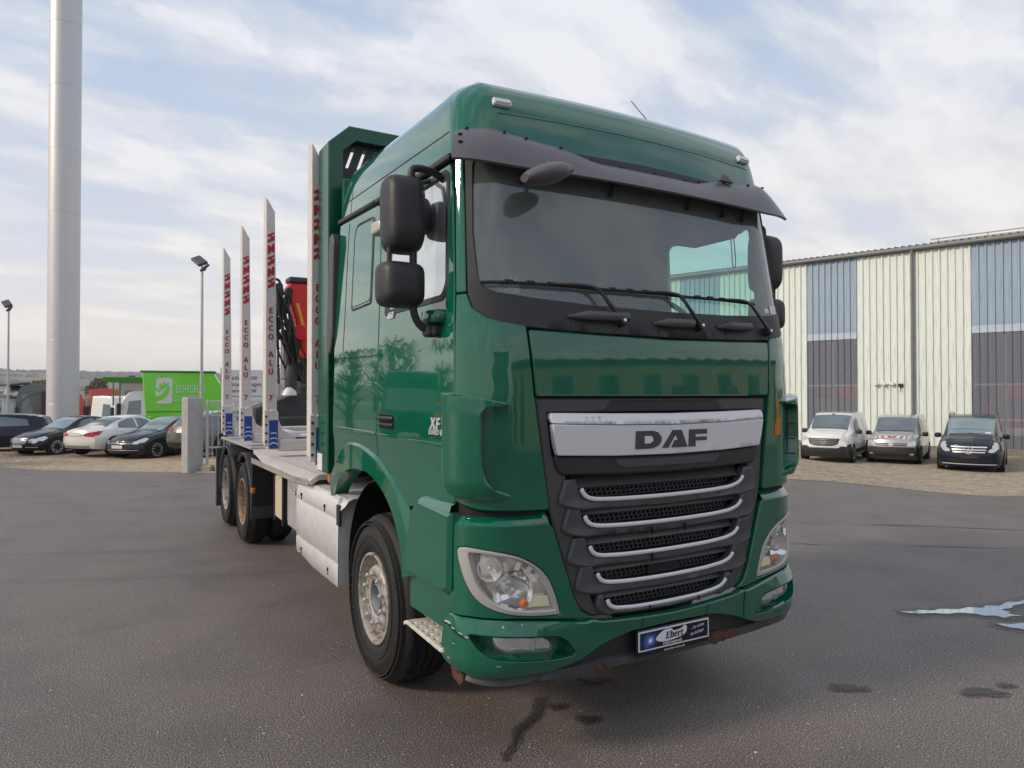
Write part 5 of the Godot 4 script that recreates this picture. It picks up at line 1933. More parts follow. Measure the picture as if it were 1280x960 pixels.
func windscreen_outline() -> PackedVector2Array:
	return both(V2([0, 2.378, -0.52, 2.387, -0.85, 2.405, -1.06, 2.425, -1.12, 2.45, -1.145, 2.5, -1.158, 2.75, -1.14, 3.12, -1.12, 3.19, 0, 3.225]))

func door_window(s: float) -> PackedVector2Array:
	return flank_poly(soft(V2([-0.03, 2.44, 0.82, 2.44, 0.87, 2.5, 0.83, 3.07, 0.78, 3.1, 0.0, 3.1, -0.03, 3.07]), 0.03), s)

func truck_front(t: Node3D) -> void:
	# windscreen with its black surround; the lower part carries the grab handles
	var ws := windscreen_outline()
	var frame := both(V2([0, 2.222, -0.4, 2.226, -0.7, 2.232, -0.936, 2.246, -1.05, 2.262, -1.12, 2.283, -1.185, 2.335, -1.212, 2.42, -1.203, 2.7, -1.195, 3.0, -1.19, 3.2, -1.18, 3.26, 0, 3.28]))
	panel("windscreen_surround", t, M.black, frame, [ws], 0.002, 0.03, 0.006)
	panel("windscreen", t, M.glass, Geo.inset(ws, -0.006) if not Geometry2D.is_polygon_clockwise(ws) else ws, [], -0.006, 0.0, 0.0, 0.09)
	for k in [[-0.47, 0.40, 2.318], [0.06, 0.30, 2.305], [0.58, 0.30, 2.312]]:
		var g := Geo.new()
		var rows := []
		for i in 13:
			var u := i / 12.0
			var s: float = k[0] + (u - 0.5) * k[1] * 1.05
			var h := 0.024 * smoothstep(0.0, 0.3, u) * (1.0 - smoothstep(0.93, 1.0, u)) + 0.001
			var row := PackedVector3Array()
			for e in 8:
				var a := TAU * e / 8
				row.append(on_skin(s, k[2] + 0.008 * (u - 0.5) + sin(a) * (0.009 + h * 0.7), 0.004 + h * 1.3 + cos(a) * (0.009 + h * 0.4)))
			rows.append(row)
		g.grid(rows, true)
		g.cap(rows[0])
		g.cap(rows[12])
		put("grab_handle", g, M.grille, t)
	var seams := Geo.new()
	for s in [-0.66, -0.06, 0.5, 0.93]:
		seams.patch(skin, V2([s - 0.002, 2.235, s + 0.002, 2.235, s + 0.002, 2.29, s - 0.002, 2.29]), [], 0.05, 0.004, 0.002, 0.0)
	put("cowl_seam", seams, M.dark, t)
	# service lid
	var lid := soft(both(V2([0, 1.885, -0.878, 1.886, -0.884, 1.90, -0.912, 2.225, -0.90, 2.234, -0.5, 2.221, 0, 2.212])), 0.012)
	panel("service_lid", t, M.green, lid, [], func(p): return 0.006 + 0.004 * cos(p.x * 1.4), 0.03, 0.008)
	# black grille panel
	var frame2 := both(V2([0, 1.874, -0.878, 1.874, -0.87, 1.79, -0.806, 1.31, -0.782, 1.22, -0.716, 1.0, -0.655, 0.815, -0.615, 0.745, -0.55, 0.702, -0.45, 0.688, -0.233, 0.675, 0, 0.67]))
	panel("grille_panel", t, M.black, frame2, [], -0.115, 0.02, 0.01)
	var rim := both(V2([0, 1.874, -0.878, 1.874, -0.87, 1.79, -0.806, 1.31, -0.782, 1.22, -0.716, 1.0, -0.655, 0.815, -0.615, 0.745, -0.55, 0.702, -0.45, 0.688, -0.233, 0.675, 0, 0.67]))
	var rim_in := both(V2([0, 1.80, -0.81, 1.80, -0.78, 1.57, -0.70, 1.46, -0.685, 1.31, -0.668, 1.2, -0.61, 0.98, -0.552, 0.82, -0.53, 0.765, -0.48, 0.722, -0.3, 0.700, 0, 0.690]))
	panel("grille_surround", t, M.grille, rim, [rim_in], -0.014, 0.06, 0.008)
	panel("lid_recess", t, M.black, both(V2([0, 1.80, -0.46, 1.80, -0.40, 1.862, 0, 1.862])), [], -0.004, 0.02, 0.006)
	# silver bar with the maker's letters
	var plate := Geo.new()
	plate.patch(skin, soft(both(V2([0, 1.724, -0.4, 1.729, -0.80, 1.742, -0.81, 1.776, -0.80, 1.797, -0.4, 1.790, 0, 1.786])), 0.008), [], 0.02, func(p): return 0.012 + (1.79 - p.y) * 0.35, 0.03, 0.004)
	plate.patch(skin, soft(both(V2([0, 1.553, -0.4, 1.558, -0.765, 1.573, -0.785, 1.64, -0.80, 1.738, -0.4, 1.725, 0, 1.72])), 0.008), [], 0.03, func(p): return 0.030 - (1.72 - p.y) * 0.05, 0.04, 0.004)
	var bar := put("silver_bar", plate, M.silver, t)
	var g := Geo.new()
	# D, A, F in heavy square-cut letters
	var ang := func(x: float) -> Transform3D: return skin_frame(x, 1.640, 0.030)
	var k := 0.050
	var shift := func(a: Array, dx: float) -> PackedVector2Array:
		var o := PackedVector2Array()
		for i in range(0, a.size(), 2):
			o.append(Vector2(a[i] - dx, a[i + 1] * k))
		return o
	g.extrude(shift.call([0, -1, 0.12, -1, 0.162, -0.76, 0.188, -0.25, 0.188, 0.25, 0.164, 0.78, 0.124, 1, 0, 1], 0.094), ang.call(-0.178), 0.012, 0.0015)
	var hole := Geo.new()
	hole.extrude(shift.call([0.062, -0.42, 0.10, -0.42, 0.120, -0.2, 0.122, 0.15, 0.108, 0.42, 0.062, 0.42], 0.094), ang.call(-0.178) * Transform3D(Basis.IDENTITY, Vector3(0, 0, 0.0025)), 0.004)
	g.extrude(shift.call([0, -1, 0.046, -1, 0.100, 0.42, 0.120, -0.15, 0.094, -0.15, 0.070, -1, 0.193, -1, 0.150, 1, 0.076, 1], 0.096), ang.call(0.016), 0.012, 0.0015)
	g.extrude(shift.call([0, -1, 0.055, -1, 0.055, -0.32, 0.148, -0.32, 0.148, 0.12, 0.055, 0.12, 0.055, 0.42, 0.151, 0.42, 0.151, 1, 0, 1], 0.075), ang.call(0.199), 0.012, 0.0015)
	put("lettering", g, M.badge, bar)
	put("letter_counter", hole, M.silver, bar)
	# black lip under the bar with a lighter grip recess
	panel("bar_lip", t, M.black, both(V2([0, 1.45, -0.4, 1.455, -0.735, 1.468, -0.765, 1.51, -0.775, 1.569, -0.4, 1.554, 0, 1.549])), [], 0.008, 0.05, 0.01)
	panel("grip_recess", t, M.grille, soft(both(V2([0, 1.488, -0.34, 1.49, -0.385, 1.505, -0.40, 1.538, 0, 1.532])), 0.015), [], 0.013, 0.006, 0.003)
	# five louvres, each with bright lip, honeycomb and side blades
	var rowsdef := [[1.318, 0.612, true], [1.171, 0.592, true], [1.006, 0.560, true], [0.855, 0.512, true], [0.705, 0.448, false]]
	for i in 5:
		var y: float = rowsdef[i][0]
		var a: float = rowsdef[i][1]
		var up: float = 0.072
		var lift := func(q: Vector2) -> float: return -0.040 + 0.048 * smoothstep(a - 0.12, a + 0.08, absf(q.x))
		# body below the lip, with the blade at each end
		var blade := V2([0, y - 0.066, -(a - 0.02), y - 0.05, -(a + 0.08), y - 0.028, -(a + 0.138), y - 0.004, -(a + 0.14), y + 0.02, -(a + 0.105), y + 0.122, -(a + 0.03), y + 0.122, -(a + 0.012), y + 0.07, -(a - 0.012), y + 0.036, -(a - 0.07), y + 0.012, -(a - 0.14), y + 0.0, 0, y - 0.008])
		if not rowsdef[i][2]:
			blade = V2([0, y - 0.036, -(a - 0.02), y - 0.024, -(a + 0.06), y + 0.01, -(a + 0.075), y + 0.05, -(a + 0.06), y + 0.10, -(a + 0.02), y + 0.10, -(a + 0.012), y + 0.07, -(a - 0.012), y + 0.036, -(a - 0.07), y + 0.012, -(a - 0.14), y + 0.0, 0, y - 0.008])
		g = Geo.new()
		g.patch(skin, both(blade), [], 0.03, func(q): return lift.call(q) + 0.012 * (1.0 - pow(clampf((q.y - y + 0.034) / 0.034, -1, 1), 2.0)), 0.05, 0.012)
		var lv := put("louvre", g, M.grille, t)
		# sloping plate above the mesh
		g = Geo.new()
		var rws := [PackedVector3Array(), PackedVector3Array()]
		for q in 25:
			var u := q / 12.0 - 1.0
			rws[0].append(on_skin(u * (a + 0.0), y + up, -0.036))
			rws[1].append(on_skin(u * (a + 0.025), y + (0.124 if i > 0 else 0.132), -0.085))
		g.grid(rws)
		put("louvre_slope", g, M.grille, lv)
		# bright lip
		g = Geo.new()
		var path := PackedVector3Array()
		for q in [[-a - 0.004, 0.072, 1.0], [-a + 0.006, 0.052, 1.0], [-a + 0.03, 0.03, 1.0], [-a + 0.075, 0.012, 1.0], [-a + 0.14, 0.004, 1.0], [-a * 0.5, -0.002, 1.0], [0, -0.005, 1.0], [a * 0.5, -0.002, 1.0], [a - 0.14, 0.004, 1.0], [a - 0.075, 0.012, 1.0], [a - 0.03, 0.03, 1.0], [a - 0.006, 0.052, 1.0], [a + 0.004, 0.072, 1.0]]:
			path.append(on_skin(q[0], y + q[1], lift.call(Vector2(q[0], y)) + 0.013))
		path = smooth_curve(path, 5)
		var rad := []
		for q in path.size():
			rad.append(0.0125 if q > 0 and q < path.size() - 1 else 0.010)
		g.tube(path, rad, 10, true, 0.6)
		put("bright_lip", g, M.lip, lv)
		# honeycomb
		g = Geo.new()
		for r in 3:
			var yy := y + 0.016 + r * 0.023
			var ext := a - 0.075 + 0.026 * r
			for q in 20:
				var p0 := on_skin(lerpf(-ext, ext, q / 20.0), yy, -0.070)
				var p1 := on_skin(lerpf(-ext, ext, (q + 1) / 20.0), yy, -0.070)
				g.bar(p0, p1, 0.012, 0.006, 0.0005)
			if r < 2:
				var x := -ext + (0.016 if r % 2 else 0.0)
				while x < ext:
					g.bar(on_skin(x, yy, -0.070), on_skin(x + 0.006, yy + 0.023, -0.070), 0.006, 0.012, 0.0005)
					x += 0.033
		put("honeycomb", g, M.mesh_black, lv)
	# dark hollow behind the honeycomb, radar cover
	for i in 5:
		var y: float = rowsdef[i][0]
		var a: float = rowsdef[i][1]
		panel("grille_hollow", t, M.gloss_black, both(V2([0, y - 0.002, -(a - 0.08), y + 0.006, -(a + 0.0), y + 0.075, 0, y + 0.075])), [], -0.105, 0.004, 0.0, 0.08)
	panel("radar_cover", t, M.gloss_black, soft(V2([-0.125, 0.862, 0.105, 0.862, 0.105, 0.972, -0.125, 0.972]), 0.012), [], -0.05, 0.03, 0.004)
	# the seams across the lower louvres
	g = Geo.new()
	for q in [[-0.12, 1.10, 1.14], [0.13, 1.10, 1.14], [-0.14, 0.672, 0.70], [0.24, 0.674, 0.70], [-0.12, 0.945, 0.99]]:
		g.patch(skin, V2([q[0] - 0.0015, q[1], q[0] + 0.0015, q[1], q[0] + 0.0015, q[2], q[0] - 0.0015, q[2]]), [], 0.05, -0.008, 0.02, 0.0)
	put("louvre_seam", g, M.dark, t)

func truck_bumper(t: Node3D) -> void:
	# upper bumper panels with the headlamps
	for s in [-1.0, 1.0]:
		var sd := func(p: PackedVector2Array) -> PackedVector2Array: return p if s < 0 else mirror(p)
		var bez: PackedVector2Array = sd.call(loop2(V2([-1.292, 1.098, -1.25, 1.113, -1.198, 1.112, -1.10, 1.096, -1.004, 1.068, -0.93, 1.033, -0.872, 0.993, -0.825, 0.942, -0.794, 0.885, -0.768, 0.815, -0.752, 0.752, -0.77, 0.742, -0.9, 0.75, -1.0, 0.766, -1.09, 0.795, -1.158, 0.838, -1.205, 0.89, -1.245, 0.96, -1.275, 1.03]), 2))
		var lens: PackedVector2Array = sd.call(loop2(V2([-1.212, 1.078, -1.195, 1.088, -1.134, 1.083, -1.02, 1.057, -0.955, 1.03, -0.905, 0.998, -0.862, 0.95, -0.833, 0.9, -0.80, 0.83, -0.783, 0.777, -0.80, 0.77, -0.9, 0.776, -1.0, 0.792, -1.066, 0.818, -1.122, 0.862, -1.162, 0.915, -1.19, 0.985]), 2))
		var up: PackedVector2Array = sd.call(V2([-1.37, 1.224, -1.2, 1.226, -1.0, 1.226, -0.815, 1.222, -0.79, 1.20, -0.72, 0.99, -0.66, 0.812, -0.618, 0.74, -0.555, 0.70, -0.612, 0.697, -0.8, 0.722, -1.02, 0.75, -1.209, 0.764, -1.38, 0.757, -1.395, 0.80]))
		panel("bumper_upper", t, M.green, up, [Geo.inset(bez, 0.004) if s < 0 else Geo.inset(bez, 0.004)], 0.006, 0.03, 0.005, 0.045)
		var g := Geo.new()
		g.patch(skin, bez, [lens], 0.03, 0.010, 0.05, 0.005)
		var hl := put("headlamp_bezel", g, M.bezel, t)
		g = Geo.new()
		g.patch(skin, lens, [], 0.05, 0.0, 0.0, 0.0)
		put("lens", g, M.lens, hl)
		# the bowl behind the lens
		g = Geo.new()
		g.patch(skin, lens, [], 0.022, func(p): return -0.07 - 0.022 * sin(absf(p.x) * 31.0) * sin(p.y * 26.0) - 0.02 * sin(absf(p.x) * 11.0 + p.y * 17.0), 0.001, 0.0)
		var loops := [PackedVector3Array(), PackedVector3Array()]
		for p in Geo.dense(lens, 0.03):
			loops[0].append(skin(p))
			loops[1].append(skin(p) + Geo.nrm(skin, p) * -0.1)
		g.grid(loops, true)
		put("lamp_bowl", g, M.bowl, hl)
		# reflectors
		g = Geo.new()
		for q in [[-1.115, 1.005, 0.062, 0.05], [-1.01, 0.885, 0.105, 0.07]]:
			var f := skin_frame(q[0] * -s, q[1], -0.012)
			var xf := Transform3D(f.basis * Basis(Vector3(1, 0, 0), PI / 2), f.origin)
			var r: float = q[2]
			g.lathe(V2([r * 1.04, 0.0, r, -0.004, r * 0.85, -0.03, r * 0.6, -0.055, r * 0.3, -0.07, 0.0, -0.075]), xf, 28, 60.0)
		g.patch(skin, sd.call(V2([-0.95, 1.0, -0.88, 0.95, -0.83, 0.87, -0.81, 0.83, -0.9, 0.83, -0.93, 0.92])), [], 0.03, func(p): return -0.02 - 0.2 * absf(p.y - 0.9), 0.01, 0.003)
		put("reflector", g, M.reflector, hl)
		for q in [[-1.115, 1.005, 0.016], [-1.01, 0.885, 0.022]]:
			g = Geo.new()
			var fq := skin_frame(q[0] * -s, q[1], -0.03)
			g.lathe(V2([0.0, 0.02, q[2] * 0.7, 0.014, q[2], 0.0, q[2], -0.05]), Transform3D(fq.basis * Basis(Vector3(1, 0, 0), PI / 2), fq.origin), 16)
			put("bulb_shield", g, M.headlight, hl)
		# bright ribs that fan out from the main reflector
		for i in 5:
			g = Geo.new()
			var a0 := 0.5 + i * 0.42
			var p0 := Vector2(-1.01 + cos(a0) * 0.11, 0.885 + sin(a0) * 0.075)
			var p1 := Vector2(-1.01 + cos(a0) * 0.19, 0.885 + sin(a0) * 0.15)
			g.bar(on_skin(-p0.x * s, p0.y, -0.05), on_skin(-p1.x * s, p1.y, -0.03), 0.02, 0.03, 0.004)
			put("lamp_rib", g, M.bowl, hl)
		g = Geo.new()
		g.patch(skin, sd.call(V2([-1.205, 1.07, -1.165, 1.075, -1.16, 0.97, -1.13, 0.90, -1.08, 0.835, -1.10, 0.83, -1.16, 0.915, -1.187, 0.985])), [], 0.03, -0.03, 0.02, 0.004)
		put("lamp_shroud", g, M.frame, hl)
		# lower indicator row: dark shelf, amber bulb, pale segment
		g = Geo.new()
		g.patch(skin, sd.call(V2([-1.07, 0.828, -0.99, 0.805, -0.93, 0.80, -0.93, 0.84, -1.02, 0.845])), [], 0.03, -0.02, 0.02, 0.004)
		put("lamp_shelf", g, M.lamp_grey, hl)
		g = Geo.new()
		g.patch(skin, sd.call(V2([-0.925, 0.792, -0.795, 0.785, -0.81, 0.842, -0.925, 0.846])), [], 0.03, -0.012, 0.02, 0.005)
		put("indicator", g, mat(lin(0.85, 0.78, 0.5), 0.1), hl)
		g = Geo.new()
		var fb := skin_frame(0.955 * s, 0.822, -0.008)
		g.lathe(V2([0.0, 0.02, 0.014, 0.015, 0.02, 0.0, 0.02, -0.03]), Transform3D(fb.basis * Basis(Vector3(1, 0, 0), PI / 2), fb.origin), 14)
		put("indicator_bulb", g, M.amber, hl)
		# sloping shelf on top of the bumper panel
		g = Geo.new()
		var rows := []
		for k in [[1.224, 0.004], [1.245, -0.012], [1.285, -0.05], [1.31, -0.085]]:
			var row := PackedVector3Array()
			for i in 30:
				row.append(on_skin(s * lerpf(0.815, 1.375, i / 29.0), k[0], k[1]))
			rows.append(row)
		g.grid(rows)
		put("bumper_shelf", g, M.green, t)
		# fog lamp in its niche (the niche is cut out of the bumper below)
		g = Geo.new()
		var niche: PackedVector2Array = sd.call(fog_niche())
		var nl := [PackedVector3Array(), PackedVector3Array()]
		for p in Geo.dense(niche, 0.03):
			nl[0].append(on_skin(p.x, p.y, bump_off(p)))
			nl[1].append(on_skin(p.x, p.y, -0.05))
		g.grid(nl, true)
		g.patch(skin, niche, [], 0.05, -0.05, 0.001, 0.0)
		put("fog_niche", g, M.green, t)
		var fogp: PackedVector2Array = sd.call(soft(V2([-1.112, 0.664, -0.835, 0.628, -0.80, 0.60, -0.797, 0.566, -0.83, 0.56, -1.05, 0.585, -1.095, 0.615]), 0.03))
		g = Geo.new()
		g.patch(skin, fogp, [], 0.03, func(p): return -0.004 - 0.022 * sin(absf(p.x) * 24.0) * sin(absf(p.x) * 24.0) - 0.10 * absf(p.y - 0.62), 0.03, 0.004)
		var fg := put("fog_lamp", g, M.reflector, t)
		g = Geo.new()
		g.patch(skin, fogp, [], 0.06, 0.008, 0.0, 0.0)
		put("lens", g, M.lens, fg)
	# lower bumper: one moulding from end to end
	var bump := both(V2([0, 0.654, -0.233, 0.661, -0.43, 0.673, -0.51, 0.68, -0.56, 0.694, -0.612, 0.689, -0.8, 0.714, -1.02, 0.742, -1.209, 0.756, -1.40, 0.749, -1.43, 0.70, -1.47, 0.53, -1.44, 0.5, -1.36, 0.468, -1.2, 0.457, -1.02, 0.452, -0.8, 0.452, -0.7, 0.47, -0.612, 0.505, -0.5, 0.545, -0.42, 0.566, -0.3, 0.588, 0, 0.594]))
	var g := Geo.new()
	g.patch(skin, bump, [fog_niche(), mirror(fog_niche())], 0.04, bump_off, 0.05, 0.007)
	put("bumper_lower", g, M.green, t)
	g = Geo.new()
	for q in [[-0.235, 0.585, 0.658], [0.262, 0.585, 0.658], [0.58, 0.53, 0.69]]:
		g.patch(skin, V2([q[0] - 0.003, q[1], q[0] + 0.003, q[1], q[0] + 0.003, q[2], q[0] - 0.003, q[2]]), [], 0.03, func(p): return bump_off(p) + 0.002, 0.002, 0.0)
	put("bumper_seam", g, M.dark, t)
	# scuffs and scrapes on the near corner
	g = Geo.new()
	for q in [[-1.375, 0.708, 0.035, 0.005], [-1.32, 0.695, 0.03, 0.004], [-1.25, 0.682, 0.022, 0.004], [-1.215, 0.668, 0.012, 0.007], [-1.30, 0.62, 0.012, 0.003], [-1.41, 0.70, 0.012, 0.007], [-1.06, 0.72, 0.006, 0.006], [-0.98, 0.722, 0.005, 0.005], [-1.36, 0.53, 0.016, 0.004], [-1.08, 0.53, 0.012, 0.003]]:
		var blob := PackedVector2Array()
		for i in 11:
			var a := TAU * i / 11
			var r := rng.randf_range(0.55, 1.2)
			blob.append(Vector2(q[0] + cos(a) * q[2] * r, q[1] + sin(a) * q[3] * r))
		g.patch(skin, blob, [], 0.03, func(p): return bump_off(p) + 0.0015, 0.001, 0.0)
	put("scrape", g, M.scuff, t)
	g = Geo.new()
	var dent := PackedVector3Array()
	for q in [[-1.43, 0.695], [-1.37, 0.70], [-1.31, 0.688], [-1.26, 0.672], [-1.22, 0.66]]:
		dent.append(on_skin(q[0], q[1], bump_off(Vector2(q[0], q[1])) + 0.002))
	g.tube(smooth_curve(dent, 4), 0.004, 6)
	put("crack", g, M.dark, t)
	# dark middle and grey skirt below
	panel("bumper_middle", t, M.black, both(V2([0, 0.60, -0.3, 0.592, -0.45, 0.565, -0.62, 0.51, -0.75, 0.46, -0.75, 0.44, 0, 0.43])), [], -0.03, 0.03, 0.01)
	panel("skirt", t, mat(lin(0.045, 0.047, 0.052), 0.5), both(V2([0, 0.455, -0.7, 0.458, -1.1, 0.462, -1.26, 0.474, -1.26, 0.425, -1.1, 0.40, -0.7, 0.392, 0, 0.392])), [], func(p): return -0.02 + 0.02 * smoothstep(0.47, 0.42, p.y), 0.05, 0.012)
	for q in [[-0.49, 0.42, 0.045, 0.034], [-0.47, 0.40, 0.03, 0.02], [0.40, 0.425, 0.075, 0.036], [0.50, 0.43, 0.08, 0.03]]:
		g = Geo.new()
		var blob := PackedVector2Array()
		for i in 13:
			var a := TAU * i / 13
			var r := rng.randf_range(0.6, 1.15)
			blob.append(Vector2(q[0] + cos(a) * q[2] * r, q[1] + sin(a) * q[3] * r))
		g.patch(skin, blob, [], 0.03, func(p): return -0.0185 + 0.02 * smoothstep(0.47, 0.42, p.y), 0.0005, 0.0)
		put("rust_patch", g, M.rust, t)
	for s in [-1.0, 1.0]:
		g = Geo.new()
		g.patch(skin, V2([s * 1.39, 0.405, s * 1.31, 0.39, s * 1.27, 0.415, s * 1.27, 0.455, s * 1.39, 0.465, s * 1.42, 0.45]), [], 0.03, -0.012, 0.012, 0.002)
		put("rusty_bracket", g, M.rust, t, "rusty bracket under the bumper's end")
	# the dealer's plate
	var pl := Node3D.new()
	var fr := skin_frame(0.0, 0.524, 0.03)
	g = Geo.new()
	g.extrude(soft(V2([-0.27, -0.06, 0.27, -0.06, 0.27, 0.056, -0.27, 0.056]), 0.006), fr, 0.015, 0.002)
	g.extrude(soft(V2([-0.275, -0.085, 0.275, -0.085, 0.275, 0.06, -0.275, 0.06]), 0.006), fr * Transform3D(Basis.IDENTITY, Vector3(0, 0, -0.004)), 0.02, 0.002)
	pl.free()
	var holder := put("number_plate_holder", g, M.gloss_black, t)
	g = Geo.new()
	g.extrude(soft(V2([-0.268, -0.056, 0.268, -0.056, 0.268, 0.054, -0.268, 0.054]), 0.008), fr * Transform3D(Basis.IDENTITY, Vector3(0, 0, 0.003)), 0.004)
	var wt := put("dealer_plate", g, M.white, holder)
	var st := SurfaceTool.new()
	st.begin(Mesh.PRIMITIVE_TRIANGLES)
	var fr2 := fr * Transform3D(Basis.IDENTITY, Vector3(0, 0, 0.005))
	for q in [[0, 0], [1, 1], [1, 0], [0, 0], [0, 1], [1, 1]]:
		st.set_uv(Vector2(q[0], 1.0 - q[1]))
		st.add_vertex(fr2 * Vector3(lerpf(-0.258, 0.258, q[0]), lerpf(-0.047, 0.046, q[1]), 0))
	st.generate_normals()
	var im := Image.create(512, 96, false, Image.FORMAT_RGB8)
	for j in 96:
		for i in 512:
			var c := Color(0.045, 0.055, 0.16).lerp(Color(0.06, 0.08, 0.24), 0.5 + 0.5 * sin(i * 0.011 + j * 0.02))
			var p := Vector2(i - 74, (j - 50) * 1.1)
			var glow := exp(-p.length() / 26.0)
			var ray := exp(-absf(p.dot(Vector2(0.75, 0.66))) / 3.5) * exp(-p.length() / 48.0) + 0.6 * exp(-absf(p.length() - 42.0) / 5.0) * smoothstep(10.0, -40.0, p.x)
			c = c.lerp(Color(0.35, 0.55, 1.0), clampf(glow * 1.1 + ray * 0.7, 0, 1))
			c = c.lerp(Color.WHITE, clampf(glow * glow * 1.3, 0, 1))
			im.set_pixel(i, j, c)
	var pm := mat(Color.WHITE, 0.25)
	pm.albedo_texture = ImageTexture.create_from_image(im)
	var am := st.commit()
	am.surface_set_material(0, pm)
	put_mesh("printed_sheet", am, holder)
	g = Geo.new()
	var off := func(x: float, y: float, z: float) -> Transform3D: return fr2 * Transform3D(Basis.IDENTITY, Vector3(x, y, z))
	g.extrude(loop2(V2([-0.135, 0.0, -0.09, -0.022, 0.0, -0.022, 0.085, -0.006, 0.10, 0.03, 0.085, 0.044, 0.055, 0.03, 0.0, 0.026, -0.02, 0.042, -0.08, 0.038]), 3), off.call(-0.01, 0.0, 0.001), 0.002)
	g.text("Fahrzeugwelt", 0.015, off.call(-0.02, -0.034, 0.002), 0.001, 1.0, "Droid Serif", true)
	g.text("...Sie suchen", 0.014, off.call(0.175, 0.022, 0.002) * Transform3D(Basis(Vector3(0, 0, 1), 0.12), Vector3.ZERO), 0.001, 0.9, "Droid Serif", false, true)
	g.text("das Richtige!", 0.014, off.call(0.17, -0.012, 0.002) * Transform3D(Basis(Vector3(0, 0, 1), 0.12), Vector3.ZERO), 0.001, 0.9, "Droid Serif", false, true)
	g.text("www.Ebert-online.de", 0.011, fr * Transform3D(Basis.IDENTITY, Vector3(0, -0.073, 0.0005)), 0.001, 1.1, "Droid Sans", false)
	put("white_print", g, M.white, holder)
	g = Geo.new()
	g.text("Ebert", 0.036, off.call(-0.005, 0.008, 0.0035), 0.0015, 0.95, "Droid Serif", true, true)
	put("dark_print", g, M.gloss_black, holder)

func bump_off(p: Vector2) -> float:
	var a := 0.012 + 0.034 * smoothstep(0.75, 0.68, p.y)
	a *= 1.0 - 0.4 * smoothstep(1.0, 1.35, absf(p.x))
	return a - 0.03 * smoothstep(0.52, 0.45, p.y) - 0.02 * smoothstep(0.66, 0.5, absf(p.x)) * smoothstep(0.7, 0.6, p.y)

func fog_niche() -> PackedVector2Array:
	return soft(V2([-1.215, 0.684, -1.1, 0.676, -0.77, 0.636, -0.72, 0.60, -0.672, 0.532, -0.80, 0.528, -0.948, 0.54, -1.113, 0.57, -1.165, 0.612]), 0.03)

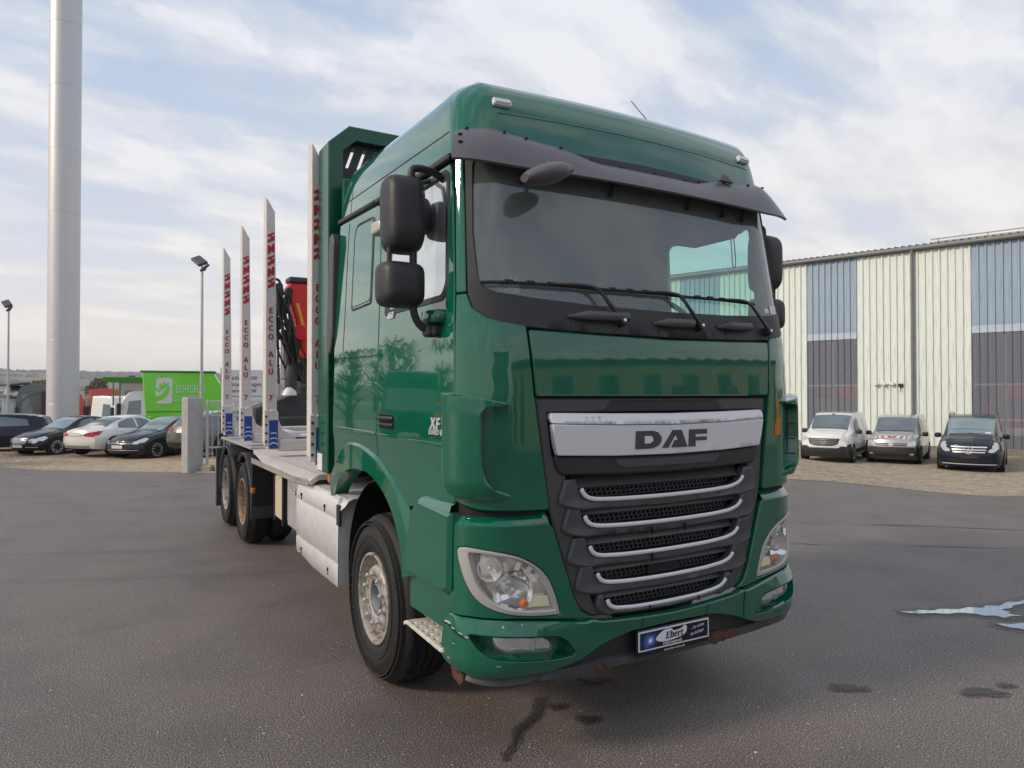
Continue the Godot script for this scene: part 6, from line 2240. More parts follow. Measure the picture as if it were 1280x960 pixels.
func truck_side(t: Node3D, s: float) -> void:
	var right := s < 0
	var sd := func(p: PackedVector2Array) -> PackedVector2Array: return p if right else mirror(p)
	# corner panel, and the pillar above it
	panel("corner_panel", t, M.green, sd.call(V2([-0.928, 2.252, -1.05, 2.27, -1.12, 2.292, -1.19, 2.345, -1.218, 2.42, -1.29, 2.42, -1.318, 2.2, -1.325, 1.8, -1.322, 1.5, -1.315, 1.345, -1.15, 1.305, -1.0, 1.297, -0.82, 1.293, -0.812, 1.31, -0.882, 1.8, -0.896, 1.9])), [], 0.006, 0.03, 0.005)
	panel("windscreen_pillar", t, M.green, sd.call(V2([-1.2175, 2.428, -1.29, 2.428, -1.268, 2.8, -1.25, 3.2, -1.24, 3.27, -1.195, 3.27, -1.199, 3.0, -1.207, 2.7])), [], 0.006, 0.03, 0.005, 0.018)
	if not right:   # paint worn down to orange primer
		var w := Geo.new()
		w.patch(skin, V2([0.965, 1.87, 0.998, 1.86, 0.99, 1.77, 1.02, 1.74, 1.012, 1.63, 0.95, 1.625, 0.955, 1.70, 0.975, 1.75]), [], 0.03, 0.0085, 0.002, 0.0)
		put("worn_paint", w, M.orange_rust, t)
	# wrap-round wind deflector
	var lip := func(p: Vector2) -> float: return lerpf(0.016, 0.078, smoothstep(0.96, 1.14, absf(p.x))) - 0.045 * smoothstep(1.32, 1.40, absf(p.x)) - 0.03 * smoothstep(1.44, 1.37, p.y)
	var g := Geo.new()
	g.patch(skin, sd.call(soft(V2([-1.385, 1.395, -1.392, 1.85, -1.33, 1.90, -1.2, 1.888, -1.03, 1.848, -1.032, 1.832, -1.115, 1.828, -1.14, 1.80, -1.141, 1.6, -1.128, 1.47, -1.10, 1.418, -1.04, 1.386, -0.965, 1.366, -0.966, 1.353, -1.06, 1.36, -1.17, 1.366, -1.3, 1.372]), 0.02, 3)), [], 0.03, lip, 0.09, 0.007)
	var df := put("wind_deflector", g, M.green, t)
	g = Geo.new()
	if not right:
		g.patch(skin, sd.call(V2([-1.20, 1.42, -1.13, 1.42, -1.13, 1.81, -1.20, 1.81])), [], 0.05, 0.014, 0.006, 0.0)
		for y in [1.5, 1.6, 1.7, 1.78]:
			g.bar(on_skin(s * 1.12, y, 0.035), on_skin(s * 1.2, y, 0.035), 0.05, 0.006, 0.001)
		put("vent", g, M.gloss_black, df)
	# door with its window, and the sleeper panel behind
	var win := door_window(s)
	var door := flank([1.01, 1.34, 0.95, 1.3, 0.5, 1.24, 0.34, 1.22, 0.1, 1.36, -0.165, 1.44, -0.165, 1.64, -0.155, 2.2, -0.19, 2.9, -0.205, 3.165, 0.5, 3.155, 0.86, 3.155, 0.905, 3.05, 0.98, 2.47, 1.0, 2.14, 1.017, 1.64], s)
	g = Geo.new()
	g.patch(skin, door, [win], 0.05, door_off, 0.03, 0.007)
	var dr := put("door", g, M.green, t)
	g = Geo.new()
	var outer := flank_poly(soft(V2([-0.065, 2.40, 0.86, 2.40, 0.905, 2.47, 0.868, 3.10, 0.81, 3.135, 0.0, 3.135, -0.065, 3.10]), 0.03), s)
	g.patch(skin, outer, [win], 0.04, 0.012, 0.03, 0.006)
	put("window_seal", g, M.black, dr)
	g = Geo.new()
	if right:
		g.patch(skin, win, [], 0.09, -0.004, 0.0, 0.0)
	else:   # a closed sheet of tinted glass
		g.patch(skin, win, [], 0.09, -0.004, 0.006, 0.0)
		g.patch(func(p): return skin(Vector2(-p.x, p.y)), mirror(win), [], 0.09, 0.010, 0.0, 0.0)
	put("window", g, M.glass_dark if right else M.tinted, dr)
	panel("sleeper_panel", t, M.green, flank([-0.178, 1.42, -0.45, 1.44, -0.8, 1.40, -1.1, 1.24, -1.17, 1.22, REAR, 1.3, REAR, 2.2, REAR, 3.235, -0.3, 3.195, -0.217, 3.165, -0.2, 2.9, -0.168, 2.2, -0.178, 1.64], s), [], door_off, 0.03, 0.007)
	# pressed blind window on the sleeper
	g = Geo.new()
	var q1 := flank_poly(soft(V2([-0.79, 2.505, -0.34, 2.515, -0.34, 3.11, -0.40, 3.135, -0.72, 3.15, -0.785, 3.10]), 0.04), s)
	g.patch(skin, q1, [Geo.inset(q1, 0.016) if not Geometry2D.is_polygon_clockwise(q1) else inset_cw(q1, 0.016)], 0.03, 0.011, 0.006, 0.003)
	put("blind_window_seal", g, M.black, t)
	g = Geo.new()
	g.patch(skin, flank_poly(soft(V2([-0.765, 2.53, -0.36, 2.54, -0.36, 3.10, -0.41, 3.115, -0.71, 3.13, -0.76, 3.09]), 0.04), s), [], 0.05, 0.012, 0.004, 0.006)
	put("blind_window", g, M.green, t)
	# vertical seam near the cab's rear edge and the mid-height seams
	g = Geo.new()
	g.patch(skin, flank([-0.955, 2.2, -0.948, 2.2, -0.935, 3.2, -0.942, 3.2], s), [], 0.08, func(p): return door_off(p) + 0.002, 0.003, 0.0)
	g.patch(skin, flank([-1.18, 2.166, -0.2, 2.148, -0.2, 2.155, -1.18, 2.173], s), [], 0.04, func(p): return door_off(p) + 0.003, 0.003, 0.0)
	put("panel_seam", g, M.dark, t)
	g = Geo.new()
	g.patch(skin, flank([-1.17, 1.628, -0.185, 1.622, -0.185, 1.64, -1.17, 1.648], s), [], 0.06, 0.012, 0.008, 0.003)
	g.patch(skin, flank([-0.155, 1.62, 0.94, 1.612, 0.94, 1.626, -0.155, 1.638], s), [], 0.06, 0.012, 0.008, 0.003)
	put("trim_strip", g, M.green, t)
	# door handle in its dark well
	g = Geo.new()
	g.patch(skin, flank_poly(soft(V2([-0.125, 1.675, 0.155, 1.672, 0.155, 1.765, -0.125, 1.772]), 0.025), s, 0.02), [], 0.03, 0.009, 0.004, 0.002)
	var hw := put("handle_well", g, M.gloss_black, dr)
	g = Geo.new()
	var zz := lut(zc_lut, 1.72) - 0.0556 - RZ
	for yy in [1.742, 1.70]:
		var path := PackedVector3Array()
		for q in [[-0.105, 0.008], [-0.06, 0.03], [0.09, 0.03], [0.14, 0.008]]:
			path.append(Vector3(s * (lut(w_lut, yy) + q[1] * (1.0 if yy > 1.72 else 0.6)), yy, q[0]))
		g.tube(smooth_curve(path, 4), 0.013, 8)
	put("handle", g, M.black, hw)
	# badges
	g = Geo.new()
	var bx := Basis(Vector3(0, 0, -s), Vector3.UP, Vector3(s, 0, 0))
	var at := func(z: float, y: float) -> Transform3D: return Transform3D(bx, Vector3(s * (lut(w_lut, y) + 0.013), y, z))
	g.text("XF", 0.062, at.call(0.80, 1.735), 0.008, 1.35, "Droid Sans", true, true)
	put("badge", g, M.chrome, dr)
	g = Geo.new()
	g.text("EURO 6", 0.030, at.call(0.80, 1.688), 0.006, 1.25, "Droid Sans", true, true)
	put("badge", g, M.chrome, dr)
	g = Geo.new()
	g.text("460", 0.042, at.call(0.06, 2.395), 0.006, 1.2, "Droid Sans", true, true)
	put("badge", g, M.chrome, dr)
	# grey side deflector behind the cab
	g = Geo.new()
	var sh := V2([-1.19, 3.11, -1.02, 3.18, -1.0, 2.7, -1.16, 2.24, -1.30, 2.20, -1.29, 2.7])
	g.extrude(soft(V2([-1.30, 3.04, -1.27, 3.16, -1.20, 3.17, -1.165, 3.08, -1.2, 2.35, -1.26, 2.21, -1.33, 2.24, -1.345, 2.4]), 0.02), Transform3D(Basis(Vector3(0, 0, 1), Vector3.UP, Vector3(-1, 0, 0)) if right else Basis(Vector3(0, 0, 1), Vector3.UP, Vector3(-1, 0, 0)), Vector3(s * 1.265 + (0.0 if right else 0.06), 0, 0)), 0.06, 0.008)
	put("side_deflector", g, mat(lin(0.06, 0.058, 0.066), 0.5), t)
	# wheel arch: a flared band over the front wheel
	var arch := [[-1.16, 1.10, 1.52], [-1.04, 1.20, 1.515], [-0.8, 1.325, 1.495], [-0.6, 1.362, 1.465], [-0.4, 1.372, 1.43], [-0.2, 1.345, 1.385], [0.0, 1.275, 1.325], [0.14, 1.19, 1.262], [0.24, 1.09, 1.19], [0.31, 0.98, 1.11], [0.34, 0.88, 0.98], [0.345, 0.80, 0.86]]
	var inner := PackedVector3Array()
	var outer3 := PackedVector3Array()
	var topl := PackedVector3Array()
	var lipl := PackedVector3Array()
	for a in arch:
		inner.append(Vector3(s * 1.277, a[1], a[0]))
	inner = smooth_curve(inner, 3)
	var cen := Vector2(-0.30, 0.66)
	for p in inner:
		var d := (Vector2(p.z, p.y) - cen).normalized()
		var wd := 0.115 + 0.13 * smoothstep(-0.2, -1.0, p.z)
		topl.append(Vector3(s * 1.262, p.y + d.y * wd, p.z + d.x * wd * (0.75 if p.z > 0 else 0.4)))
		outer3.append(Vector3(s * 1.225, p.y + d.y * (wd + 0.045), p.z + d.x * (wd + 0.045) * (0.9 if p.z > 0 else 0.4)))
		lipl.append(Vector3(s * 1.15, p.y - d.y * 0.01, p.z - d.x * 0.01))
	g = Geo.new()
	var sg := g.grp()
	g.grid([lipl, inner], false)
	g.grid([inner, topl], false, sg)
	g.grid([topl, outer3], false)
	put("wheel_arch", g, M.green, t)
	g = Geo.new()
	var liner := [PackedVector3Array(), PackedVector3Array(), PackedVector3Array()]
	for i in 33:
		var a := lerpf(-0.35, 3.62, i / 32.0)
		var q := Vector2(-0.27 + cos(a) * 0.665, 0.60 + sin(a) * 0.70)
		for k in 3:
			liner[k].append(Vector3(s * [1.205, 1.195, 0.66][k], q.y + [0.0, 0.012, 0.012][k], q.x))
	g.grid([liner[0], liner[1], liner[2]])
	g.box(Vector3(s * 0.64, 0.95, -0.3), Vector3(0.03, 0.9, 1.5))
	put("arch_liner", g, M.dark, t)
	# boxed fender ahead of the wheel, step well and perforated step
	g = Geo.new()
	g.extrude(V2([0.37, 0.845, 0.93, 0.845, 1.005, 0.875, 1.02, 1.28, 0.60, 1.30, 0.49, 1.24, 0.40, 1.0]), Transform3D(Basis(Vector3(0, 0, 1), Vector3.UP, Vector3(-1, 0, 0)), Vector3(s * 1.285 if right else s * 1.285 - 0.0, 0, 0)) if right else Transform3D(Basis(Vector3(0, 0, -1), Vector3.UP, Vector3(1, 0, 0)), Vector3(1.285, 0, 0)) * Transform3D(Basis(Vector3(-1, 0, 0), Vector3.UP, Vector3(0, 0, -1)), Vector3(0, 0, -0.3)), 0.3, 0.022)
	put("fender_box", g, M.green, t)
	g = Geo.new()
	g.grid([V3([s * 1.272, 1.287, 0.57, s * 1.272, 1.276, 1.0]), V3([s * 1.262, 1.315, 0.62, s * 1.262, 1.315, 1.0]), V3([s * 1.22, 1.33, 0.66, s * 1.22, 1.33, 1.0])])
	put("fender_ledge", g, M.green, t)
	g = Geo.new()
	g.box(Vector3(s * 1.16, 0.73, 0.66), Vector3(0.14, 0.22, 0.62), 0.012)
	put("step_well", g, M.green, t)
	g = Geo.new()
	g.box(Vector3(s * 1.13, 0.84, 0.68), Vector3(0.16, 0.06, 0.6), 0.01)
	put("step_gap", g, M.dark, t)
	g = Geo.new()
	# the step: an upright edge at the back and a tread with holes
	var tread := soft(V2([0.32, -1.265, 0.93, -1.285, 0.94, -1.06, 0.34, -1.06]), 0.03)
	var holes := []
	for i in 4:
		for j in 6:
			if i == 3 and j < 2:
				continue
			holes.append(circle2(Vector2(0.46 + j * 0.078 + 0.02 * (i % 2), -1.245 + i * 0.052), Vector2(0.017, 0.011), 8))
	var flat := func(p: Vector2) -> Vector3: return Vector3(p.y * -s, 0.555 - 0.03 * smoothstep(0.4, 0.3, p.x), p.x)
	g.patch(flat, tread, holes, 0.03, 0.0, 0.02, 0.004)
	g.box(Vector3(s * 1.07, 0.60, 0.63), Vector3(0.02, 0.10, 0.6), 0.006)
	put("step", g, M.white_step, t)
	g = Geo.new()
	g.box(Vector3(s * 1.16, 0.528, 0.66), Vector3(0.2, 0.02, 0.5), 0.004)
	put("step_underside", g, M.dark, t)

func inset_cw(p: PackedVector2Array, b: float) -> PackedVector2Array:
	var q := p.duplicate()
	q.reverse()
	return Geo.inset(q, b)

func door_off(p: Vector2) -> float:  # crisp pressing line at mid height, flank tucked in below the trim strip
	return 0.006 + 0.004 * smoothstep(2.15, 2.17, p.y) * smoothstep(2.5, 2.2, p.y) - 0.012 * smoothstep(1.62, 1.5, p.y)

func truck_mirrors(t: Node3D, s: float) -> void:
	var mir := Node3D.new()
	mir.free()
	# upper and lower housings: rounded shells facing forward, glass behind
	var yaw := 0.0
	var x0 := 1.432
	var z0 := 0.77
	var shell := func(g: Geo, c: Vector3, hw: float, hh: float, dp: float, taper: float) -> void:
		var rows := []
		for q in [[-1.0, 0.90], [-0.9, 0.985], [-0.5, 1.0], [0.1, 0.97], [0.5, 0.90], [0.75, 0.80], [0.92, 0.62], [1.0, 0.35], [1.01, 0.02]]:
			var row := PackedVector3Array()
			for k in 28:
				var a := TAU * k / 28
				var cx := signf(cos(a)) * pow(absf(cos(a)), 0.45)
				var sy := signf(sin(a)) * pow(absf(sin(a)), 0.42)
				var w: float = hw * q[1] * (1.0 + taper * sy * 0.5)
				row.append(c + Vector3(cx * w, sy * hh * q[1], q[0] * dp))
			rows.append(row)
		g.grid(rows, true)
		g.cap(rows[0], true)
	var g := Geo.new()
	shell.call(g, Vector3(s * x0, 2.868, z0), 0.113, 0.212, 0.09, 0.02)
	var up := put("mirror_housing", g, M.black, t)
	g = Geo.new()
	g.box(Vector3(s * x0, 2.868, z0 - 0.088), Vector3(0.18, 0.36, 0.006), 0.002)
	put("mirror_glass", g, M.mirror, up)
	g = Geo.new()
	shell.call(g, Vector3(s * (x0 + 0.014), 2.487, z0), 0.126, 0.124, 0.09, 0.0)
	var lo := put("mirror_housing", g, M.black, t)
	g = Geo.new()
	g.box(Vector3(s * (x0 + 0.014), 2.487, z0 - 0.088), Vector3(0.2, 0.2, 0.006), 0.002)
	put("mirror_glass", g, M.mirror, lo)
	# carrying tube: from the lower bracket up through both housings, over to the door frame
	g = Geo.new()
	g.tube(smooth_curve(V3([s * 1.20, 2.235, 0.76, s * 1.28, 2.24, 0.77, s * 1.34, 2.27, 0.77, s * 1.375, 2.33, 0.77, s * 1.382, 2.42, 0.77, s * 1.382, 2.7, 0.77, s * 1.385, 3.0, 0.77]), 5), 0.021, 10)
	g.tube(smooth_curve(V3([s * 1.39, 3.0, 0.77, s * 1.392, 3.1, 0.77, s * 1.36, 3.125, 0.77, s * 1.28, 3.125, 0.76, s * 1.22, 3.11, 0.75, s * 1.17, 3.08, 0.74]), 5), 0.021, 10)
	g.tube(V3([s * 1.515, 2.68, 0.76, s * 1.515, 2.58, 0.76]), 0.014, 8)
	put("mirror_arm", g, M.black, t)
	# bracket cover in body colour
	g = Geo.new()
	shell.call(g, Vector3(s * 1.225, 2.318, 0.80), 0.09, 0.045, 0.085, 0.0)
	put("mirror_bracket", g, M.green, t)
	g = Geo.new()
	g.box(Vector3(s * 1.225, 2.245, 0.78), Vector3(0.14, 0.07, 0.11), 0.025)
	g.box(Vector3(s * 1.285, 2.245, 0.775), Vector3(0.07, 0.075, 0.08), 0.02)
	put("mirror_joint", g, M.black, t)
	if s < 0:
		# kerb mirror above the door glass, seen behind the main mirror
		g = Geo.new()
		shell.call(g, Vector3(-1.29, 2.91, 0.60), 0.075, 0.11, 0.08, 0.0)
		g.tube(V3([-1.31, 2.98, 0.60, -1.27, 3.1, 0.60, -1.19, 3.13, 0.60]), 0.015, 8)
		put("kerb_mirror", g, M.black, t)
		g = Geo.new()
		shell.call(g, Vector3(-1.24, 3.0, -0.14), 0.045, 0.045, 0.08, 0.0)
		put("side_lamp", g, M.bezel, t)

func truck_wipers_visor(t: Node3D) -> void:
	# front mirror on its arm, over the windscreen's near corner
	var g := Geo.new()
	var rows := []
	var a0 := Vector3(-0.98, 3.0, 1.27)
	var a1 := Vector3(-0.70, 3.085, 1.27)
	for i in 13:
		var u := i / 12.0
		var w := 0.012 + 0.05 * pow(sin(PI * clampf(u * 0.94 + 0.03, 0, 1)), 0.6)
		var c := a0.lerp(a1, u)
		var row := PackedVector3Array()
		for k in 14:
			var a := TAU * k / 14
			row.append(c + Vector3(-0.25 * sin(a) * w, sin(a) * w * 0.85, cos(a) * w * 1.6))
		rows.append(row)
	g.grid(rows, true)
	g.cap(rows[0])
	g.cap(rows[12])
	g.tube(V3([-0.8, 3.08, 1.24, -0.76, 3.14, 1.16, -0.74, 3.2, 1.1]), 0.013, 8)
	put("front_mirror", g, M.visor, t)
	# wipers
	for k in [[-0.336, -1.134, -0.519, -0.42], [0.253, -0.50, 0.077, 0.20], [0.895, 0.15, 0.692, 0.80]]:
		var pv := on_skin(k[0], 2.298, 0.035)
		var knee := on_skin(k[2], 2.472, 0.045)
		g = Geo.new()
		g.tube(smooth_curve(PackedVector3Array([pv, pv.lerp(knee, 0.5) + Vector3(0, 0, 0.012), knee, on_skin(lerpf(k[1], k[3], 0.5), 2.474, 0.04)]), 5), [0.016, 0.016, 0.015, 0.015, 0.014, 0.014, 0.013, 0.013, 0.012, 0.012, 0.010, 0.009, 0.008, 0.008, 0.007, 0.006], 6, true, 0.5)
		var f := skin_frame(k[0], 2.298, 0.0)
		g.lathe(V2([0.0, 0.05, 0.022, 0.048, 0.028, 0.03, 0.03, 0.0]), Transform3D(f.basis * Basis(Vector3(1, 0, 0), PI / 2), f.origin), 14)
		var wp := put("wiper", g, M.hose, t)
		g = Geo.new()
		var path := PackedVector3Array()
		for i in 13:
			var u := i / 12.0
			path.append(on_skin(lerpf(k[1], k[3], u), 2.470 + 0.004 * sin(u * 3.0), 0.022))
		g.tube(path, 0.010, 6, true, 0.6)
		for i in [2, 4, 6, 8, 10]:
			g.box(path[i] + Vector3(0, 0.004, 0.01), Vector3(0.05, 0.02, 0.014), 0.004)
		put("wiper_blade", g, M.rubber, wp)
		g = Geo.new()
		g.lathe(V2([0.0, 0.058, 0.009, 0.057, 0.010, 0.045]), Transform3D(f.basis * Basis(Vector3(1, 0, 0), PI / 2), f.origin), 10)
		put("wiper_nut", g, M.chrome, wp)
	# sun visor: a long curved blade that stands off the windscreen's top
	g = Geo.new()
	rows = []
	var rows_in := []
	for i in 61:
		var u := lerpf(-1.0, 1.0, i / 60.0)
		var e := absf(u) * 1.27
		var yt := 3.222 + 0.058 * smoothstep(0.34, 0.68, e) + 0.055 * smoothstep(0.6, 1.2, e)      # the ends sit higher than the middle
		var yb := 3.095 + 0.02 * smoothstep(0.9, 1.25, e)
		var p_in := skin(Vector2(u * 1.27, minf(yt, 3.34)))
		p_in.y = yt
		var xo := u * 1.292
		var k2 := maxf(0.0, absf(xo) - 0.88)
		var p_out := Vector3(xo, yb, 1.215 - 0.0556 * xo * xo - 0.27 * k2 * k2 - 0.25 * k2 * k2 * k2)
		var row := PackedVector3Array()
		var row2 := PackedVector3Array()
		for k in 9:
			var v := k / 8.0
			var p := Vector3(lerpf(p_in.x, p_out.x, pow(v, 0.7)), lerpf(p_in.y, p_out.y, v * v * 0.35 + v * 0.65), lerpf(p_in.z + 0.018, p_out.z, pow(v, 0.72)))
			row.append(p)
			row2.append(p + Vector3(-0.008 * signf(u), -0.008, -0.012))
		rows.append(row)
		rows_in.append(row2)
	g.grid(rows)
	g.grid(rows_in)
	for i in 60:
		g.quad(rows[i][8], rows[i + 1][8], rows_in[i + 1][8], rows_in[i][8])
	for e in [0, 60]:
		for k in 8:
			g.quad(rows[e][k], rows[e][k + 1], rows_in[e][k + 1], rows_in[e][k])
	var vis := put("sun_visor", g, M.visor, t)
	g = Geo.new()
	for u in [-1.19, -0.98, -0.86, -0.66, -0.42, -0.2, 0.05, 0.28, 0.45, 0.66, 0.9, 1.12]:
		var i := int(round((u / 1.292 + 1.0) * 30.0))
		var k := 1 if absf(u) > 0.6 else 0
		g.lathe(V2([0.0, 0.010, 0.007, 0.009, 0.008, -0.01]), Transform3D(Basis(Vector3(1, 0, 0), PI / 2), rows[i][k] + Vector3(0, 0.004, 0.0)), 10)
	for q in [[-1.30, 0], [-1.30, 2]]:
		g.lathe(V2([0.0, 0.012, 0.009, 0.010, 0.010, -0.01]), Transform3D(Basis(Vector3(0, 0, 1), PI / 2), rows[1][q[1] + 3]), 10)
	put("bolt", g, M.dark, vis)
	for u in [-0.88, -0.30, 0.30, 0.62, 0.82]:
		g = Geo.new()
		var i := int(round((u / 1.292 + 1.0) * 30.0))
		g.bar(on_skin(u, 3.06, 0.012), rows_in[i][4], 0.02, 0.014, 0.003)
		g.box(on_skin(u, 3.05, 0.012), Vector3(0.03, 0.03, 0.02), 0.005)
		put("visor_stay", g, M.dark, vis)
	g = Geo.new()
	g.extrude(V2([-0.07, 0, 0.06, 0, 0.0, 0.045, -0.04, 0.05]), Transform3D(Basis.IDENTITY, rows[45][1] + Vector3(0, 0.0, 0.03)), 0.03, 0.006)
	put("visor_tab", g, M.visor, vis)

func truck_interior(t: Node3D) -> void:
	var g := Geo.new()
	# dashboard
	rng.seed = 5
	var rows := []
	for q in [[1.06, 2.38], [0.95, 2.42], [0.82, 2.44], [0.70, 2.40], [0.62, 2.28], [0.60, 1.9]]:
		var row := PackedVector3Array()
		for i in 9:
			var u := i / 4.0 - 1.0
			row.append(Vector3(u * 1.1, q[1] - 0.02 * (1.0 - absf(u)), q[0] - 0.08 * u * u))
		rows.append(row)
	g.grid(rows)
	put("dashboard", g, M.seat, t)
	g = Geo.new()
	g.extrude(V2([-0.12, 0, 0.06, 0, 0.03, 0.13, -0.02, 0.10]), Transform3D(Basis(Vector3.UP, 0.2), Vector3(-0.88, 2.44, 1.0)), 0.06, 0.01)
	put("dash_monitor", g, M.gloss_black, t)
	g = Geo.new()
	g.box(Vector3(0, 2.55, -0.95), Vector3(2.3, 2.0, 0.06))
	g.box(Vector3(0, 1.55, -0.1), Vector3(2.3, 0.06, 1.9))
	put("cab_back", g, M.curtain, t)
	g = Geo.new()
	g.box(Vector3(0, 3.26, 0.0), Vector3(2.2, 0.05, 1.9))
	g.box(Vector3(0, 3.12, 0.62), Vector3(2.2, 0.24, 0.5), 0.06)
	put("headliner", g, M.seat, t)
	for s in [-1.0, 1.0]:
		g = Geo.new()
		g.box(Vector3(s * 0.72, 2.3, -0.35), Vector3(0.5, 0.75, 0.16), 0.06, Basis(Vector3(1, 0, 0), -0.15))
		g.box(Vector3(s * 0.72, 2.78, -0.43), Vector3(0.28, 0.2, 0.12), 0.05)
		g.box(Vector3(s * 0.72, 1.95, -0.1), Vector3(0.5, 0.16, 0.5), 0.06)
		put("seat", g, M.seat, t)
	# steering wheel
	g = Geo.new()
	var ring := PackedVector3Array()
	var b := Basis(Vector3(1, 0, 0), -0.75)
	for i in 33:
		var a := TAU * i / 32
		ring.append(Vector3(0.62, 2.43, 0.58) + b * Vector3(cos(a) * 0.22, sin(a) * 0.22, 0))
	g.tube(ring, 0.02, 8, false)
	g.box(Vector3(0.62, 2.43, 0.58), Vector3(0.16, 0.1, 0.05), 0.02, b)
	g.bar(Vector3(0.42, 2.43, 0.58), Vector3(0.82, 2.43, 0.58), 0.03, 0.02)
	put("steering_wheel", g, M.hose, t)
	# visor cord, stickers at the corner of the windscreen
	g = Geo.new()
	g.tube(smooth_curve(V3([0.86, 3.06, 0.93, 0.862, 2.9, 0.95, 0.86, 2.78, 0.96, 0.875, 2.755, 0.96, 0.89, 2.78, 0.96, 0.892, 2.9, 0.95, 0.89, 3.06, 0.93]), 5), 0.004, 5)
	put("cord", g, M.hose, t)
	g = Geo.new()
	g.patch(skin, V2([1.0, 2.428, 1.105, 2.432, 1.105, 2.49, 1.0, 2.484]), [], 0.04, -0.004, 0.001, 0.0)
	g.patch(skin, V2([0.94, 2.43, 0.985, 2.432, 0.985, 2.462, 0.94, 2.46]), [], 0.04, -0.004, 0.001, 0.0)
	put("windscreen_sticker", g, M.paper, t)
	rng.seed = 4711

func truck_chassis(t: Node3D) -> void:
	var g := Geo.new()
	for s in [-1.0, 1.0]:
		g.box(Vector3(s * 0.42, 0.98, -3.6), Vector3(0.09, 0.28, 8.2), 0.01)
	for z in [0.4, -1.6, -3.0, -4.4, -6.0, -7.5]:
		g.box(Vector3(0, 0.98, z), Vector3(0.8, 0.2, 0.12), 0.01)
	g.box(Vector3(0, 0.85, 0.5), Vector3(1.5, 0.5, 1.1), 0.05)
	put("chassis_frame", g, M.frame, t)
	for z in [-0.245, -5.3, -6.7]:
		g = Geo.new()
		g.bar(Vector3(-1.0, 0.52, z), Vector3(1.0, 0.52, z), 0.14, 0.14, 0.03)
		if z < -1:
			g.box(Vector3(0, 0.52, z), Vector3(0.5, 0.42, 0.45), 0.12)
		put("axle", g, M.frame, t)
	# aluminium tank cover behind the front wheel on the near side, a plain tank on the far side
	for s in [-1.0, 1.0]:
		g = Geo.new()
		var prof := [[-1.16, 1.115], [-1.20, 1.115], [-1.245, 1.10], [-1.275, 1.06], [-1.285, 1.0], [-1.287, 0.955], [-1.279, 0.945], [-1.287, 0.935], [-1.288, 0.62], [-1.28, 0.612], [-1.288, 0.60], [-1.288, 0.45], [-1.27, 0.44]]
		var rows := []
		for q in prof:
			var row := PackedVector3Array()
			for i in 9:
				var u := i / 8.0
				var z := lerpf(-2.24, -0.93, u)
				var y: float = q[1]
				if q[1] > 1.05:
					z = lerpf(-2.24, -0.80, u)
				if q[1] < 0.5:
					y = lerpf(q[1] + 0.03, q[1] - 0.01, smoothstep(0.0, 0.5, u))
				row.append(Vector3(q[0] * -s, y, z))
			rows.append(row)
		g.grid(rows)
		for z in [-2.24, -0.93]:
			g.box(Vector3(s * 1.0, 0.78, z + (0.02 if z < -1.5 else -0.02)), Vector3(0.56, 0.66, 0.03), 0.01)
		g.box(Vector3(s * 1.0, 1.105, -1.54), Vector3(0.5, 0.015, 1.3), 0.004)
		var tk := put("tank_cover", g, M.alu, t)
		g = Geo.new()
		for q in [[1.0, -2.05], [1.0, -1.3], [0.52, -2.05], [0.52, -1.2]]:
			g.lathe(V2([0.0, 0.008, 0.013, 0.006, 0.016, -0.004]), Transform3D(Basis(Vector3(0, 0, 1), -PI / 2 * s), Vector3(s * 1.29, q[0], q[1])), 10)
			g.box(Vector3(s * 1.289, q[0] - 0.03, q[1]), Vector3(0.006, 0.03, 0.012), 0.002)
		put("tank_bolt", g, M.dark, tk)
		g = Geo.new()
		g.box(Vector3(s * 1.283, 0.98, -0.93), Vector3(0.02, 0.16, 0.07), 0.006)
		put("tank_latch", g, M.black, tk)
		# two grey boxes further back
		g = Geo.new()
		g.box(Vector3(s * 1.0, 0.85, -2.52), Vector3(0.5, 0.5, 0.5), 0.02)
		put("battery_box", g, M.frame_grey, t)
		g = Geo.new()
		g.box(Vector3(s * 1.02, 0.84, -3.06), Vector3(0.5, 0.5, 0.44), 0.05)
		var tb := put("tool_box", g, M.cream, t)
		g = Geo.new()
		for z in [-2.87, -3.25]:
			g.box(Vector3(s * 1.02, 0.84, z), Vector3(0.52, 0.52, 0.035), 0.03)
		put("box_strap", g, M.hose, tb)
		g = Geo.new()
		var ring := PackedVector3Array()
		for i in 13:
			ring.append(Vector3(s * 1.262, 0.98 + sin(TAU * i / 12) * 0.03, -2.42 + cos(TAU * i / 12) * 0.022))
		g.tube(ring, 0.007, 6, false)
		put("box_ring", g, M.galv, t)

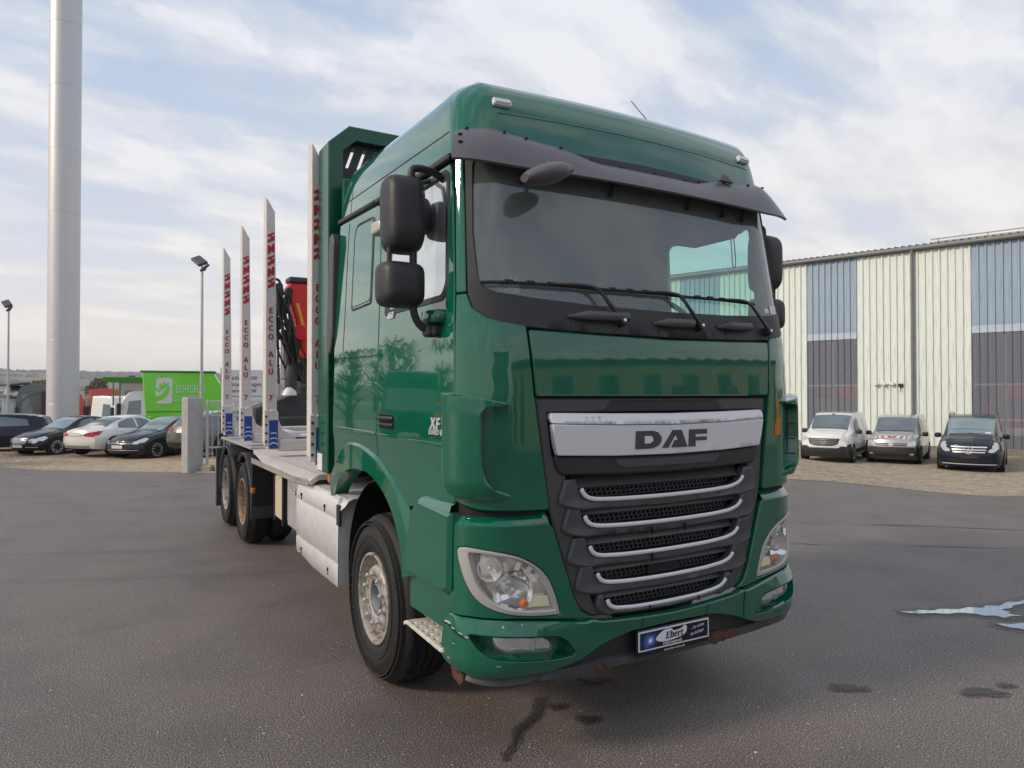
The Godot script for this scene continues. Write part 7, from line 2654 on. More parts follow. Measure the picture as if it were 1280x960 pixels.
func truck_wheels(t: Node3D) -> void:
	# front: single wide tyres on dished rims; rear: twin tyres, the rim set deep
	for k in [[-1.25, -0.245, 0.552, 0.40, false], [1.25, -0.245, 0.552, 0.40, false], [-1.25, -5.3, 0.53, 0.56, true], [1.25, -5.3, 0.53, 0.56, true], [-1.25, -6.7, 0.53, 0.56, true], [1.25, -6.7, 0.53, 0.56, true]]:
		var s := signf(k[0])
		var r: float = k[2]
		var w: float = k[3]
		var twin: bool = k[4]
		var xf := Transform3D(Basis(Vector3(0, 0, 1), -PI / 2 * s), Vector3(k[0], r - 0.026, k[1]))
		var g := Geo.new()
		var tw := 0.26 if twin else w
		for n in (2 if twin else 1):
			var o := -n * 0.30
			g.lathe(V2([0.30, o - 0.02, 0.315, o + 0.0, 0.36, o + 0.012, 0.40, o + 0.010, 0.415, o + 0.014, 0.43, o + 0.008, 0.48, o - 0.008, r - 0.03, o - 0.035, r - 0.01, o - 0.055, r - 0.004, o - 0.07]), xf, 72, 40.0)
			g.lathe(V2([r - 0.004, o - tw + 0.07, r - 0.03, o - tw + 0.035, 0.48, o - tw + 0.008, 0.36, o - tw, 0.30, o - tw + 0.02]), xf, 48, 40.0)
			# tread: ribs with zigzag grooves and shoulder blocks
			var seg := 88
			var ribs := 5
			for q in ribs:
				var y0 := o - 0.07 - (tw - 0.14) * q / ribs
				var y1 := o - 0.07 - (tw - 0.14) * (q + 1) / ribs
				var top := PackedVector3Array()
				var mid := PackedVector3Array()
				var a_in := PackedVector3Array()
				var b_in := PackedVector3Array()
				for j in seg:
					var a := TAU * j / seg
					var zig := 0.006 * (1.0 if j % 4 < 2 else -1.0)
					var rr := r + (0.004 if q > 0 and q < ribs - 1 else 0.0)
					if (q == 0 or q == ribs - 1) and j % 4 == 0:
						rr -= 0.012
					var d := Vector3(cos(a), 0, -sin(a))
					var e0 := y0 - (0.005 if q > 0 else 0.0) + (zig if q > 0 else 0.0)
					var e1 := y1 + (0.005 if q < ribs - 1 else 0.0) + (zig if q < ribs - 1 else 0.0)
					top.append(xf * (d * rr + Vector3(0, e0, 0)))
					mid.append(xf * (d * rr + Vector3(0, e1, 0)))
					a_in.append(xf * (d * (r - 0.014) + Vector3(0, e0, 0)))
					b_in.append(xf * (d * (r - 0.014) + Vector3(0, e1, 0)))
				g.grid([a_in, top], true)
				g.grid([top, mid], true)
				g.grid([mid, b_in], true)
			g.lathe(V2([r - 0.014, o - 0.06, r - 0.014, o - tw + 0.06]), xf, 48)
		var wh := put("wheel", g, M.rubber, t)
		g = Geo.new()
		for rr in [0.385, 0.492, r - 0.042]:
			g.lathe(V2([rr - 0.003, -0.012, rr - 0.003, 0.017 - 0.05 * smoothstep(0.48, r, rr), rr + 0.003, 0.017 - 0.05 * smoothstep(0.48, r, rr), rr + 0.003, -0.03]), xf, 72, 20.0)
		put("sidewall_ring", g, M.rubber_pale, wh)
		# raised lettering band on the sidewall
		g = Geo.new()
		for side in [0, 1]:
			var word := "385/65 R22.5" if side == 0 else "REGIONAL TRUCK"
			for i in word.length():
				if word[i] == " ":
					continue
				var a: float = PI * side + PI * 0.5 + (word.length() * 0.5 - i - 0.5) * 0.085
				var p := Transform3D(Basis(Vector3(1, 0, 0), -PI / 2), Vector3(0, 0.0, 0)) 
				var rad := 0.452
				var lx := Vector3(sin(a), 0, cos(a))
				var ly := Vector3(cos(a), 0, -sin(a))
				g.text(word[i], 0.022, xf * Transform3D(Basis(lx, ly, Vector3.UP), ly * rad + Vector3(0, 0.004, 0)), 0.004)
		put("sidewall_lettering", g, M.rubber_pale, wh)
		g = Geo.new()
		if not twin:
			g.lathe(V2([0.302, -0.012, 0.300, 0.004, 0.285, 0.006, 0.278, -0.006, 0.272, -0.05, 0.262, -0.105, 0.248, -0.118, 0.232, -0.10, 0.216, -0.04, 0.207, -0.024, 0.196, -0.018, 0.13, -0.018, 0.122, -0.024, 0.12, -0.07]), xf, 56, 40.0)
		else:
			g.lathe(V2([0.302, -0.012, 0.300, 0.004, 0.285, 0.006, 0.278, -0.006, 0.268, -0.06, 0.258, -0.16, 0.24, -0.20, 0.20, -0.205, 0.16, -0.195, 0.12, -0.20]), xf, 56, 40.0)
		put("rim", g, (M.rim if absf(k[1] + 5.3) > 0.1 else M.rim_rusty), wh, "" if absf(k[1] + 5.3) > 0.1 else "rust-brown rim")
		# hub and nuts
		g = Geo.new()
		var hb := -0.018 if not twin else -0.2
		g.lathe(V2([0.12, hb - 0.03, 0.10, hb - 0.035, 0.092, hb - 0.01, 0.085, hb + 0.0, 0.075, hb - 0.02, 0.07, hb - 0.05, 0.0, hb - 0.055]) if not twin else V2([0.12, hb, 0.115, hb + 0.12, 0.1, hb + 0.135, 0.0, hb + 0.14]), xf, 32, 40.0)
		put("hub", g, M.lamp_grey if not twin else M.rim_rusty, wh)
		for i in 10:
			var a := TAU * i / 10
			var c := Vector3(cos(a) * 0.164, 0, sin(a) * 0.164)
			if i == 0 or not twin:
				g = Geo.new()
			g.lathe(V2([0.0, hb + 0.040, 0.012, hb + 0.038, 0.018, hb + 0.026, 0.018, hb + 0.005, 0.024, hb + 0.004, 0.024, hb - 0.01]), xf * Transform3D(Basis.IDENTITY, c), 6, 20.0)
			if i == 9 or not twin:
				put("wheel_nut", g, M.nut, wh)
		if not twin:
			for i in 10:
				g = Geo.new()
				var a := TAU * (i + 0.5) / 10
				var c := Vector3(cos(a) * 0.2255, -0.066, sin(a) * 0.2255)
				g.lathe(V2([0.0, 0.002, 0.020, 0.002, 0.022, -0.002]), xf * Transform3D(Basis(Vector3(cos(a + PI / 2), 0, sin(a + PI / 2)), -1.2), c), 10)
				put("rim_hole", g, M.dark, wh)

func stake_mesh(t: Node3D, z: float, s: float) -> void:
	var x := 1.245 * s
	var g := Geo.new()
	# a tapering aluminium upright, its top cut on a slant; front face towards +z
	var sec := func(y: float, w: float, dp: float, rise: float) -> PackedVector3Array:
		return PackedVector3Array([Vector3(x + s * 0.055, y + rise, z + dp / 2 - 0.006), Vector3(x + s * 0.049, y + rise * 0.9, z + dp / 2), Vector3(x + s * (0.055 - w) + s * 0.006, y, z + dp / 2), Vector3(x + s * (0.055 - w), y, z + dp / 2 - 0.006), Vector3(x + s * (0.055 - w), y, z - dp / 2 + 0.006), Vector3(x + s * (0.055 - w) + s * 0.006, y, z - dp / 2), Vector3(x + s * 0.049, y + rise * 0.9, z - dp / 2), Vector3(x + s * 0.055, y + rise, z - dp / 2 + 0.006)])
	var rows := [sec.call(1.36, 0.125, 0.15, 0.0), sec.call(2.4, 0.115, 0.145, 0.0), sec.call(3.89, 0.095, 0.13, 0.16)]
	for i in 2:
		for j in 8:
			var k := (j + 1) % 8
			g.quad(rows[i][j], rows[i][k], rows[i + 1][k], rows[i + 1][j])
	g.cap(rows[2])
	var o := put("stake", g, M.stake, t)
	# red lettering down the front face: a slanted stack of block letters above, then the type name
	g = Geo.new()
	var fz := z + 0.0765
	var y := 3.60
	for i in 5:   # five heavy slanted marks with pale cuts
		g = Geo.new()
		var xf := Transform3D(Basis(Vector3(1, 0.5, 0), Vector3.UP, Vector3(0, 0, 1)), Vector3(x, y, fz - 0.0075 * maxf(0.0, (y - 2.4) / 1.49)))
		g.extrude(V2([-0.036, -0.046, 0.036, -0.046, 0.036, 0.012, 0.008, 0.004, 0.008, 0.022, 0.036, 0.028, 0.036, 0.046, -0.036, 0.046, -0.036, 0.02, -0.008, 0.016, -0.008, -0.006, -0.036, -0.012]) if i % 2 == 0 else V2([-0.036, -0.046, -0.01, -0.046, 0.0, -0.016, 0.012, -0.046, 0.036, -0.046, 0.036, 0.046, 0.012, 0.046, 0.0, 0.016, -0.012, 0.046, -0.036, 0.046]), xf, 0.003)
		put("red_mark", g, M.red_print, o)
		y -= 0.125
	y = 2.80
	for c in "ECCO ALU  7":
		if c != " ":
			g = Geo.new()
			g.text(c, 0.062, Transform3D(Basis.IDENTITY, Vector3(x, y, fz - 0.0075 * maxf(0.0, (y - 2.4) / 1.49))), 0.004, 1.0)
			put("red_letter", g, M.red_print, o)
		y -= 0.095
	# foot bracket with the round-topped shoe and blue stickers
	g = Geo.new()
	g.box(Vector3(x + s * 0.045, 1.52, z + 0.085), Vector3(0.05, 0.40, 0.03), 0.012)
	g.extrude(soft(V2([-0.052, 1.29, 0.052, 1.29, 0.05, 1.69, 0.03, 1.725, -0.03, 1.725, -0.05, 1.69]), 0.02), Transform3D(Basis.IDENTITY, Vector3(x - s * 0.028, 0, z + 0.10)), 0.2, 0.006)
	var br := put("stake_foot", g, M.stake, o)
	g = Geo.new()
	for i in 4:
		g.lathe(V2([0.0, 0.014, 0.012, 0.012, 0.014, 0.0]), Transform3D(Basis(Vector3(1, 0, 0), PI / 2), Vector3(x + s * 0.05, 1.38 + i * 0.09, z + 0.10)), 8)
	put("foot_bolt", g, M.rust, br)
	g = Geo.new()
	g.extrude(V2([-0.047, 1.30, 0.047, 1.30, 0.047, 1.61, -0.047, 1.61]), Transform3D(Basis.IDENTITY, Vector3(x - s * 0.028, 0, z + 0.102)), 0.002)
	put("blue_sticker", g, M.blue_print, br)
	g = Geo.new()
	var cx := x - s * 0.028
	for r in [0.05, 0.1, 0.155]:
		var arc := PackedVector3Array()
		for i in 17:
			var a := PI * i / 16.0
			var q := Vector3(cx + cos(a) * r, 1.315 + sin(a) * r, z + 0.103)
			if absf(q.x - cx) < 0.046:
				arc.append(q)
		if arc.size() > 1:
			g.tube(arc, 0.006, 6, true)
	put("sticker_ring", g, M.white, br)
	# curved gusset towards the bunk
	g = Geo.new()
	var gus := V2([0.0, 1.29, 0.36, 1.29, 0.40, 1.36, 0.37, 1.43, 0.2, 1.44, 0.08, 1.5, 0.03, 1.62, 0.0, 1.64])
	var gp := PackedVector2Array()
	for q in gus:
		gp.append(Vector2(x - s * (q.x + 0.06), q.y))
	g.extrude(gp, Transform3D(Basis.IDENTITY, Vector3(0, 0, z + 0.03)), 0.06, 0.006)
	put("gusset", g, M.stake, br)
	g = Geo.new()
	gus = V2([0.2, 1.34, 0.34, 1.335, 0.375, 1.375, 0.34, 1.41, 0.22, 1.415])
	gp = PackedVector2Array()
	for q in gus:
		gp.append(Vector2(x - s * (q.x + 0.06), q.y))
	g.extrude(gp, Transform3D(Basis.IDENTITY, Vector3(0, 0, z + 0.032)), 0.004)
	put("blue_sticker", g, M.blue_print, br)

func truck_bed(t: Node3D) -> void:
	var g := Geo.new()
	# headboard: a box-section frame with chamfered top corners, plate and slots
	var zf := -1.36
	var outer := V2([-1.25, 1.25, 1.25, 1.25, 1.25, 3.955, 1.075, 4.115, -1.075, 4.115, -1.25, 3.955])
	var inner := V2([-1.13, 1.35, 1.13, 1.35, 1.13, 3.90, 1.02, 4.0, -1.02, 4.0, -1.13, 3.90])
	var ring := func(a: PackedVector2Array, b: PackedVector2Array, za: float, zb: float) -> Array:
		var r0 := PackedVector3Array()
		var r1 := PackedVector3Array()
		for q in a:
			r0.append(Vector3(q.x, q.y, za))
		for q in b:
			r1.append(Vector3(q.x, q.y, zb))
		return [r0, r1]
	for r in [[outer, Geo.inset(outer, 0.008), zf - 0.008, zf], [Geo.inset(outer, 0.008), inner, zf, zf], [inner, inner, zf, zf - 0.3], [outer, outer, zf - 0.008, zf - 0.29], [outer, inner, zf - 0.29, zf - 0.3]]:
		var rr: Array = ring.call(r[0], r[1], r[2], r[3])
		for i in 6:
			var k := (i + 1) % 6
			g.quad(rr[0][i], rr[0][k], rr[1][k], rr[1][i])
	var hb := put("headboard_frame", g, M.green_matt, t)
	# the plate with slanted slots, open to the sky
	g = Geo.new()
	var plane := func(p: Vector2) -> Vector3: return Vector3(p.x, p.y, zf - 0.10)
	var slots := []
	for side in [-1.0, 1.0]:
		for i in 5:
			var x := -1.02 + i * 0.098
			var sl := soft(V2([x - 0.062, 3.79, x - 0.036, 3.79, x + 0.026, 3.97, x, 3.97]), 0.010, 2)
			slots.append(sl if side < 0 else mirror(sl))
	g.patch(plane, V2([-1.13, 1.35, 1.13, 1.35, 1.13, 3.90, 1.02, 4.0, -1.02, 4.0, -1.13, 3.90]), slots, 0.09, 0.0, 0.01, 0.0)
	put("headboard_plate", g, M.frame, hb)
	g = Geo.new()
	g.box(Vector3(-1.19, 1.22, zf - 0.03), Vector3(0.09, 0.1, 0.05), 0.01)
	put("side_marker", g, M.orange_rust, hb)
	g = Geo.new()
	g.box(Vector3(-1.256, 1.33, zf - 0.2), Vector3(0.012, 0.14, 0.14), 0.003)
	put("reflector_plate", g, M.white, hb)
	# tread-plate catwalk beside the headboard
	g = Geo.new()
	var deck := func(p: Vector2) -> Vector3: return Vector3(p.x, 1.205 - 0.05 * smoothstep(-1.22, -1.32, p.x) * smoothstep(-4.6, -3.6, p.y), -p.y)
	var out := V2([-1.18, 4.95, -1.27, 4.3, -1.33, 3.4, -1.33, 2.4, -1.30, 1.75, -0.5, 1.72, -0.5, 5.0])
	g.patch(deck, out, [], 0.12, 0.0, 0.05, 0.008)
	var dk := put("catwalk", g, M.tread, t)
	g = Geo.new()
	var z := 1.85
	while z < 4.85:
		var x := -0.6
		while x > -1.26:
			var odd := int(round(z / 0.055)) + int(round(-x / 0.055))
			var d := Vector3(0.016, 0, 0.016) if odd % 2 == 0 else Vector3(0.016, 0, -0.016)
			var p := Vector3(x, 1.2055, -z)
			g.bar(p - d, p + d, 0.007, 0.006, 0.002)
			x -= 0.055
		z += 0.055
	var stf := put("tread_pattern", g, M.tread, dk)
	stf.set_meta("kind", "stuff")
	g = Geo.new()
	var zz := 1.8
	while zz < 4.2:
		var q: Vector3 = deck.call(Vector2(-1.33 + 0.03 * smoothstep(2.3, 1.8, zz), zz))
		g.bar(q + Vector3(-0.003, 0.004, 0), q + Vector3(-0.003, -0.055, 0), 0.018, 0.006, 0.002)
		zz += 0.05
	put("catwalk_edge", g, M.tread, dk)
	# side rail and bunks
	g = Geo.new()
	for s in [-1.0, 1.0]:
		g.box(Vector3(s * 0.52, 1.27, -4.4), Vector3(0.12, 0.2, 5.9), 0.01)
	put("bed_rail", g, M.stake, t)
	for zb in [-1.76, -3.68, -5.2, -6.75]:
		g = Geo.new()
		g.box(Vector3(0, 1.33, zb), Vector3(2.3, 0.13, 0.16), 0.015)
		put("bunk", g, M.stake, t)
	g = Geo.new()
	g.box(Vector3(-1.02, 1.215, -6.1), Vector3(0.42, 0.03, 2.5), 0.006)
	g.box(Vector3(1.02, 1.215, -4.6), Vector3(0.42, 0.03, 5.4), 0.006)
	put("bed_plate", g, M.frame_grey, t)
	g = Geo.new()
	var hook := PackedVector3Array()
	for i in 14:
		var a := -0.6 + 4.4 * i / 13.0
		hook.append(Vector3(-0.93 + cos(a) * 0.07, 1.36 + sin(a) * 0.07, -2.75))
	g.tube(hook, 0.022, 8)
	put("lashing_hook", g, M.galv, t)
	for zb in [-6.75, -5.2, -3.68, -1.76]:
		for s in [-1.0, 1.0]:
			stake_mesh(t, zb, s)
	# mudguards over the rear wheels
	for s in [-1.0, 1.0]:
		for zc in [-5.3, -6.7]:
			g = Geo.new()
			var rows := [PackedVector3Array(), PackedVector3Array(), PackedVector3Array(), PackedVector3Array()]
			var a0 := -0.12 if zc > -6 else 0.95
			var a1 := 2.2 if zc > -6 else 3.2
			for i in 25:
				var a := lerpf(a0, a1, i / 24.0)
				var p := Vector2(cos(a), sin(a)) * 0.62
				if a < 0.0:
					p = Vector2(0.62, 0.62 * sin(a) * 2.0)
				for q in 4:
					rows[q].append(Vector3(s * [1.235, 1.262, 1.25, 0.62][q], 0.52 + p.y * [0.93, 0.985, 1.0, 1.0][q], zc + p.x * [0.93, 0.985, 1.0, 1.0][q]))
			g.grid(rows, false)
			put("mudguard", g, M.black, t)
		g = Geo.new()
		g.box(Vector3(s * 0.94, 0.78, -4.66), Vector3(0.62, 0.5, 0.02), 0.006)
		put("mud_flap", g, M.rubber, t)
		g = Geo.new()
		g.box(Vector3(s * 1.235, 0.72, -4.65), Vector3(0.05, 0.07, 0.05), 0.01)
		put("side_marker", g, M.orange_rust, t)
	# tail: lamp carrier
	g = Geo.new()
	g.box(Vector3(0, 0.95, -7.75), Vector3(2.4, 0.2, 0.1), 0.02)
	g.box(Vector3(-1.18, 1.42, -7.3), Vector3(0.14, 0.26, 0.2), 0.04)
	g.box(Vector3(-1.22, 0.6, -7.5), Vector3(0.12, 0.9, 0.05), 0.02)
	put("tail_carrier", g, M.frame, t)
	g = Geo.new()
	g.box(Vector3(-0.95, 0.95, -7.82), Vector3(0.45, 0.15, 0.05), 0.02)
	g.box(Vector3(0.95, 0.95, -7.82), Vector3(0.45, 0.15, 0.05), 0.02)
	put("tail_lamp", g, M.tail, t)

func truck_crane(t: Node3D) -> void:
	# loader crane folded upright at the tail: dark base, column, red boom, valve block, hoses
	var z := -7.25
	var flat := func(dz: float) -> Transform3D: return Transform3D(Basis.IDENTITY, Vector3(0, 0, z + dz))
	var g := Geo.new()
	g.extrude(V2([-0.75, 1.45, 0.75, 1.45, 0.75, 1.66, 0.5, 1.93, -0.02, 1.93, -0.75, 1.66]), flat.call(-0.05), 0.7, 0.02)
	g.box(Vector3(0, 1.40, z - 0.3), Vector3(1.3, 0.26, 0.7), 0.03)
	put("crane_base", g, M.frame, t)
	g = Geo.new()
	g.lathe(V2([0.0, 1.9, 0.24, 1.9, 0.24, 2.0, 0.18, 2.06, 0.16, 3.2, 0.19, 3.25, 0.19, 3.4, 0.0, 3.42]), Transform3D(Basis.IDENTITY, Vector3(0.12, 0, z - 0.4)), 24)
	put("crane_column", g, M.frame, t)
	g = Geo.new()
	g.extrude(V2([-0.26, 3.60, -0.21, 3.68, 0.34, 3.70, 0.42, 3.55, 0.34, 2.5, 0.05, 2.48, -0.03, 2.62, -0.12, 3.1]), flat.call(-0.02), 0.26, 0.02)
	var bm := put("crane_boom", g, M.red, t)
	g = Geo.new()
	g.lathe(V2([0.0, 0.03, 0.11, 0.03, 0.13, 0.01, 0.13, -0.3, 0.0, -0.3]), Transform3D(Basis(Vector3(1, 0, 0), PI / 2), Vector3(-0.05, 2.88, z + 0.02)), 20)
	put("boom_pivot", g, M.red, bm)
	g = Geo.new()
	g.bar(Vector3(-0.10, 3.36, z - 0.015), Vector3(0.0, 2.98, z - 0.015), 0.05, 0.012, 0.002, Vector3(0, 0, 1))
	put("yellow_stripe", g, M.yellow, bm)
	g = Geo.new()
	g.box(Vector3(0.02, 3.74, z - 0.15), Vector3(0.5, 0.09, 0.3), 0.035)
	put("boom_cap", g, M.frame, bm)
	rng.seed = 88
	for q in [[-0.40, 3.56, 0.16, 0.2], [-0.44, 3.34, 0.14, 0.14], [-0.34, 3.22, 0.2, 0.12], [-0.40, 3.02, 0.12, 0.2], [-0.30, 2.80, 0.26, 0.08], [-0.24, 3.45, 0.1, 0.3], [-0.20, 2.95, 0.12, 0.3], [-0.14, 2.62, 0.16, 0.34], [-0.10, 2.25, 0.2, 0.3]]:
		g = Geo.new()
		g.box(Vector3(q[0], q[1], z - 0.06), Vector3(q[2], q[3], 0.16), 0.02, Basis(Vector3(0, 0, 1), rng.randf_range(-0.25, 0.25)))
		g.lathe(V2([0.0, 0.03, 0.035, 0.025, 0.04, -0.02]), Transform3D(Basis(Vector3(1, 0, 0), PI / 2), Vector3(q[0] + 0.02, q[1], z + 0.02)), 10)
		put("valve_block", g, M.frame if q[3] < 0.25 else M.hose, t)
	for i in 14:
		g = Geo.new()
		var a := Vector3(-0.44 + rng.randf() * 0.22, 3.62 - rng.randf() * 0.2, z + rng.randf() * 0.1)
		var b := Vector3(-0.50 + rng.randf() * 0.32, 2.95 + rng.randf() * 0.3, z + 0.03 + rng.randf() * 0.1)
		var c := Vector3(-0.22 + rng.randf() * 0.26, 2.0 + rng.randf() * 0.3, z + rng.randf() * 0.1)
		g.tube(smooth_curve(PackedVector3Array([a, b, b.lerp(c, 0.5) + Vector3(rng.randfn() * 0.05, 0, 0.04), c]), 5), 0.012 + rng.randf() * 0.009, 6)
		put("hose", g, M.hose, t)
	g = Geo.new()
	g.tube(smooth_curve(V3([-0.52, 3.66, z, -0.46, 3.72, z, -0.38, 3.68, z, -0.36, 3.5, z]), 5), 0.022, 6)
	put("hose", g, M.hose, t)
	rng.seed = 4711
	# bent hand rail with its brackets, grey control box, tank
	g = Geo.new()
	g.tube(smooth_curve(V3([-0.47, 3.15, z, -0.46, 2.98, z, -0.42, 2.85, z, -0.405, 2.72, z, -0.40, 2.3, z, -0.39, 2.05, z]), 5), 0.020, 8)
	for y in [2.62, 2.34, 2.1]:
		g.bar(Vector3(-0.46, y, z), Vector3(-0.37, y, z), 0.024, 0.024)
	put("hand_rail", g, M.frame, t)
	g = Geo.new()
	g.box(Vector3(-0.30, 2.52, z - 0.02), Vector3(0.10, 0.80, 0.14), 0.02)
	put("control_box", g, M.frame_grey, t)
	g = Geo.new()
	g.lathe(V2([0.0, 1.95, 0.09, 1.96, 0.10, 2.0, 0.10, 2.34, 0.07, 2.4, 0.03, 2.46, 0.0, 2.46]), Transform3D(Basis.IDENTITY, Vector3(-0.2, 0, z + 0.02)), 18)
	put("hydraulic_filter", g, M.frame, t)
	g = Geo.new()
	g.lathe(V2([0.0, 1.86, 0.12, 1.87, 0.10, 1.93, 0.05, 1.99, 0.0, 2.0]), Transform3D(Basis.IDENTITY, Vector3(-0.24, 0, z + 0.08)), 16)
	put("filler_cap", g, M.stake, t)

# ------------------------------------------------------------------ what the paintwork mirrors, behind and beside the photographer
func bare_tree(at: Vector3, h: float, label: String, sd: int) -> void:
	var t := thing("bare_tree", label, "tree", at, 0.0, "bare trees mirrored in the cab door")
	var r := RandomNumberGenerator.new()
	r.seed = sd
	var g := Geo.new()
	g.tube(V3([0, 0, 0, 0.05, h * 0.3, 0, 0, h * 0.6, 0.05, 0.02, h * 0.95, 0]), [0.24, 0.19, 0.12, 0.03], 7)
	put("trunk", g, M.bark, t)
	g = Geo.new()
	for i in 26:
		var y0 := h * r.randf_range(0.25, 0.8)
		var a := r.randf() * TAU
		var l := (h - y0) * r.randf_range(0.35, 0.6)
		var d := Vector3(cos(a), r.randf_range(0.6, 1.3), sin(a)).normalized()
		var p := Vector3(0, y0, 0)
		g.tube(PackedVector3Array([p, p + d * l * 0.5 + Vector3(0, 0.1, 0), p + d * l + Vector3(0, 0.4, 0)]), [0.07, 0.045, 0.015], 5)
		for k in 7:
			var q := p + d * l * r.randf_range(0.3, 1.0)
			var e := (d + Vector3(r.randfn(), r.randf() * 0.8, r.randfn()) * 0.7).normalized() * l * 0.5
			g.tube(PackedVector3Array([q, q + e * 0.5, q + e]), [0.025, 0.018, 0.008], 4)
	put("branches", g, M.bark, t)

func make_reflected_surroundings() -> void:
	# pale workshop ahead of the truck, mirrored in its lid and corner panels
	var b := thing("pale_workshop", "long pale workshop with dark windows, seen only mirrored in the truck's green lid", "building", Vector3(19.0, -0.6, 27.0), deg_to_rad(205.0))
	var g := Geo.new()
	g.box(Vector3(0, 3.0, 0), Vector3(34.0, 6.4, 12.0), 0.05)
	put("wall", g, M.render_wall, b)
	g = Geo.new()
	g.box(Vector3(0, 6.35, 0), Vector3(34.8, 0.4, 12.8), 0.05)
	put("roof", g, M.brick_roof, b)
	for i in 9:
		g = Geo.new()
		g.box(Vector3(-15.0 + i * 3.7, 2.9, 6.0), Vector3(1.5, 4.2, 0.12), 0.02)
		put("window", g, M.car_glass, b)
	b = thing("office_block", "pale office block with small windows, mirrored in the truck's near corner panel", "building", Vector3(-9.0, -0.3, 34.0), deg_to_rad(170.0))
	g = Geo.new()
	g.box(Vector3(0, 4.0, 0), Vector3(13.0, 8.2, 9.0), 0.05)
	put("wall", g, M.render_wall, b)
	for i in 4:
		for j in 2:
			g = Geo.new()
			g.box(Vector3(-4.6 + i * 3.1, 2.2 + j * 3.0, 4.5), Vector3(1.2, 1.5, 0.12), 0.02)
			put("window", g, M.car_glass, b)
	g = Geo.new()
	g.box(Vector3(0, 8.2, 0), Vector3(13.5, 0.3, 9.5), 0.05)
	put("roof", g, M.roof, b)
	bare_tree(Vector3(-11.8, -0.4, -28.0), 6.4, "tall bare tree mirrored in the door below the 460 badge", 3)
	bare_tree(Vector3(-10.2, -0.4, -29.4), 5.0, "lower bare tree mirrored in the sleeper panel", 4)
	bare_tree(Vector3(-13.7, -0.4, -26.5), 4.8, "bare tree mirrored at the front edge of the door", 5)
	var d := lorry_cab("green_lorry", "dark green tractor unit mirrored in the truck's door", Vector3(-10.6, -0.2, -22.6), deg_to_rad(25.0), M.green_matt, 2.5, 3.6, 2.3, false)
	d.set_meta("group", "lorries mirrored in the cab door")
	d = lorry_cab("orange_lorry", "small orange tractor unit mirrored near the XF badge", Vector3(-11.9, -0.2, -22.0), deg_to_rad(30.0), car_paint(lin(0.6, 0.2, 0.02)), 2.3, 2.7, 2.0, false)
	d.set_meta("group", "lorries mirrored in the cab door")

# ------------------------------------------------------------------ puddles, oil spots and stains on the asphalt
func grown(p: PackedVector2Array, by: float, rag: float, sd: int) -> PackedVector2Array:  # an outline pushed out unevenly
	var r := RandomNumberGenerator.new()
	r.seed = sd
	var d := Geo.dense(p, 0.05)
	if Geometry2D.is_polygon_clockwise(d):
		d.reverse()
	var best := PackedVector2Array()
	for q in Geometry2D.offset_polygon(d, by, Geometry2D.JOIN_ROUND):
		if q.size() > best.size():
			best = q
	var o := PackedVector2Array()
	for v in Geo.dense(best, 0.06):
		o.append(v + Vector2(r.randfn(), r.randfn()) * rag)
	return o

func ground_sheet(g: Geo, r: float, d: float, poly: PackedVector2Array, lift: float) -> void:
	var c := spot(r, d)
	g.patch(func(p: Vector2) -> Vector3: return spot(r + p.x, d + p.y) - c, poly, [], 0.12, lift, 0.0, 0.0)

func puddle(label: String, r: float, d: float, pts: Array, sd: int) -> void:
	var t := thing("puddle", label, "puddle", spot(r, d), 0.0, "puddles on the asphalt")
	var base := loop2(V2(pts), 3)
	for k in 3:
		var g := Geo.new()
		ground_sheet(g, r, d, grown(base, [0.09, 0.05, 0.02][k], 0.008, sd + k), 0.002 + 0.0015 * k)
		put("damp_rim", g, M[["damp_1", "damp_2", "damp_3"][k]], t)
	var g := Geo.new()
	var c := spot(r, d)
	g.patch(func(p: Vector2) -> Vector3:
		var q := spot(r + p.x, d + p.y)
		return Vector3(q.x, c.y, q.z) - c, base, [], 0.12, 0.008, 0.0, 0.0)
	put("water", g, M.water, t)

func oil_spot(label: String, r: float, d: float, base: PackedVector2Array, sd: int) -> void:
	var t := thing("oil_spot", label, "stain", spot(r, d), 0.0, "damp and oily spots on the asphalt")
	for k in 3:
		var g := Geo.new()
		ground_sheet(g, r, d, grown(base, [0.022, 0.008, -0.008][k], 0.006, sd + k), 0.002 + 0.0015 * k)
		put("stain", g, M[["oil_1", "oil_2", "oil_3"][k]], t)

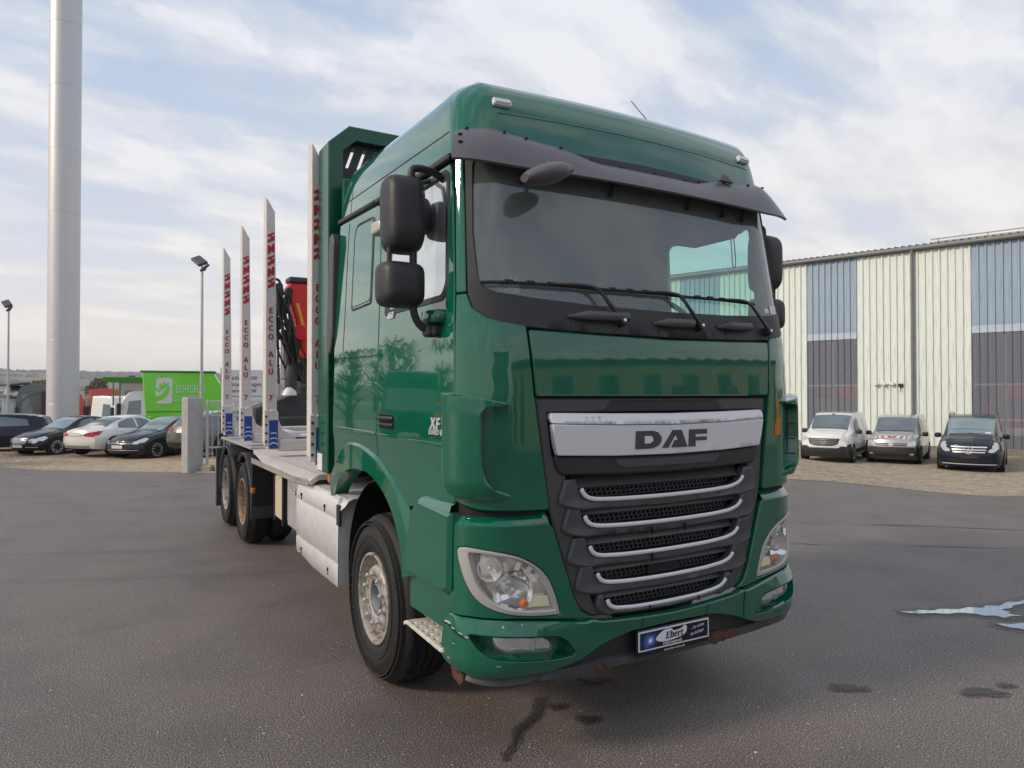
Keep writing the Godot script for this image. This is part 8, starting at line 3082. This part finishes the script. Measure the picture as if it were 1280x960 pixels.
func make_ground_marks() -> void:
	puddle("long forked puddle reflecting the sky on the asphalt at the right", 4.06, 6.2, [-0.66, 0.01, -0.54, 0.02, -0.46, 0.06, -0.36, 0.04, -0.25, 0.09, -0.1, 0.08, 0.02, 0.14, 0.13, 0.12, 0.22, 0.19, 0.33, 0.18, 0.47, 0.29, 0.6, 0.31, 0.74, 0.40, 0.78, 0.36, 0.65, 0.28, 0.6, 0.25, 0.45, 0.18, 0.4, 0.12, 0.27, 0.07, 0.3, 0.0, 0.25, -0.04, 0.32, -0.11, 0.23, -0.11, 0.14, -0.16, 0.1, -0.1, 0.0, -0.1, -0.04, -0.05, -0.18, -0.02, -0.27, -0.05, -0.4, -0.03, -0.54, -0.04], 11)
	puddle("small puddle just below the forked one at the right edge", 4.22, 5.82, [-0.19, 0.07, -0.07, 0.06, 0.05, 0.09, 0.14, 0.04, 0.22, 0.04, 0.17, -0.03, 0.15, -0.1, 0.04, -0.09, -0.04, -0.13, -0.09, -0.05, -0.15, -0.03], 21)
	var wet := [[2.20, 4.62, 0.13, 0.05, "oval damp spot on the asphalt below the puddles"], [3.02, 4.55, 0.16, 0.06, "long damp spot at the lower right of the yard"], [3.25, 4.66, 0.05, 0.03, "small damp spot at the picture's lower right edge"], [-1.55, 7.35, 0.14, 0.08, "oil spot on the asphalt below the tank cover"], [0.55, 4.75, 0.10, 0.05, "black oil spot on the ground below the number plate"], [1.9, 5.9, 0.18, 0.08, "oil spot on the ground right of the number plate"], [0.10, 4.15, 0.028, 0.40, "long dark oil streak on the ground below the bumper's near corner"], [0.28, 4.35, 0.05, 0.04, "dark oil drop beside the long streak"], [0.45, 4.18, 0.07, 0.04, "faint damp spot below the bumper at the picture's foot"], [-0.62, 5.05, 0.06, 0.04, "small oil drop left of the front wheel's foot"]]
	var sd := 100
	for w in wet:
		var poly := PackedVector2Array()
		for i in 26:
			var a := TAU * i / 26
			var k := rng.randf_range(0.7, 1.1) * (1.0 + 0.2 * sin(3.0 * a + w[0]))
			poly.append(Vector2(cos(a) * w[2] * k + ((sin(a) * w[3] * 0.3 + 0.02 * sin(a * 5.0)) if w[3] > 0.2 else 0.0), sin(a) * w[3] * k))
		oil_spot(w[4], w[0], w[1], poly, sd)
		sd += 10
	# faint tyre tracks, and one mended strip
	var tracks := [[-5.5, 8.5, 9.0, 0.16, 0.5], [-5.2, 7.2, 9.0, 0.16, 0.5], [4.2, 10.5, 7.0, 0.18, -0.25], [4.6, 9.0, 7.0, 0.18, -0.25]]
	for i in tracks.size():
		var w = tracks[i]
		var g := Geo.new()
		var poly := PackedVector2Array()
		for k in 40:
			var u := k / 39.0
			var x: float = (u - 0.5) * w[2]
			poly.append(Vector2(x, w[4] * x * 0.3 + w[3] * 0.5 * (0.5 + 0.5 * sin(PI * u)) + rng.randfn() * 0.012))
		for k in 40:
			var u := 1.0 - k / 39.0
			var x: float = (u - 0.5) * w[2]
			poly.append(Vector2(x, w[4] * x * 0.3 - w[3] * 0.5 * (0.5 + 0.5 * sin(PI * u)) + rng.randfn() * 0.012))
		ground_sheet(g, w[0], w[1], poly, 0.0012)
		var o := put("tyre_track", g, M.worn)
		o.position = spot(w[0], w[1])
		tag(o, ["faint dark tyre track across the tarmac left of the truck, the farther one", "faint dark tyre track across the tarmac left of the truck, the nearer one", "faint dark tyre track right of the truck, the farther one", "faint dark tyre track right of the truck, the nearer one"][i], "tyre track", "faint tyre tracks on the asphalt")
	# loose grit: countless little stones
	var st := Geo.new()
	st.lathe(V2([0.0, 0.5, 0.7, 0.3, 1.0, 0.0, 0.6, -0.3]), Transform3D.IDENTITY, 5, 90.0)
	var mm := MultiMesh.new()
	mm.transform_format = MultiMesh.TRANSFORM_3D
	mm.use_colors = true
	var gm := mat(Color.WHITE, 0.9)
	gm.vertex_color_use_as_albedo = true
	mm.mesh = st.mesh(gm)
	var n := 7000
	mm.instance_count = n
	for i in n:
		var d := 2.6 + pow(rng.randf(), 1.6) * 15.0
		var r := rng.randf_range(-0.9, 0.9) * d
		var s := rng.randf_range(0.002, 0.006) * (1.0 if rng.randf() < 0.97 else 1.8)
		mm.set_instance_transform(i, Transform3D(Basis(Vector3.UP, rng.randf() * TAU).scaled(Vector3(s, s * 0.7, s * rng.randf_range(0.6, 1.5))), spot(r, d) + Vector3(0, s * 0.15, 0)))
		var k := rng.randf_range(0.2, 0.6)
		mm.set_instance_color(i, Color(k, k * 0.95, k * 0.88))
	var o := MultiMeshInstance3D.new()
	o.multimesh = mm
	o.name = "loose_grit"
	add_child(o)
	tag(o, "loose grit and small pale stones scattered over the asphalt", "grit", "", "stuff")
